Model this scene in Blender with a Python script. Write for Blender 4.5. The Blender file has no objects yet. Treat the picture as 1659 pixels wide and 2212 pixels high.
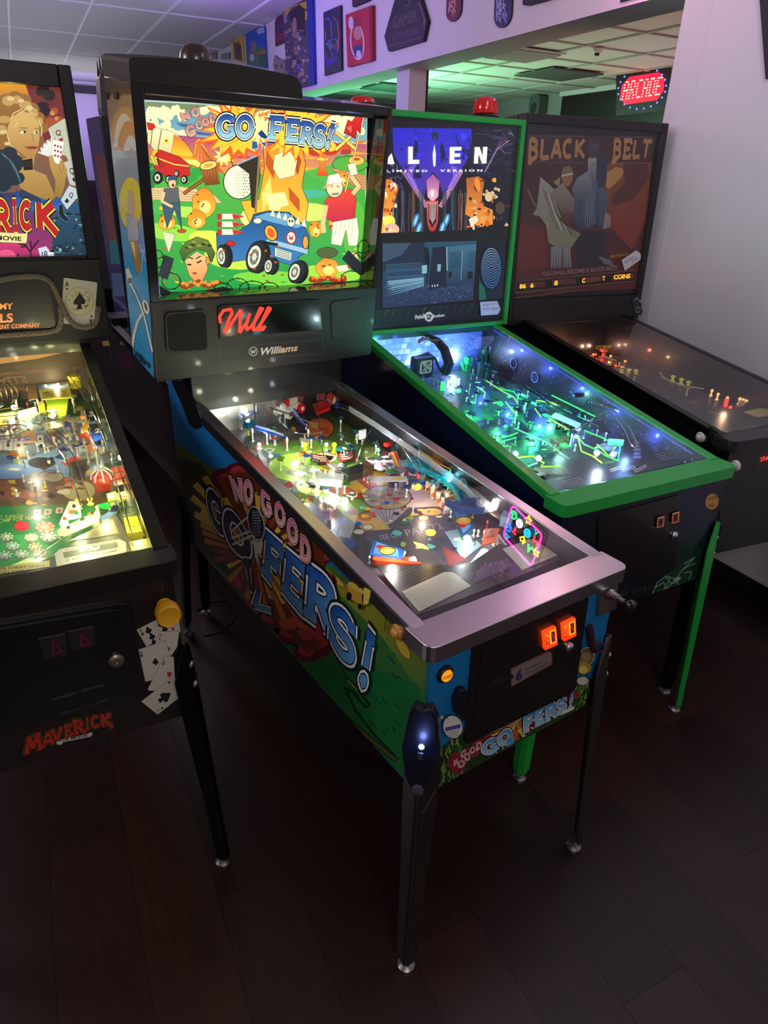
import bpy, math, random
from math import sin, cos, pi, radians, atan, atan2, sqrt, tan
from mathutils import Vector as V, Matrix as M
from mathutils.geometry import tessellate_polygon
random.seed(7)
SC = bpy.context.scene
COL = SC.collection
# ------------------------------------------------------------------ camera
IW, IH, FPX = 1659.0, 2212.0, 1430.6
CP = V((-.618, -.734, 1.647)); YAW, PITCH, ROLL = -.604, -.464, .031
CF = V((-sin(YAW)*cos(PITCH), cos(YAW)*cos(PITCH), sin(PITCH)))
_r = V((cos(YAW), sin(YAW), 0)); _u = _r.cross(CF)
CR = cos(ROLL)*_r + sin(ROLL)*_u
CU = -sin(ROLL)*_r + cos(ROLL)*_u
cd = bpy.data.cameras.new('camera'); cam = bpy.data.objects.new('camera', cd); COL.objects.link(cam)
cam.matrix_world = M(((CR.x, CU.x, -CF.x, CP.x), (CR.y, CU.y, -CF.y, CP.y), (CR.z, CU.z, -CF.z, CP.z), (0, 0, 0, 1)))
cd.sensor_fit = 'VERTICAL'; cd.sensor_height = 24.0; cd.lens = 24.0*FPX/IH; cd.clip_start = .02
SC.camera = cam
SC.view_settings.view_transform = 'Standard'; SC.view_settings.look = 'None'
SC.view_settings.gamma = 1.0; SC.view_settings.use_curve_mapping = False
SC.view_settings.exposure = 0.0
w = bpy.data.worlds.new('world'); SC.world = w; w.use_nodes = True
w.node_tree.nodes['Background'].inputs[0].default_value = (.03, .025, .04, 1)
w.node_tree.nodes['Background'].inputs[1].default_value = .3
# room frame: N points to the right wall, D runs along it away from the camera
RK = -.13
RN = V((cos(RK), sin(RK), 0)); RD = V((-sin(RK), cos(RK), 0))
RM = M(((RN.x, RD.x, 0, 0), (RN.y, RD.y, 0, 0), (0, 0, 1, 0), (0, 0, 0, 1)))
def RP(x, y, z): return RM @ V((x, y, z))
def light(name, kind, loc, power, col, size=.2, target=None, sizey=None, spread=None, rad=.02):
    l = bpy.data.lights.new(name, kind); l.energy = power; l.color = col
    if kind == 'AREA':
        l.size = size
        if sizey: l.shape = 'RECTANGLE'; l.size_y = sizey
        if spread: l.spread = spread
    else: l.shadow_soft_size = rad
    o = bpy.data.objects.new(name, l); COL.objects.link(o); o.location = loc
    if target is not None:
        o.rotation_euler = (V(target)-V(loc)).to_track_quat('-Z', 'Y').to_euler()
    return o
# coloured LED strip washes, plus area lights added to brighten ceiling and machines
light('ceiling_wash', 'AREA', RP(-.6, 7.0, 1.95), 36, (.80, .78, 1), 3.2, RP(-.6, 7.0, 3), 7.0)  # broad upward area light without a fixture, added to even out the ceiling
light('ceiling_wash_violet', 'AREA', RP(.3, 5.6, 2.45), 15, (.28, .16, 1), 3.0, RP(.3, 6.0, 3.2), .8)
light('far_wall_violet', 'AREA', RP(.6, 12.9, 2.2), 14, (.45, .3, 1), 2.0, RP(.9, 14, 2.7), .4)
light('header_wash_violet', 'AREA', RP(1.0, 5.2, 2.42), 14, (.45, .25, 1), 3.2, RP(2.3, 5.2, 2.8), .3)
light('header_wash_pink', 'AREA', RP(1.1, 1.9, 2.40), 4.5, (1, .50, .78), 1.6, RP(2.3, 2.6, 2.7), .3)
light('far_room_lamp', 'AREA', RP(.4, 12.2, 2.0), 14, (.93, .93, 1), 2.0, RP(.4, 12.2, 3.2), 2.0)
light('left_fill', 'AREA', RP(-3.2, 1.6, 2.9), 60, (.86, .86, 1), 1.2, RP(-.2, 1.0, .7), 1.2)  # added fill from the left for the blue cabinet side, no fixture
light('front_fill', 'AREA', RP(-.6, -2.4, 2.9), 38, (.95, .85, .85), 1.2, RP(.3, .4, .8), 1.2)  # added soft fill on the machine fronts, no fixture
light('green_wash', 'AREA', RP(3.2, 6.6, 1.9), 40, (.20, 1, .45), 1.2, RP(3.2, 6.4, 2.7), 2.4)
light('red_wash', 'AREA', RP(2.9, 2.4, 2.25), 3.6, (1, .28, .30), .3, RP(2.9, 3.0, 2.7), 1.0)
light('other_room_lamp', 'AREA', RP(4.0, 4.4, 1.7), 11, (1, .86, .62), 2.0, RP(4.0, 4.4, 2.7), 3.0)
light('other_room_wall_lamp', 'AREA', RP(3.2, 6.4, 2.0), 9, (.8, 1, .85), .8, RP(5.4, 6.4, 2.2), .8)
light('right_wall_glow', 'AREA', RP(.9, .1, 2.7), 9, (.86, .80, 1), .8, RP(2.1, .9, 1.5), .5)
light('aisle_lamp', 'AREA', RP(-.9, 4.4, 2.6), 14, (1, .75, .72), .8, RP(-.1, 2.6, 0), .8)
# ------------------------------------------------------------------ materials
def lin(c):
    c = c/255.0
    return c/12.92 if c <= .04045 else ((c+.055)/1.055)**2.4
def rgb(c, a=1.0):
    if isinstance(c, str):
        c = c.lstrip('#')
        if len(c) == 3: c = ''.join(x*2 for x in c)
        c = tuple(int(c[i:i+2], 16) for i in (0, 2, 4))
    return (lin(c[0]), lin(c[1]), lin(c[2]), a)
MATS = {}
def mat(name, col=(128, 128, 128), rough=.5, metal=0., emis=None, es=0., alpha=1., trans=0., coat=0., noise=None, bump=None, spec=.5):
    if name in MATS: return MATS[name]
    m = bpy.data.materials.new(name); m.use_nodes = True; nt = m.node_tree; b = nt.nodes['Principled BSDF']
    b.inputs['Base Color'].default_value = rgb(col); b.inputs['Roughness'].default_value = rough
    b.inputs['Metallic'].default_value = metal; b.inputs['Specular IOR Level'].default_value = spec
    b.inputs['Coat Weight'].default_value = coat; b.inputs['Coat Roughness'].default_value = .08
    if emis: b.inputs['Emission Color'].default_value = rgb(emis); b.inputs['Emission Strength'].default_value = es
    if alpha < 1: b.inputs['Alpha'].default_value = alpha
    if trans: b.inputs['Transmission Weight'].default_value = trans
    if noise:   # (scale, amount, stretch)
        tc = nt.nodes.new('ShaderNodeTexCoord'); mp = nt.nodes.new('ShaderNodeMapping'); n = nt.nodes.new('ShaderNodeTexNoise')
        mp.inputs['Scale'].default_value = noise[2]; n.inputs['Scale'].default_value = noise[0]; n.inputs['Detail'].default_value = 6
        mx = nt.nodes.new('ShaderNodeMix'); mx.data_type = 'RGBA'
        c = rgb(col); k = noise[1]
        mx.inputs[6].default_value = (c[0]*(1-k), c[1]*(1-k), c[2]*(1-k), 1); mx.inputs[7].default_value = (min(1, c[0]*(1+k)), min(1, c[1]*(1+k)), min(1, c[2]*(1+k)), 1)
        nt.links.new(tc.outputs['Object'], mp.inputs[0]); nt.links.new(mp.outputs[0], n.inputs[0])
        nt.links.new(n.outputs[0], mx.inputs[0]); nt.links.new(mx.outputs[2], b.inputs['Base Color'])
        if bump:
            bp = nt.nodes.new('ShaderNodeBump'); bp.inputs['Strength'].default_value = bump; bp.inputs['Distance'].default_value = .002
            nt.links.new(n.outputs[0], bp.inputs['Height']); nt.links.new(bp.outputs[0], b.inputs['Normal'])
    MATS[name] = m; return m
def printmat(name, es=0., rough=.35, coat=0., dim=1., metal=0.):
    """flat print whose colours live in the mesh; es > 0 for backlit film"""
    if name in MATS: return MATS[name]
    m = bpy.data.materials.new(name); m.use_nodes = True; nt = m.node_tree; b = nt.nodes['Principled BSDF']
    a = nt.nodes.new('ShaderNodeAttribute'); a.attribute_name = 'Col'
    b.inputs['Roughness'].default_value = rough; b.inputs['Coat Weight'].default_value = coat; b.inputs['Coat Roughness'].default_value = .05
    b.inputs['Metallic'].default_value = metal
    if es: 
        nt.links.new(a.outputs['Color'], b.inputs['Emission Color']); b.inputs['Emission Strength'].default_value = es
        b.inputs['Base Color'].default_value = (.01, .01, .01, 1)
    else: nt.links.new(a.outputs['Color'], b.inputs['Base Color'])
    MATS[name] = m; return m
def glassmat(name, tint=(1, 1, 1), refl=1.0, rough=0.0, base=0.):
    """thin clear pane: fresnel mix of see-through and mirror"""
    if name in MATS: return MATS[name]
    m = bpy.data.materials.new(name); m.use_nodes = True; nt = m.node_tree; nt.nodes.clear()
    o = nt.nodes.new('ShaderNodeOutputMaterial'); t = nt.nodes.new('ShaderNodeBsdfTransparent'); g = nt.nodes.new('ShaderNodeBsdfGlossy')
    f = nt.nodes.new('ShaderNodeFresnel'); f.inputs[0].default_value = 1.5; mx = nt.nodes.new('ShaderNodeMixShader')
    t.inputs[0].default_value = (*tint, 1); g.inputs['Roughness'].default_value = rough; g.inputs['Color'].default_value = (refl, refl, refl, 1)
    ge = nt.nodes.new('ShaderNodeNewGeometry'); iv = nt.nodes.new('ShaderNodeMath'); iv.operation = 'SUBTRACT'; iv.inputs[0].default_value = 1
    ml = nt.nodes.new('ShaderNodeMath'); ml.operation = 'MULTIPLY'
    nt.links.new(ge.outputs['Backfacing'], iv.inputs[1]); nt.links.new(iv.outputs[0], ml.inputs[1])
    if base:
        ad = nt.nodes.new('ShaderNodeMath'); ad.operation = 'ADD'; ad.inputs[1].default_value = base; ad.use_clamp = True
        nt.links.new(f.outputs[0], ad.inputs[0]); nt.links.new(ad.outputs[0], ml.inputs[0])
    else: nt.links.new(f.outputs[0], ml.inputs[0])
    nt.links.new(ml.outputs[0], mx.inputs[0])
    nt.links.new(t.outputs[0], mx.inputs[1]); nt.links.new(g.outputs[0], mx.inputs[2]); nt.links.new(mx.outputs[0], o.inputs[0])
    MATS[name] = m; return m
def plasticmat(name, col, alpha=.5, rough=.1):
    return mat(name, col, rough, alpha=alpha, coat=.3)
def glow(name, col, es): return mat(name, (10, 10, 10), .4, emis=col, es=es)
# ------------------------------------------------------------------ mesh builder
class MB:
    def __init__(s): s.v = []; s.f = []; s.c = []
    def add(s, vs, fs, Mx=None, col=None):
        o = len(s.v); s.v += [tuple(Mx @ V(p)) if Mx else tuple(p) for p in vs]; s.f += [tuple(i+o for i in f) for f in fs]
        return s
    def box(s, x0, x1, y0, y1, z0, z1, Mx=None):
        vs = [(x, y, z) for z in (z0, z1) for y in (y0, y1) for x in (x0, x1)]
        return s.add(vs, [(0, 2, 3, 1), (4, 5, 7, 6), (0, 1, 5, 4), (2, 6, 7, 3), (0, 4, 6, 2), (1, 3, 7, 5)], Mx)
    def prism(s, pts, h0, h1, Mx=None):
        """pts counter-clockwise in xy, extruded in z"""
        a = sum(pts[i][0]*pts[(i+1) % len(pts)][1]-pts[(i+1) % len(pts)][0]*pts[i][1] for i in range(len(pts)))
        if a < 0: pts = pts[::-1]
        n = len(pts); vs = [(x, y, h0) for x, y in pts]+[(x, y, h1) for x, y in pts]
        tr = tessellate_polygon([[V((x, y, 0)) for x, y in pts]])
        fs = []
        for t in tr:
            A, B, C = [pts[i] for i in t]
            if (B[0]-A[0])*(C[1]-A[1])-(C[0]-A[0])*(B[1]-A[1]) < 0: t = (t[0], t[2], t[1])
            fs += [(t[2], t[1], t[0]), (t[0]+n, t[1]+n, t[2]+n)]
        fs += [(i, (i+1) % n, (i+1) % n+n, i+n) for i in range(n)]
        return s.add(vs, fs, Mx)
    def tube(s, pts, r, seg=6, closed=False, Mx=None, r2=None):
        P = [V(p) for p in pts]; n = len(P); rings = []
        up = None
        for i in range(n):
            if closed: d = P[(i+1) % n]-P[i-1]
            else: d = P[min(i+1, n-1)]-P[max(i-1, 0)]
            d.normalize()
            if up is None: up = V((0, 0, 1)) if abs(d.z) < .9 else V((1, 0, 0))
            a = d.cross(up)
            if a.length < 1e-4: a = d.cross(V((1, .3, 0)))
            a.normalize(); b = a.cross(d).normalized(); up = b
            rr = r if r2 is None else r+(r2-r)*i/(n-1)
            rings.append([P[i]+a*cos(2*pi*k/seg)*rr+b*sin(2*pi*k/seg)*rr for k in range(seg)])
        vs = [p for R in rings for p in R]; fs = []
        for i in range(n if closed else n-1):
            j = (i+1) % n
            fs += [(i*seg+k, i*seg+(k+1) % seg, j*seg+(k+1) % seg, j*seg+k) for k in range(seg)]
        if not closed:
            fs += [tuple(range(seg))[::-1], tuple((n-1)*seg+k for k in range(seg))]
        return s.add(vs, fs, Mx)
    def lathe(s, prof, seg=16, Mx=None):
        """profile [(r,z)...] about z"""
        vs = []; fs = []
        for r, z in prof: vs += [(r*cos(2*pi*k/seg), r*sin(2*pi*k/seg), z) for k in range(seg)]
        for i in range(len(prof)-1):
            fs += [(i*seg+k, i*seg+(k+1) % seg, (i+1)*seg+(k+1) % seg, (i+1)*seg+k) for k in range(seg)]
        fs += [tuple(range(seg))[::-1], tuple((len(prof)-1)*seg+k for k in range(seg))]
        return s.add(vs, fs, Mx)
    def cyl(s, p0, p1, r, seg=12, r2=None): return s.tube([p0, p1], r, seg, r2=r2)
    def mesh(s, name):
        me = bpy.data.meshes.new(name); me.from_pydata(s.v, [], s.f); me.update(); return me
def obj(name, mb, m=None, parent=None, bevel=0, smooth=False, label=None, kind=None, loc=None, seg=2):
    me = mb.mesh(name) if isinstance(mb, MB) else mb
    o = bpy.data.objects.new(name, me); COL.objects.link(o)
    if m and not me.materials: me.materials.append(m)
    if parent: o.parent = parent
    if loc: o.location = loc
    if bevel:
        b = o.modifiers.new('bevel', 'BEVEL'); b.width = bevel; b.segments = seg; b.limit_method = 'ANGLE'; b.angle_limit = radians(40)
    if smooth:
        me.polygons.foreach_set('use_smooth', [True]*len(me.polygons))
        try: me.set_sharp_from_angle(angle=radians(50))
        except Exception: pass
    if label: o['label'] = label
    if kind: o['kind'] = kind
    return o
def tag(o, label, cat, group=None):
    o['label'] = label; o['category'] = cat
    if group: o['group'] = group
    return o
def thing(name, label, cat, Mx=None, group=None):
    o = bpy.data.objects.new(name, None); COL.objects.link(o); o.empty_display_size = .1
    if Mx is not None: o.matrix_world = Mx
    return tag(o, label, cat, group)
# ------------------------------------------------------------------ planes seen in the photograph
def ray(x, y): return CF + CR*((x-IW/2)/FPX) - CU*((y-IH/2)/FPX)
class Plane:
    """a real plane: origin, u, v axes, n = outward normal (all in the parent's space), W = parent's world matrix"""
    def __init__(s, O, U, Vv, W=M()):
        s.O = V(O); s.U = V(U).normalized(); s.V = V(Vv).normalized(); s.N = s.U.cross(s.V).normalized(); s.W = W; s.Wi = W.inverted()
        s.R3 = s.Wi.to_3x3()
    def at(s, x, y, h=0.):
        c = s.Wi @ CP; d = s.R3 @ ray(x, y); o = s.O+s.N*h
        t = (o-c).dot(s.N)/d.dot(s.N); p = c+d*t-o
        return p.dot(s.U), p.dot(s.V)
    def P(s, u, v, h=0.): return s.O+s.U*u+s.V*v+s.N*h
    def mat(s, u=0, v=0, h=0, rot=0):
        o = s.P(u, v, h); U = s.U*cos(rot)+s.V*sin(rot); W_ = -s.U*sin(rot)+s.V*cos(rot)
        return M(((U.x, W_.x, s.N.x, o.x), (U.y, W_.y, s.N.y, o.y), (U.z, W_.z, s.N.z, o.z), (0, 0, 0, 1)))
_glyph = {}
def glyphs(st, off=0.):
    k = (st, off)
    if k in _glyph: return _glyph[k]
    c = bpy.data.curves.new('t', 'FONT'); c.body = st; c.offset = off; c.resolution_u = 3
    o = bpy.data.objects.new('t', c); COL.objects.link(o)
    me = bpy.data.meshes.new_from_object(o.evaluated_get(bpy.context.evaluated_depsgraph_get()))
    vs = [(v.co.x, v.co.y) for v in me.vertices]; fs = [tuple(p.vertices) for p in me.polygons]
    COL.objects.unlink(o); bpy.data.objects.remove(o); bpy.data.curves.remove(c); bpy.data.meshes.remove(me)
    if vs:
        x0 = min(v[0] for v in vs); x1 = max(v[0] for v in vs); y0 = min(v[1] for v in vs); y1 = max(v[1] for v in vs)
        vs = [((x-x0)/(x1-x0 or 1), (y-y0)/(y1-y0 or 1)) for x, y in vs]
    _glyph[k] = (vs, fs); return _glyph[k]
def quadmap(q, s, t):
    """q = (bottom-left, bottom-right, top-right, top-left)"""
    (ax, ay), (bx, by), (cx, cy), (dx, dy) = q
    return (ax*(1-s)*(1-t)+bx*s*(1-t)+cx*s*t+dx*(1-s)*t, ay*(1-s)*(1-t)+by*s*(1-t)+cy*s*t+dy*(1-s)*t)
def arc(cx, cy, rx, ry, a0, a1, n=9):
    return [(cx+rx*cos(radians(a0+(a1-a0)*i/n)), cy+ry*sin(radians(a0+(a1-a0)*i/n))) for i in range(n+1)]
# hand drawn poster lettering: strokes in a unit box, y up
LET = {
 'G': [arc(.5, .5, .4, .42, 40, 330, 12), [(.5, .4), (1, .4)], [(.84, .4), (.84, .08)], [(.82, .95), (.82, .66)]],
 'O': [arc(.5, .5, .4, .42, 0, 360, 16)],
 'F': [[(.28, .05), (.28, .95)], [(.08, .93), (.95, .93)], [(.28, .5), (.7, .5)], [(.06, .06), (.52, .06)], [(.92, .93), (.92, .7)], [(.7, .62), (.7, .38)]],
 'E': [[(.28, .05), (.28, .95)], [(.08, .93), (.95, .93)], [(.28, .5), (.72, .5)], [(.08, .07), (.95, .07)], [(.92, .93), (.92, .72)], [(.92, .07), (.92, .28)], [(.7, .6), (.7, .4)]],
 'R': [[(.25, .05), (.25, .95)], [(.05, .93), (.5, .93)]+arc(.5, .7, .35, .23, 90, -90, 6)+[(.25, .47)], [(.5, .47), (.85, .06)], [(.05, .06), (.45, .06)], [(.7, .06), (1, .06)]],
 'S': [arc(.48, .72, .34, .22, 20, 270, 9)+arc(.5, .27, .36, .22, 90, -160, 9)[0:], [(.84, .95), (.84, .68)], [(.13, .05), (.13, .34)]],
 '!': [[(.35, .95), (.75, .95)], [(.55, .95), (.5, .32)], [(.44, .02), (.5, .02), (.5, .08), (.44, .08), (.44, .02)]],
 'N': [[(.2, .05), (.2, .93)], [(.2, .93), (.8, .07)], [(.8, .07), (.8, .95)], [(.02, .06), (.38, .06)], [(.62, .94), (.98, .94)], [(.02, .94), (.25, .94)]],
 'D': [[(.22, .05), (.22, .95)], [(.05, .93), (.45, .93)]+arc(.45, .5, .4, .43, 90, -90, 9)+[(.05, .07)]],
 'M': [[(.12, .04), (.2, .95)], [(.2, .95), (.5, .25)], [(.5, .25), (.8, .95)], [(.8, .95), (.9, .04)]],
 'A': [[(.08, .04), (.5, .96)], [(.5, .96), (.92, .04)], [(.22, .34), (.78, .34)]],
 'V': [[(.08, .96), (.5, .04)], [(.5, .04), (.92, .96)]],
 'I': [[(.5, .04), (.5, .96)], [(.25, .95), (.75, .95)], [(.25, .05), (.75, .05)]],
 'C': [arc(.52, .5, .4, .42, 50, 310, 12)],
 'K': [[(.2, .04), (.2, .96)], [(.9, .96), (.25, .5)], [(.3, .55), (.95, .04)]],
 'B': [[(.2, .0), (.2, .96)], [(.2, .93), (.5, .93)]+arc(.5, .72, .3, .2, 90, -90, 5)+[(.2, .52)]+[(.5, .52)]+arc(.5, .28, .36, .23, 90, -90, 6)+[(.1, .0)]],
 'L': [[(.25, .96), (.2, .06)], [(.2, .06), (.92, .1)]],
 'T': [[(.05, .93), (.95, .93)], [(.5, .93), (.48, .03)]],
 'W': [[(.06, .96), (.28, .04)], [(.28, .04), (.5, .7)], [(.5, .7), (.72, .04)], [(.72, .04), (.94, .96)]],
 '-': [[(.2, .5), (.8, .5)]], '.': [[(.4, .06), (.5, .06)]],
}
def clipfaces(uv, fs, cols, C):
    """cut convex faces to a convex counter-clockwise outline"""
    def inside(p): return all((b[0]-a[0])*(p[1]-a[1])-(b[1]-a[1])*(p[0]-a[0]) >= 0 for a, b in zip(C, C[1:]+C[:1]))
    ok = [inside(p) for p in uv]
    if all(ok): return uv, fs, cols
    V_ = list(uv); K = list(cols); F = []
    for f in fs:
        if all(ok[i] for i in f): F.append(f); continue
        P = [(V_[i], K[i]) for i in f]
        for a, b in zip(C, C[1:]+C[:1]):
            d = lambda p: (b[0]-a[0])*(p[1]-a[1])-(b[1]-a[1])*(p[0]-a[0])
            Q = []
            for i in range(len(P)):
                p, q = P[i-1], P[i]; dp, dq = d(p[0]), d(q[0])
                if (dp >= 0) != (dq >= 0):
                    t = dp/(dp-dq); Q.append(((p[0][0]+(q[0][0]-p[0][0])*t, p[0][1]+(q[0][1]-p[0][1])*t), tuple(p[1][k]+(q[1][k]-p[1][k])*t for k in range(5))))
                if dq >= 0: Q.append(q)
            P = Q
            if len(P) < 3: break
        if len(P) >= 3:
            o = len(V_); V_ += [p[0] for p in P]; K += [p[1] for p in P]; F.append(tuple(range(o, o+len(P))))
    used = sorted({i for f in F for i in f}); mp = {i: k for k, i in enumerate(used)}
    return [V_[i] for i in used], [tuple(mp[i] for i in f) for f in F], [K[i] for i in used]
def RC(u0, u1, v0, v1): return [(u0, v0), (u1, v0), (u1, v1), (u0, v1)]
class Art:
    """flat print on a plane, drawn in layers a few hundredths of a millimetre apart"""
    STEP = .00001
    def __init__(s, pl, lift=.0005, clip=None): s.pl = pl; s.clip = clip; s.v = []; s.f = []; s.c = []; s.l = lift; s.ox = s.oy = 0; s.k = 1.; s.cv = None
    def view(s, ox, oy, k): s.ox, s.oy, s.k = ox, oy, k; return s
    def _m(s, p): return s.pl.at(s.ox+p[0]/s.k, s.oy+p[1]/s.k)
    def raw(s, pts, tris, cols, lifts=None):
        """pts in drawing coords"""
        uv = [s._m(p) for p in pts]
        if lifts is None: lifts = [0.]*len(pts)
        cols = [(*c, lf) for c, lf in zip(cols, lifts)]
        if s.clip: uv, tris, cols = clipfaces(uv, tris, cols, s.clip)
        o = len(s.v)
        for (u, v), c in zip(uv, cols): s.v.append(tuple(s.pl.P(u, v, s.l+c[4])))
        s.f += [tuple(i+o for i in t) for t in tris]; s.c += cols; s.l += s.STEP
    def col(s, c, p, g):
        if g is None: return rgb(c)
        c2, y0, y1 = g[:3]; q = p[0] if len(g) > 3 else p[1]
        t = max(0, min(1, (q-y0)/(y1-y0))); a, b = rgb(c), rgb(c2); return tuple(a[i]*(1-t)+b[i]*t for i in range(4))
    def poly(s, pts, c, g=None, out=None, ow=4):
        if out: s.line(list(pts)+[pts[0], pts[1]], ow, out)
        tr = [tuple(t) for t in tessellate_polygon([[V((x, y, 0)) for x, y in pts]])]
        s.raw(pts, tr, [s.col(c, p, g) for p in pts]); return s
    def ell(s, cx, cy, rx, ry, c, ang=0, n=20, g=None, out=None, ow=4):
        a = radians(ang); P = []
        for i in range(n):
            x, y = rx*cos(2*pi*i/n), ry*sin(2*pi*i/n); P.append((cx+x*cos(a)-y*sin(a), cy+x*sin(a)+y*cos(a)))
        if out: s.ell(cx, cy, rx+ow, ry+ow, out, ang, n)
        s.raw([(cx, cy)]+P, [(0, i+1, (i+1) % n+1) for i in range(n)], [s.col(c, p, g) for p in [(cx, cy)]+P]); return s
    def strokes(s, lines, w_, c, g=None, mp=None, cap=True):
        vs = []; fs = []; lf = []
        for L in lines:
            for a, b in zip(L, L[1:]):
                dx, dy = b[0]-a[0], b[1]-a[1]; d = sqrt(dx*dx+dy*dy) or 1; nx, ny = -dy/d*w_/2, dx/d*w_/2
                o = len(vs); vs += [(a[0]+nx, a[1]+ny), (b[0]+nx, b[1]+ny), (b[0]-nx, b[1]-ny), (a[0]-nx, a[1]-ny)]; fs += [(o, o+1, o+2, o+3)]
            if cap and len(L) > 2:
                for a in L[1:-1]:
                    o = len(vs); vs += [(a[0]+w_/2*cos(k*pi/4), a[1]+w_/2*sin(k*pi/4)) for k in range(8)]; fs += [tuple(range(o, o+8))]
        if mp: vs = [mp(*p) for p in vs]
        for i, f in enumerate(fs): lf += [i*2.5e-6]*len(f)
        s.raw(vs, fs, [s.col(c, p, g) for p in vs], lf); s.l += len(fs)*2.5e-6; return s
    def line(s, pts, w_, c, g=None): return s.strokes([pts], w_, c, g)
    def star(s, cx, cy, r1, r2, n, c, jit=0, g=None, sx=1.):
        P = []
        for i in range(2*n):
            r = (r1 if i % 2 else r2)*(1+random.uniform(-jit, jit)); P.append((cx+sx*r*cos(pi*i/n), cy+r*sin(pi*i/n)))
        s.raw([(cx, cy)]+P, [(0, i+1, (i+1) % (2*n)+1) for i in range(2*n)], [s.col(c, p, g) for p in [(cx, cy)]+P]); return s
    def cloud(s, pts, r, c, jit=.3, g=None):
        for x, y in pts: s.ell(x, y, r*random.uniform(1-jit, 1+jit)*1.2, r*random.uniform(1-jit, 1+jit), c, n=10, g=g)
        return s
    def text(s, st, q, c, off=0.02, g=None):
        vs, fs = glyphs(st, off)
        if not vs: return s
        vs = [quadmap(q, *p) for p in vs]; s.raw(vs, fs, [s.col(c, p, g) for p in vs]); return s
    def letter(s, ch, q, w_, passes):
        """passes = [(extra width, colour, gradient)] back to front"""
        for e, c, g in passes: s.strokes(LET[ch], w_+e, c, g, lambda x, y: quadmap(q, x, y))
        return s
    def word(s, st, q, w_, passes, gap=.06):
        n = len(st)
        qs = []
        for i, ch in enumerate(st):
            a, b = (i+gap)/n, (i+1-gap)/n
            qs.append((quadmap(q, a, 0), quadmap(q, b, 0), quadmap(q, b, 1), quadmap(q, a, 1)))
        for e, c, g in passes:
            for ch, qq in zip(st, qs):
                if ch in LET: s.strokes(LET[ch], w_+e, c, g, lambda x, y, qq=qq: quadmap(qq, x, y))
        return s
    def done(s, name, m, parent, label=None, tint=(1, 1, 1)):
        me = bpy.data.meshes.new(name); me.from_pydata(s.v, [], s.f)
        at = me.color_attributes.new('Col', 'FLOAT_COLOR', 'POINT')
        at.data.foreach_set('color', [x for c in s.c for x in (c[0]*tint[0], c[1]*tint[1], c[2]*tint[2], 1.)]); me.materials.append(m)
        return obj(name, me, m, parent, label=label)
def blob(cx, cy, rx, ry, n=14, jit=.12, ph=0):
    return [(cx+rx*(1+random.uniform(-jit, jit))*cos(2*pi*i/n+ph), cy+ry*(1+random.uniform(-jit, jit))*sin(2*pi*i/n+ph)) for i in range(n)]
# ================================================================== the room
m_wall = mat('painted_wall', (214, 210, 214), .75, noise=(3, .03, (1, 1, 1)))
m_tile = mat('ceiling_tile', (205, 203, 200), .9, noise=(60, .06, (1, 1, 1)), bump=.3)
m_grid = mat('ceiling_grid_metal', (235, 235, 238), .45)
m_base = mat('black_rubber_base', (16, 15, 16), .5)
HZ = 3.07; OZ = 2.62; HB = 2.385; WX = 2.1
def rbox(x0, x1, y0, y1, z0, z1): return MB().box(x0, x1, y0, y1, z0, z1, RM)
# floor: dark planks running away from the camera
fl = obj('floor', rbox(-4, 7.4, -3, 14, -.06, -.012), mat('subfloor', (8, 6, 5), .9)); fl['kind'] = 'structure'
woods = []
for i, c in enumerate([(41, 23, 18), (46, 26, 20), (38, 21, 17), (50, 29, 21), (43, 24, 18)]):
    woods.append(mat('dark_wood_%d' % i, c, .34, noise=(9, .45, (9, .8, 1)), spec=.45))
pw_, pl_ = .19, 1.22
pm = {}
cnt = 0
for ix in range(-16, 12):
    for iy in range(-3, 5):
        x = ix*pw_; y = iy*pl_+(ix*.37 % 1)*pl_
        if cnt >= 298: continue
        # keep the planks near the aisles of the photograph
        if y > 4.2 and not (-1.5 < x < 1.0): continue
        if y < -2.2: continue
        k = random.randrange(5)
        if k not in pm:
            pm[k] = MB().box(.0004, pw_-.0004, .0004, pl_-.0004, -.012, 0).mesh('plank'); pm[k].materials.append(woods[k])
        o = bpy.data.objects.new('plank', pm[k]); COL.objects.link(o); o.parent = fl; o.matrix_world = RM @ M.Translation((x, y, 0)); cnt += 1
far = MB()
for ix in range(-22, 38):
    for iy in range(-3, 12):
        x = ix*pw_; y = iy*pl_+(ix*.37 % 1)*pl_
        near = (-16 <= ix < 12) and (-3 <= iy < 5) and not (y > 4.2 and not (-1.5 < x < 1.0)) and y >= -2.2
        if not near: far.box(x+.0008, x+pw_-.0008, y+.0008, y+pl_-.0008, -.012, 0, RM)
obj('plank_field', far, woods[0], fl, kind='stuff')
# walls
def struct(name, mb, m, bevel=0, parent=None):
    o = obj(name, mb, m, parent, bevel=bevel)
    if parent is None: o['kind'] = 'structure'
    return o
wr = struct('wall_right', rbox(WX, WX+.16, -3, 1.70, 0, HZ), m_wall)
struct('corner_bead', rbox(WX-.002, WX, 1.555, 1.562, 0, HZ), m_wall, parent=wr)
struct('trim_1', rbox(WX, WX+.26, 1.70, 14, HB, HZ), m_wall)['label'] = 'long white header beam above the opening'
struct('baseboard_right', rbox(WX-.012, WX, -3, 1.71, 0, .11), m_base, bevel=.003)
struct('wall_left', rbox(-4.1, -4, -3, 14, 0, HZ), m_wall)
struct('wall_back', rbox(-4, 7.4, 14, 14.1, 0, HZ), m_wall)
struct('wall_front', rbox(-4, 7.4, -3.1, -3, 0, HZ), m_wall)
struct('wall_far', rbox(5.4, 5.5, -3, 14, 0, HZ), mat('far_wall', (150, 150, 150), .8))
pil = struct('trim_2', rbox(2.20, 2.35, 4.30, 4.50, 0, HB), m_wall)
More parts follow.
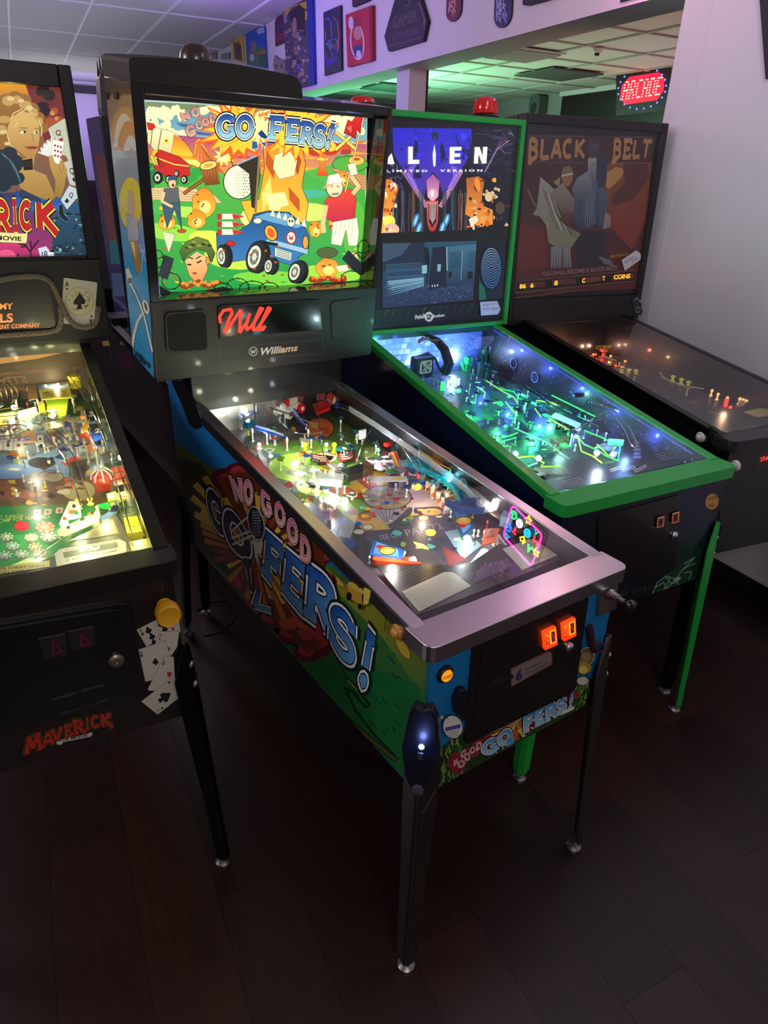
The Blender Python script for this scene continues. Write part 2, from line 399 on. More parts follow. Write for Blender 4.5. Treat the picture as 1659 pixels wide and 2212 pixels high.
struct('pillar_edge', rbox(2.345, 2.36, 4.295, 4.305, 0, HB), m_base, parent=pil)
struct('trim_3', rbox(-4, WX, 13.97, 14, 2.88, 3.0), mat('beam_face', (70, 62, 66), .8))
# ceilings: recessed tiles in a metal grid
ce = struct('ceiling', rbox(-4, WX+.26, -3, 14, HZ+.02, HZ+.06), m_grid)
tw, tl = .70, 1.76
tm = MB().box(.010, tw-.010, .010, tl-.010, .0, .012).mesh('ceiling_panel'); tm.materials.append(m_tile)
ox, oy = 1.81, .38
n = 0
gr = MB()
for ix in range(-8, 2):
    x = ox+ix*tw
    gr.box(x-.012, x+.012, -3, 14, HZ-.006, HZ+.02, RM)
    for iy in range(-2, 8):
        y = oy+iy*tl
        if x+tw > WX+.5 or y < -3: continue
        if n < 290 and y > 1.5:
            o = bpy.data.objects.new('ceiling_panel', tm); COL.objects.link(o); o.parent = ce; o.matrix_world = RM @ M.Translation((x, y, HZ+.006)); n += 1
for iy in range(-2, 8): gr.box(-4, WX, oy+iy*tl-.012, oy+iy*tl+.012, HZ-.005, HZ+.02, RM)
obj('ceiling_grid', gr, m_grid, ce)
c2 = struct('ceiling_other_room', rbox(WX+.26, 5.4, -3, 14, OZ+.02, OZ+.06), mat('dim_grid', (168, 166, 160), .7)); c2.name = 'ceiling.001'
gr = MB(); n = 0
tw, tl = .61, .61
tm = MB().box(.010, tw-.010, .010, tl-.010, .0, .012).mesh('ceiling_panel'); tm.materials.append(m_tile)
for ix in range(0, 6):
    x = 2.38+ix*tw
    gr.box(x-.012, x+.012, 1, 14, OZ-.006, OZ+.02, RM)
    for iy in range(2, 20):
        y = .39+iy*tl
        if x+tw > 5.7: continue
        o = bpy.data.objects.new('ceiling_panel', tm); COL.objects.link(o); o.parent = c2; o.matrix_world = RM @ M.Translation((x, y, OZ+.006))
for iy in range(2, 20): gr.box(2.36, 5.4, .39+iy*tl-.012, .39+iy*tl+.012, OZ-.005, OZ+.02, RM)
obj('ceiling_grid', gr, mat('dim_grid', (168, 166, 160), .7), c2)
# air vents, dark panels, detector in the other room
def vent(x, y, w_, l_, label, name='ceiling_vent'):
    t = thing(name, label, 'vent', RM @ M.Translation((x, y, OZ-.012)))
    obj('vent_frame', MB().prism([(-w_/2, -l_/2), (w_/2, -l_/2), (w_/2, l_/2), (-w_/2, l_/2)], -.004, .006), mat('vent_white', (190, 192, 188), .5), t)
    obj('duct_opening', MB().box(-w_/2+.03, w_/2-.03, -l_/2+.03, l_/2-.03, -.006, -.004), m_base, t)
    k = int(l_/.035)
    for i in range(k):
        y0 = -l_/2+.035+i*(l_-.07)/k
        obj('slat', MB().box(-w_/2+.03, w_/2-.03, y0, y0+.006, -.016, -.006), MATS['vent_white'], t)
    return t
vent(3.42, 4.63, .5, .55, 'square slatted air vent in the ceiling of the green lit room')
for (x, y, lb) in ((4.35, 5.28, 'flat dark ceiling panel beyond the slatted air vent'), (3.6, 7.3, 'flat dark ceiling panel above the white and pink pillar')):
    tag(obj('dark_ceiling_panel', rbox(x-.3, x+.3, y-.3, y+.3, OZ-.02, OZ-.006), mat('dark_panel', (70, 78, 75), .6)), lb, 'panel')
sd = thing('ceiling_sensor', 'small white ceiling sensor with a dark centre near the illuminated oval sign', 'sensor', RM @ M.Translation((3.73, 4.06, OZ-.006)) @ M.Rotation(pi, 4, 'X'))
obj('sensor_base', MB().lathe([(.0, 0), (.045, 0), (.045, .012), (.03, .03), (.0, .03)], 16), mat('off_white', (215, 210, 200), .5), sd, smooth=True)
obj('sensor_lens', MB().lathe([(.0, .03), (.02, .03), (.018, .045), (.0, .05)], 12), m_base, sd, smooth=True)
# dark wall panel and grey speaker on the far wall of the other room
XF = 5.4
pf_ = Plane(RP(XF, 0, 0), RD*-1, V((0, 0, 1)))
u0, v0 = pf_.at(1219, 209); u1, v1 = pf_.at(1442, 262)
dk = thing('wall_screen', 'large dark switched-off screen on the wall behind the red lit oval sign', 'screen')
obj('screen_panel', MB().box(u0, u1+.6, v0-1.0, v0, 0, .03, pf_.mat()), mat('maroon_black', (38, 14, 24), .3), dk, bevel=.004)
obj('screen_ledge', MB().box(u0-.03, u1+.6, v0, v0+.05, 0, .05, pf_.mat()), m_wall, dk)
u0, v0 = pf_.at(1172, 236)
sp = thing('wall_speaker', 'grey wall speaker in the green lit room behind the red beacon', 'speaker')
Mx = pf_.mat(u0, v0, .0)
obj('speaker_body', MB().prism([(-.09, -.12), (.06, -.16), (.1, 0), (.09, .13), (-.02, .17), (-.11, .1)], .0, .14, Mx), mat('speaker_grey', (88, 92, 90), .6), sp, bevel=.01)
obj('speaker_cone', MB().lathe([(0, .14), (.06, .14), (.055, .146), (0, .142)], 16, Mx), mat('speaker_dark', (50, 54, 52), .7), sp)
obj('speaker_bracket', MB().box(-.03, .03, -.03, .03, -.0, .02, Mx), m_base, sp)
# ================================================================== pinball machines
m_black = mat('satin_black_paint', (17, 15, 15), .38, coat=.25)
m_blackm = mat('black_metal', (14, 13, 14), .3, metal=.6)
m_blackgloss = mat('gloss_black_trim', (26, 22, 20), .16, coat=.5)  # black lifted towards brown, haze put into the colour
m_steel = mat('brushed_steel', (222, 216, 218), .25, metal=1., noise=(40, .12, (1, 12, 12)))
m_chrome = mat('chrome', (225, 225, 230), .1, metal=1.)
m_wood = mat('cabinet_plywood', (60, 42, 30), .7)
m_glass = glassmat('clear_glass', (.985, .99, .985))
m_green = mat('green_powder_coat', (28, 158, 58), .38, coat=.2)
def rotz(a): return M.Rotation(a, 4, 'Z')
m_hood = mat('hood_black', (46, 39, 36), .6, spec=.25)  # lighter, warmer black with the haze put into it
class Mach:
    def __init__(s, label, x, y, yaw, w, L, ztf, zbf, by, ztb, zbb, bw, bd, bzb, bzt, lean,
                 side, front, rail, legm, bbm, pfh=(.085, .19), shell=.042, bar=None, legshow=(1, 1, 1, 1), gl=None, railflange=.03):
        s.root = thing('pinball_machine', label, 'pinball machine', M.Translation((x, y, 0)) @ rotz(yaw)); s.W = M.Translation((x, y, 0)) @ rotz(yaw)
        s.w, s.L, s.by, s.bw, s.bd = w, L, by, bw, bd; s.ztf, s.zbf, s.ztb, s.zbb = ztf, zbf, ztb, zbb
        r = s.root; T = .019
        sl = (ztb-ztf)/by; zt = lambda y: ztf+sl*y; s.zt = zt
        zb = lambda y: zbf+(zbb-zbf)*y/L
        prof = [(0, zbf), (L, zbb), (L, zt(L)), (0, ztf)]
        YZ = M(((0, 0, 1, 0), (1, 0, 0, 0), (0, 1, 0, 0), (0, 0, 0, 1)))
        for k in (0, 1):
            x0 = 0 if k == 0 else w-T
            obj('side_panel', MB().prism(prof, x0, x0+T, YZ), side, r, bevel=.002)
        for x0 in (T, w-T-.0006): obj('inner_liner', MB().prism([(.03, zt(.03)-.20), (by+.07, zt(by)-.26), (by+.07, zt(by+.07)-.001), (.03, zt(.03)-.001)], x0, x0+.0006, YZ), m_black, r)
        obj('front_panel', MB().box(T, w-T, 0, T, zbf, ztf-.003), front, r)
        obj('back_panel', MB().box(T, w-T, L-T, L, zbb, zt(L)-.01), m_black, r)
        obj('bottom_panel', MB().prism([(T, zbf+.012), (L-T, zbb+.012), (L-T, zbb+.024), (T, zbf+.024)], T, w-T, YZ), m_wood, r)
        # side rails
        a = atan(sl); s.slope = a
        for k in (0, 1):
            xo = 0 if k == 0 else w
            sg = -1 if k == 0 else 1
            y0, y1 = .05, by+.02
            mb = MB()
            lo, hi = min(xo+sg*.0055, xo-sg*.026), max(xo+sg*.0055, xo-sg*.026)
            mb.prism([(y0, zt(y0)), (y1, zt(y1)), (y1, zt(y1)+.005), (y0, zt(y0)+.005)], lo, hi, YZ)
            lo, hi = min(xo, xo+sg*.0055), max(xo, xo+sg*.0055)
            mb.prism([(y0, zt(y0)-railflange), (y1, zt(y1)-railflange), (y1, zt(y1)+.001), (y0, zt(y0)+.001)], lo, hi, YZ)
            obj('side_rail', mb, rail, r, bevel=.0015)
        # lock bar
        R_ = .022; w0, w1 = -.014, w+.014
        pts = [(w0, .062), (w0, -.016+R_)]+[(w0+R_-R_*cos(t*pi/8), -.016+R_-R_*sin(t*pi/8)) for t in range(1, 5)]
        pts += [(w1-R_+R_*sin(t*pi/8), -.016+R_-R_*cos(t*pi/8)) for t in range(0, 4)]+[(w1, -.016+R_), (w1, .062)]
        mb = MB().prism(pts, ztf-.026, ztf+.010)
        obj('lock_bar', mb, bar or rail, r, bevel=.004, seg=3)
        # glass
        gz = .0035
        obj('playfield_glass', MB().prism([(.062, zt(.062)+gz-.004), (by-.002, zt(by)+gz-.004), (by-.002, zt(by)+gz), (.062, zt(.062)+gz)], .024, w-.024, YZ), gl or m_glass, r)
        # inside: rim blocks and playfield
        s.pw = w-2*T-.004
        y0 = .075; z0 = zt(y0)-pfh[0]; y1 = by+.07; z1 = zt(y1)-pfh[1]
        s.pf = Plane((T+.002, y0, z0), (1, 0, 0), (0, y1-y0, z1-z0), s.W); s.plen = sqrt((y1-y0)**2+(z1-z0)**2)
        s.pfm = None
        # legs
        s.leg(0, 0, -1, -1, legm[0]); s.leg(w, 0, 1, -1, legm[1]); s.leg(0, L, -1, 1, legm[2]); s.leg(w, L, 1, 1, legm[3])
        # backbox
        s.tilt = atan2(-lean, bzt-bzb) if True else 0; h = (bzt-bzb)/cos(s.tilt); s.bh = h
        B = M.Translation((w/2, by, bzb)) @ M.Rotation(s.tilt, 4, 'X'); s.B = B; hw = bw/2; fr = .03; s.rec = fr
        obj('backbox_shell', MB().box(-hw, hw, shell, bd, 0, h, B), bbm, r, bevel=.003)
        obj('neck', MB().prism([(by-.0+.02, zt(by)-.02), (by+bd-.01, zt(by)-.02), (by+bd-.01, bzb+.03), (by+.02, bzb+.03)], .0, w, YZ), m_black, r)
        s.bface = Plane(B @ V((-hw, 0, 0)), (B.to_3x3() @ V((1, 0, 0))), (B.to_3x3() @ V((0, 0, 1))), s.W)
    def side_clip(s): return [(-s.L, s.zbb+.001), (-.001, s.zbf+.001), (-.001, s.ztf-.003), (-s.L, s.zt(s.L)-.003)]
    def front_clip(s): return RC(.0005, s.w-.0005, s.zbf+.001, s.ztf-.004)
    def leg(s, cx, cy, sx, sy, m):
        """ribbed corner leg; local frame: X along the diagonal pointing out, Y across"""
        a = atan2(sy, sx); zt_ = s.zbf+.205 if cy == 0 else s.zbb+.165
        hw = .021
        # cross-section across the nose with two ribs, then wings at 45 degrees
        def sec(k=1., wing=.016):
            o = [(-wing, -hw*k-wing+.006), (.0, -hw*k*.62), (.0035, -hw*k*.45), (.0035, -hw*k*.30), (.0, -hw*k*.2), (.0, -hw*k*.1), (.0035, -.0015), (.0035, .0015), (.0, hw*k*.1), (.0, hw*k*.2), (.0035, hw*k*.30), (.0035, hw*k*.45), (.0, hw*k*.62), (-wing, hw*k+wing-.006)]
            i = [(x-.0035, y*.93) for x, y in o]; return o+i[::-1]
        prof = [(.022, .10, .6, .009), (.045, .09, .85, .013), (.3, .05, .9, .016), (s.zbf-.03, .012, 1, .020), (zt_-.09, .011, 1.05, .022), (zt_, .011, .30, .006)]
        mb = MB(); R_ = []
        tl = cos(0)
        base = M.Translation((cx, cy, 0)) @ rotz(a)
        nn = None
        for z, off, k, wing in prof:
            # nose distance from the corner: corner flat sits .012 out; foot flares out
            t = 1-(z-.022)/(zt_-.022); d = .012+.040*t
            S = [(x+d, y, z) for x, y in sec(k, wing)]; nn = len(S); R_ += S
        fs = []
        for i in range(len(prof)-1):
            fs += [(i*nn+j, i*nn+(j+1) % nn, (i+1)*nn+(j+1) % nn, (i+1)*nn+j) for j in range(nn)]
        q = nn//2
        for e in (0, len(prof)-1):
            fs += [(e*nn+j, e*nn+j+1, e*nn+nn-2-j, e*nn+nn-1-j) for j in range(q-1)]
        mb.add(R_, fs, base)
        lg = obj('leg', mb, m, s.root)
        d = .040
        obj('leg_leveler', MB().lathe([(.0, 0), (.021, 0), (.021, .005), (.012, .011), (.005, .013), (.005, .035), (0, .035)], 16, M.Translation(base @ V((d-.002, 0, 0)))), mat('dull_metal', (150, 146, 140), .35, metal=1), lg, smooth=True)
        for zz in (zt_-.055, zt_-.11):
            t = 1-(zz-.022)/(zt_-.022); dd = .012+.040*t
            Bm = base @ M.Translation((dd, 0, zz)) @ M.Rotation(pi/2, 4, 'Y')
            obj('leg_bolt', MB().lathe([(0, -.004), (.0095, -.004), (.0095, .003), (.007, .0065), (.003, .0085), (0, .0085)], 6, Bm), m_chrome, lg)
    def front(s): return Plane((0, 0, 0), (1, 0, 0), (0, 0, 1), s.W)
    def left(s): return Plane((0, 0, 0), (0, -1, 0), (0, 0, 1), s.W)
    def bplane(s, d):
        """plane parallel to the backbox face, d behind it"""
        return Plane(s.B @ V((-s.bw/2, d, 0)), s.B.to_3x3() @ V((1, 0, 0)), s.B.to_3x3() @ V((0, 0, 1)), s.W)
    def frame(s, name, x0, x1, z0, z1, X0, X1, Z0, Z1, d0, d1, m, bevel=.003):
        """rectangular ring (outer x0..x1, z0..z1; inner X0..) in backbox space"""
        mb = MB().box(x0, X0, d0, d1, z0, z1, s.B).box(X1, x1, d0, d1, z0, z1, s.B).box(X0, X1, d0, d1, z0, Z0, s.B).box(X0, X1, d0, d1, Z1, z1, s.B)
        return obj(name, mb, m, s.root, bevel=bevel)
    def bx(s, px, py, d=0):
        u, v = s.bplane(d).at(px, py); return u-s.bw/2, v
    def playfield(s, m, name='playfield'):
        s.pfm = obj(name, MB().box(0, s.pw, 0, s.plen, -.012, 0, s.pf.mat()), m, s.root); return s.pfm
    def q(s, x, y, h=0): return s.pf.at(x, y, h)
def rrect(x0, x1, y0, y1, r, n=4):
    P = []
    for cx, cy, a in ((x1-r, y0+r, -90), (x1-r, y1-r, 0), (x0+r, y1-r, 90), (x0+r, y0+r, 180)):
        P += [(cx+r*cos(radians(a+90*i/n)), cy+r*sin(radians(a+90*i/n))) for i in range(n+1)]
    return P
P_side_print = printmat('glossy_side_print', rough=.32, coat=.3)
# ---- the four machines of the row and the one behind
main = Mach('pinball machine with a golf cartoon backglass and bright blue sides, nearest the camera',
    0, 0, 0, .52, 1.447, .900, .516, 1.18, 1.015, .449, .730, .232, 1.109, 1.833, -.096,
    side=mat('blue_side_paint', (16, 96, 160), .35, coat=.2), front=mat('blue_front_paint', (10, 100, 150), .38, coat=.2), rail=m_steel,
    legm=(mat('leg_steel', (120, 112, 112), .35, metal=1.), MATS['leg_steel'], m_blackm, m_blackm), bbm=m_blackgloss, pfh=(.07, .12), railflange=.032, shell=.091)
alien = Mach('pinball machine with green trim and legs and white spaced lettering',
    .618, .253, -.11, .633, 1.42, .92, .537, 1.175, 1.112, .50, .719, .22, 1.117, 1.864, .017,
    side=mat('navy_side_paint', (10, 18, 42), .35, coat=.2), front=mat('navy_front_paint', (6, 12, 26), .4, coat=.2), rail=m_green,
    legm=(m_green, m_green, m_blackm, m_blackm), bbm=m_black, pfh=(.07, .20), railflange=.02)
belt = Mach('black pinball machine with a dim brown martial arts backglass beside the white wall',
    1.354, .25, -.20, .575, 1.42, .955, .55, 1.215, 1.105, .50, .73, .22, 1.085, 1.900, .04,
    side=mat('black_side_paint', (12, 12, 20), .35, coat=.2), front=m_black, rail=m_blackm, bar=mat('dark_bar', (56, 54, 56), .3, metal=.6),
    legm=(m_blackm,)*4, bbm=m_black, pfh=(.075, .22), railflange=.02)
mav = Mach('black pinball machine with a card player backglass and yellow lit playfield at the left edge',
    -.896, .546, -.105, .589, 1.42, .927, .513, 1.18, 1.125, .48, .736, .22, 1.148, 1.912, -.033,
    side=m_black, front=mat('dark_brown_front', (30, 17, 14), .42, coat=.15), rail=mat('dark_rail', (40, 38, 32), .35, metal=.5),
    legm=(m_blackm,)*4, bbm=m_black, pfh=(.07, .19), railflange=.02, shell=.052)
rear = Mach('unlit machine with a purple sheen side, standing behind the blue golf machine',
    .105, 1.60, 0, .52, 1.75, .90, .475, 1.0, 1.0, .47, .375, .20, 1.0, 1.855, .0,
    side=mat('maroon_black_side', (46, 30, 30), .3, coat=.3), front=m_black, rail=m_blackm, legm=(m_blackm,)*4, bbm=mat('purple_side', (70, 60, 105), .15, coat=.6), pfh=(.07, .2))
# ================================================================== the golf machine
def plate(name, pl, pts, h0, h1, m, parent, view=(0, 0, 1.), bevel=0, label=None):
    ox, oy, k = view
    P = [pl.at(ox+x/k, oy+y/k) for x, y in pts]
    return obj(name, MB().prism(P, h0, h1, pl.mat()), m, parent, bevel=bevel, label=label)
def px_rrect(q, r=.12, n=4):
    """rounded quad in drawing coordinates; q = BL, BR, TR, TL"""
    return [quadmap(q, x, y) for x, y in rrect(0, 1, 0, 1, r, n)]
P_back = printmat('backlit_film', es=1.25)
P_front_print = printmat('front_print', rough=.4, coat=.2)
P_paper = printmat('printed_paper', rough=.7)
R0 = main.root
hw = main.bw/2
main.frame('backbox_frame', -hw, hw, .222, main.bh, -.336, .350, .232, .708, 0, .045, m_blackgloss)
obj('backbox_cheek', MB().box(-hw, -.352, .045, .092, 0, main.bh, main.B).box(.362, hw, .045, .092, 0, main.bh, main.B).box(-.352, .362, .045, .092, .71, main.bh, main.B), m_blackgloss, R0)
obj('frame_reveal', MB().box(-.352, -.336, .04, .095, .22, .71, main.B).box(.350, .362, .04, .095, .22, .71, main.B).box(-.35, .35, .04, .095, .698, .71, main.B).box(-.35, .35, .04, .095, .215, .228, main.B), mat('recess_gloss', (58, 48, 40), .12, coat=.6), R0)
# arched hood on top
hp = [(-hw, main.bh)]+[(-hw+.012*(1-cos(t*pi/8)), main.bh+.036+.012*sin(t*pi/8)) for t in range(5)]+[(-hw+.012+.40*t/8, main.bh+.048+.010*sin(pi*t/8)) for t in range(9)]+[(-hw+.425, main.bh+.042), (-hw+.437, main.bh+.030), (-hw+.442, main.bh)]
hood = obj('arched_hood', MB().prism([(x, z) for x, z in hp], .0, main.bd, main.B @ M(((1, 0, 0, 0), (0, 0, 1, 0), (0, 1, 0, 0), (0, 0, 0, 1)))), m_hood, R0)
# ---- backglass
gp = main.bplane(.085)
bg = MB().box(-.345, .355, .085, .10, .222, .70, main.B)
bgo = obj('backglass', bg, mat('film_base', (12, 12, 12), .5), R0)
A = Art(gp, clip=RC(.021, .725, .224, .698)); A.view(200, 100, 2.5136)
TL, TR, BR, BL = (286, 300), (1486, 372), (1470, 1286), (352, 1372)
A.poly([(280, 290), (1492, 360), (1476, 1290), (350, 1380)], 'a8c8d8', g=('e8e8b0', 280, 700))
A.poly([(285, 300), (1490, 365), (1488, 520), (288, 480)], '5f98b8', g=('7fb0d0', 300, 520))
A.poly([(285, 300), (1490, 365), (1489, 400), (285, 335)], '7c8a70')
def cl(x, y, w_, h_, c='fbf6cc', n=7):
    for i in range(n): A.ell(x+w_*(i/(n-1)-.5), y+random.uniform(-.25, .25)*h_, w_/n*1.1, h_*random.uniform(.35, .6), c, n=12)
for (x, y, a, b) in ((330, 380, 120, 90), (340, 440, 130, 70), (440, 360, 110, 60), (420, 470, 200, 40), (700, 350, 200, 50), (1020, 370, 200, 40), (1330, 400, 160, 60), (1400, 450, 120, 50), (1200, 390, 130, 40)): cl(x, y, a, b)
for (x, y, L_, c) in ((450, 415, 160, '3f6ea8'), (330, 500, 160, '4a62a8'), (520, 455, 130, '5560a0'), (1330, 520, 150, '5a5aa8'), (1180, 440, 90, '4f86b8')):
    A.poly([(x, y), (x+L_, y+18), (x+L_*1.1, y+34), (x+L_*.2, y+22)], c)
# red and violet sunset band
A.poly([(287, 470), (700, 500), (1100, 520), (1487, 530), (1480, 760), (310, 720)], 'b04a86', g=('f2a83a', 500, 730))
for i in range(26):
    x = random.uniform(300, 1440); y = random.uniform(500, 690)
    if x < 560 and y < 620: continue
    L_ = random.uniform(60, 180); A.poly([(x, y), (x+L_*.5, y-9), (x+L_, y+random.uniform(-6, 12)), (x+L_*.5, y+9)], random.choice(['e8483a', 'f07a2a', 'c83a6a', '8a4aa0', 'ffb040', 'ffd860']))
# mountain
A.poly([(490, 700), (540, 600), (560, 510), (582, 500), (620, 560), (660, 620), (720, 700)], 'f6a03c', g=('d8604a', 500, 700), out='7a2a20', ow=3)
for i in range(7): A.line([(575+i*6, 515+i*9), (560+i*22, 600+i*13)], 4, 'b04a30')
A.star(705, 600, 62, 30, 9, 'fff26a', .2); A.star(705, 600, 36, 18, 9, 'fffbd0', .2)
# far green country
A.poly([(312, 640), (420, 625), (560, 660), (760, 700), (1100, 690), (1300, 640), (1482, 600), (1472, 1290), (350, 1378)], '58b848', g=('1f9a50', 650, 1340))
for (x, y, a, b, c) in ((400, 760, 110, 60, '2f8a3c'), (520, 690, 60, 45, '3aa04a'), (1400, 640, 70, 40, '3aa84a'), (330, 700, 40, 60, '2a8050'), (1240, 760, 90, 40, '48b050')):
    A.cloud([(x+random.uniform(-a, a), y+random.uniform(-b, b)) for _ in range(9)], 24, c)
A.poly([(315, 770), (480, 762), (640, 790), (700, 850), (500, 840), (320, 830)], 'e8c8a0', out='8a6040', ow=3)
for j in range(4): A.line([(318, 782+j*13), (640, 796+j*13)], 2.5, 'a87858')
for j in range(14): A.line([(330+j*24, 772+(j % 2)*13), (330+j*24, 786+(j % 2)*13)], 2.5, 'a87858')
for (x, y, a, b, c) in ((430, 1010, 190, 45, '9adf52'), (760, 1150, 160, 60, 'c8e85a'), (520, 900, 120, 30, 'b8e860'), (1000, 1260, 240, 40, '7ed84a'), (1300, 1230, 160, 40, 'a0e050'), (640, 1050, 120, 50, 'e0f060'), (1180, 900, 110, 50, 'd8e878'), (1420, 1000, 60, 160, '60c048'), (380, 880, 70, 30, '48b858'), (860, 930, 60, 50, 'eaf2a0'), (1180, 800, 90, 24, '48b8a0')):
    A.ell(x, y, a, b, c, ang=random.uniform(-8, 8))
for i in range(40):
    x, y = random.uniform(340, 1450), random.uniform(880, 1320); A.poly([(x, y), (x+random.uniform(20, 70), y+5), (x+10, y+9)], random.choice(['2f9a48', '6cc848', '38a84c', 'd8e860']))
# putting green with flag upper right
A.ell(1395, 640, 95, 42, '58b048', out='1e5a2a', ow=4); A.ell(1430, 620, 42, 24, 'f0c860', out='a03828', ow=3); A.ell(1430, 612, 20, 8, 'd8402a')
A.poly([(1290, 660), (1480, 700), (1478, 780), (1420, 760)], 'd8a070', out='7a4828', ow=3)
for j in range(5):
    A.line([(1330+j*6, 690+j*14), (1478, 708+j*14)], 2, '9a6038')
    for i in range(6): A.line([(1350+i*22+(j % 2)*10, 694+j*13), (1350+i*22+(j % 2)*10, 706+j*13)], 2, '9a6038')
# mushroom cloud
A.poly([(1225, 560), (1262, 560), (1256, 640), (1275, 700), (1215, 700), (1234, 640)], 'f8b830', g=('e84a28', 560, 700), out='8a1f18', ow=3)
A.cloud([(1190, 545), (1225, 530), (1265, 530), (1300, 550), (1245, 560), (1210, 570), (1285, 570)], 30, 'c83820'); A.cloud([(1195, 540), (1225, 526), (1262, 528), (1292, 545), (1245, 550)], 24, 'ffd23c'); A.cloud([(1225, 520), (1255, 525)], 16, 'fff6a0')
A.ell(1246, 612, 34, 9, 'f8d060', out='b84a20', ow=3)
# windmill
A.poly([(1345, 585), (1400, 580), (1385, 520), (1360, 520)], 'b8382a', out='5a1a14', ow=3)
for (a, b) in (((1318, 465), (1428, 560)), ((1428, 462), (1315, 562))): A.line([a, b], 20, '5a4a20'); A.line([a, b], 15, 'f4d860')
A.poly([(1345, 560), (1372, 515), (1398, 560)], 'd8502e')
# rocket with flames
A.poly([(292, 412), (330, 420), (345, 455), (300, 452)], 'd0282a', out='5a1010', ow=3); A.poly([(372, 452), (402, 452), (412, 478), (380, 470)], 'd0282a', out='5a1010', ow=3)
A.poly([(298, 470), (340, 440), (430, 462), (500, 520), (545, 590), (520, 608), (440, 600), (330, 560), (296, 520)], 'f4f0cc', g=('d8c890', 450, 600), out='2a1a18', ow=4)
A.poly([(440, 480), (500, 520), (545, 590), (520, 608), (425, 590)], 'f87820', g=('ffd040', 500, 600), out='3a1810', ow=3)
A.line([(372, 450), (350, 572)], 4, '2a1a18'); A.line([(322, 452), (312, 545)], 4, '2a1a18'); A.ell(398, 512, 14, 14, 'e8d83a'); A.ell(398, 512, 5, 5, '2a1a18')
A.poly([(330, 560), (430, 590), (540, 600), (590, 640), (480, 625), (400, 640), (310, 600)], 'ffd030', g=('ff7a20', 560, 640), out='a03818', ow=3)
A.poly([(480, 610), (560, 615), (600, 650), (570, 655), (540, 640), (500, 640)], 'fff080', out='a86a20', ow=2)
# red buggy on the left
A.poly([(330, 600), (360, 560), (470, 600), (520, 640), (525, 700), (420, 720), (330, 660)], 'c82a2a', out='2a0c0c', ow=4); A.line([(335, 600), (440, 640), (520, 650)], 6, 'f8e860'); A.line([(345, 580), (360, 640)], 5, '4a1010')
for (x, y, r) in ((352, 712, 34), (412, 722, 26), (495, 722, 24), (455, 690, 18)): A.ell(x, y, r*.8, r, '1c1a1e'); A.ell(x-3, y, r*.45, r*.6, 'd8d8c8'); A.ell(x-3, y, r*.2, r*.28, '4a4a4a')
A.poly([(312, 590), (345, 610), (352, 650), (312, 630)], 'e8d850', out='3a3010', ow=3)
for j in range(4): A.line([(312+j*14, 605), (336+j*18, 660)], 3, '2a2a20')
# barrel mallet
A.strokes([[(490, 800), (610, 715)]], 20, '3a1c10'); A.strokes([[(490, 800), (610, 715)]], 13, 'a8602a')
A.poly([(582, 652), (665, 632), (686, 745), (610, 752)], 'c87838', g=('8a4418', 640, 750), out='2a140c', ow=4)
for i in range(5): A.line([(597+i*16, 662-i*4), (622+i*13, 745)], 3, '5a2c14')
A.ell(626, 645, 46, 22, 'f8d878', ang=-12, out='2a140c', ow=4); A.ell(626, 645, 26, 11, 'e0a850', ang=-12)
# golf ball with fuse
A.ell(792, 735, 82, 90, 'f8f8e8', out='1a1a1a', ow=5)
for j in range(9):
    for i in range(8):
        x, y = 792+(i-2.2)*13.5+(j % 2)*6, 680+j*16
        if ((x-792)/76)**2+((y-735)/84)**2 < 1 and x > 770: A.ell(x, y, 4.6, 6, 'c8d0b8' if i < 4 else '9aa890', n=8)
A.line([(760, 650), (750, 625), (742, 600)], 5, '3a2a20'); A.star(742, 596, 20, 8, 6, 'fff060', .2)
# big generic orange rock mound with foliage tones behind the buggy (plain stand-in)
A.poly([(800, 840), (900, 830), (930, 660), (925, 560), (990, 520), (1060, 500), (1130, 540), (1150, 640), (1130, 760), (1165, 850), (1150, 960), (860, 980)], 'f09428', g=('f6c23c', 520, 960), out='4a1c0c', ow=6)
for (a, b, c_) in (((940, 560), (980, 720), 'c85a1c'), ((1010, 520), (1060, 700), 'ffd058'), ((1090, 540), (1110, 700), 'b84818'), ((960, 700), (920, 900), 'ffe070'), ((1060, 760), (1120, 900), 'c85a1c'), ((1000, 800), (980, 940), 'fff0a0')):
    A.poly([a, ((a[0]+b[0])/2+30, (a[1]+b[1])/2), b, ((a[0]+b[0])/2-26, (a[1]+b[1])/2)], c_)
A.poly([(985, 590), (1060, 560), (1105, 620), (1090, 700), (1010, 720), (975, 660)], 'fdf0c0', out='6a3010', ow=4); A.poly([(930, 800), (1040, 790), (1060, 860), (960, 890)], 'f8f0b0')
A.poly([(780, 640), (900, 588), (906, 700), (880, 880), (860, 870), (846, 690)], '33281c', out='141010', ow=3); A.line([(902, 585), (880, 900)], 12, '8a7a4a'); A.line([(780, 640), (905, 585)], 9, '8fb4e0')
for (x, y, a, b) in ((600, 850, 62, 78), (400, 950, 46, 46), (560, 940, 50, 50), (1205, 990, 34, 46), (1345, 720, 38, 44), (1300, 960, 26, 40), (1270, 1200, 60, 52)):
    A.poly(blob(x, y, a, b), 'f08c28', g=('f8c040', y-b, y+b), out='5a240e', ow=4); A.ell(x+a*.1, y+b*.25, a*.5, b*.45, 'fbe68c')
    for _ in range(4): A.ell(x+random.uniform(-a, a)*.7, y+random.uniform(-b, b)*.7, 6, 5, '8a3812')
A.ell(1270, 1118, 55, 28, '506038', out='1c2416', ow=3); A.ell(383, 876, 28, 14, 'f0c83c', out='4a3810', ow=2)
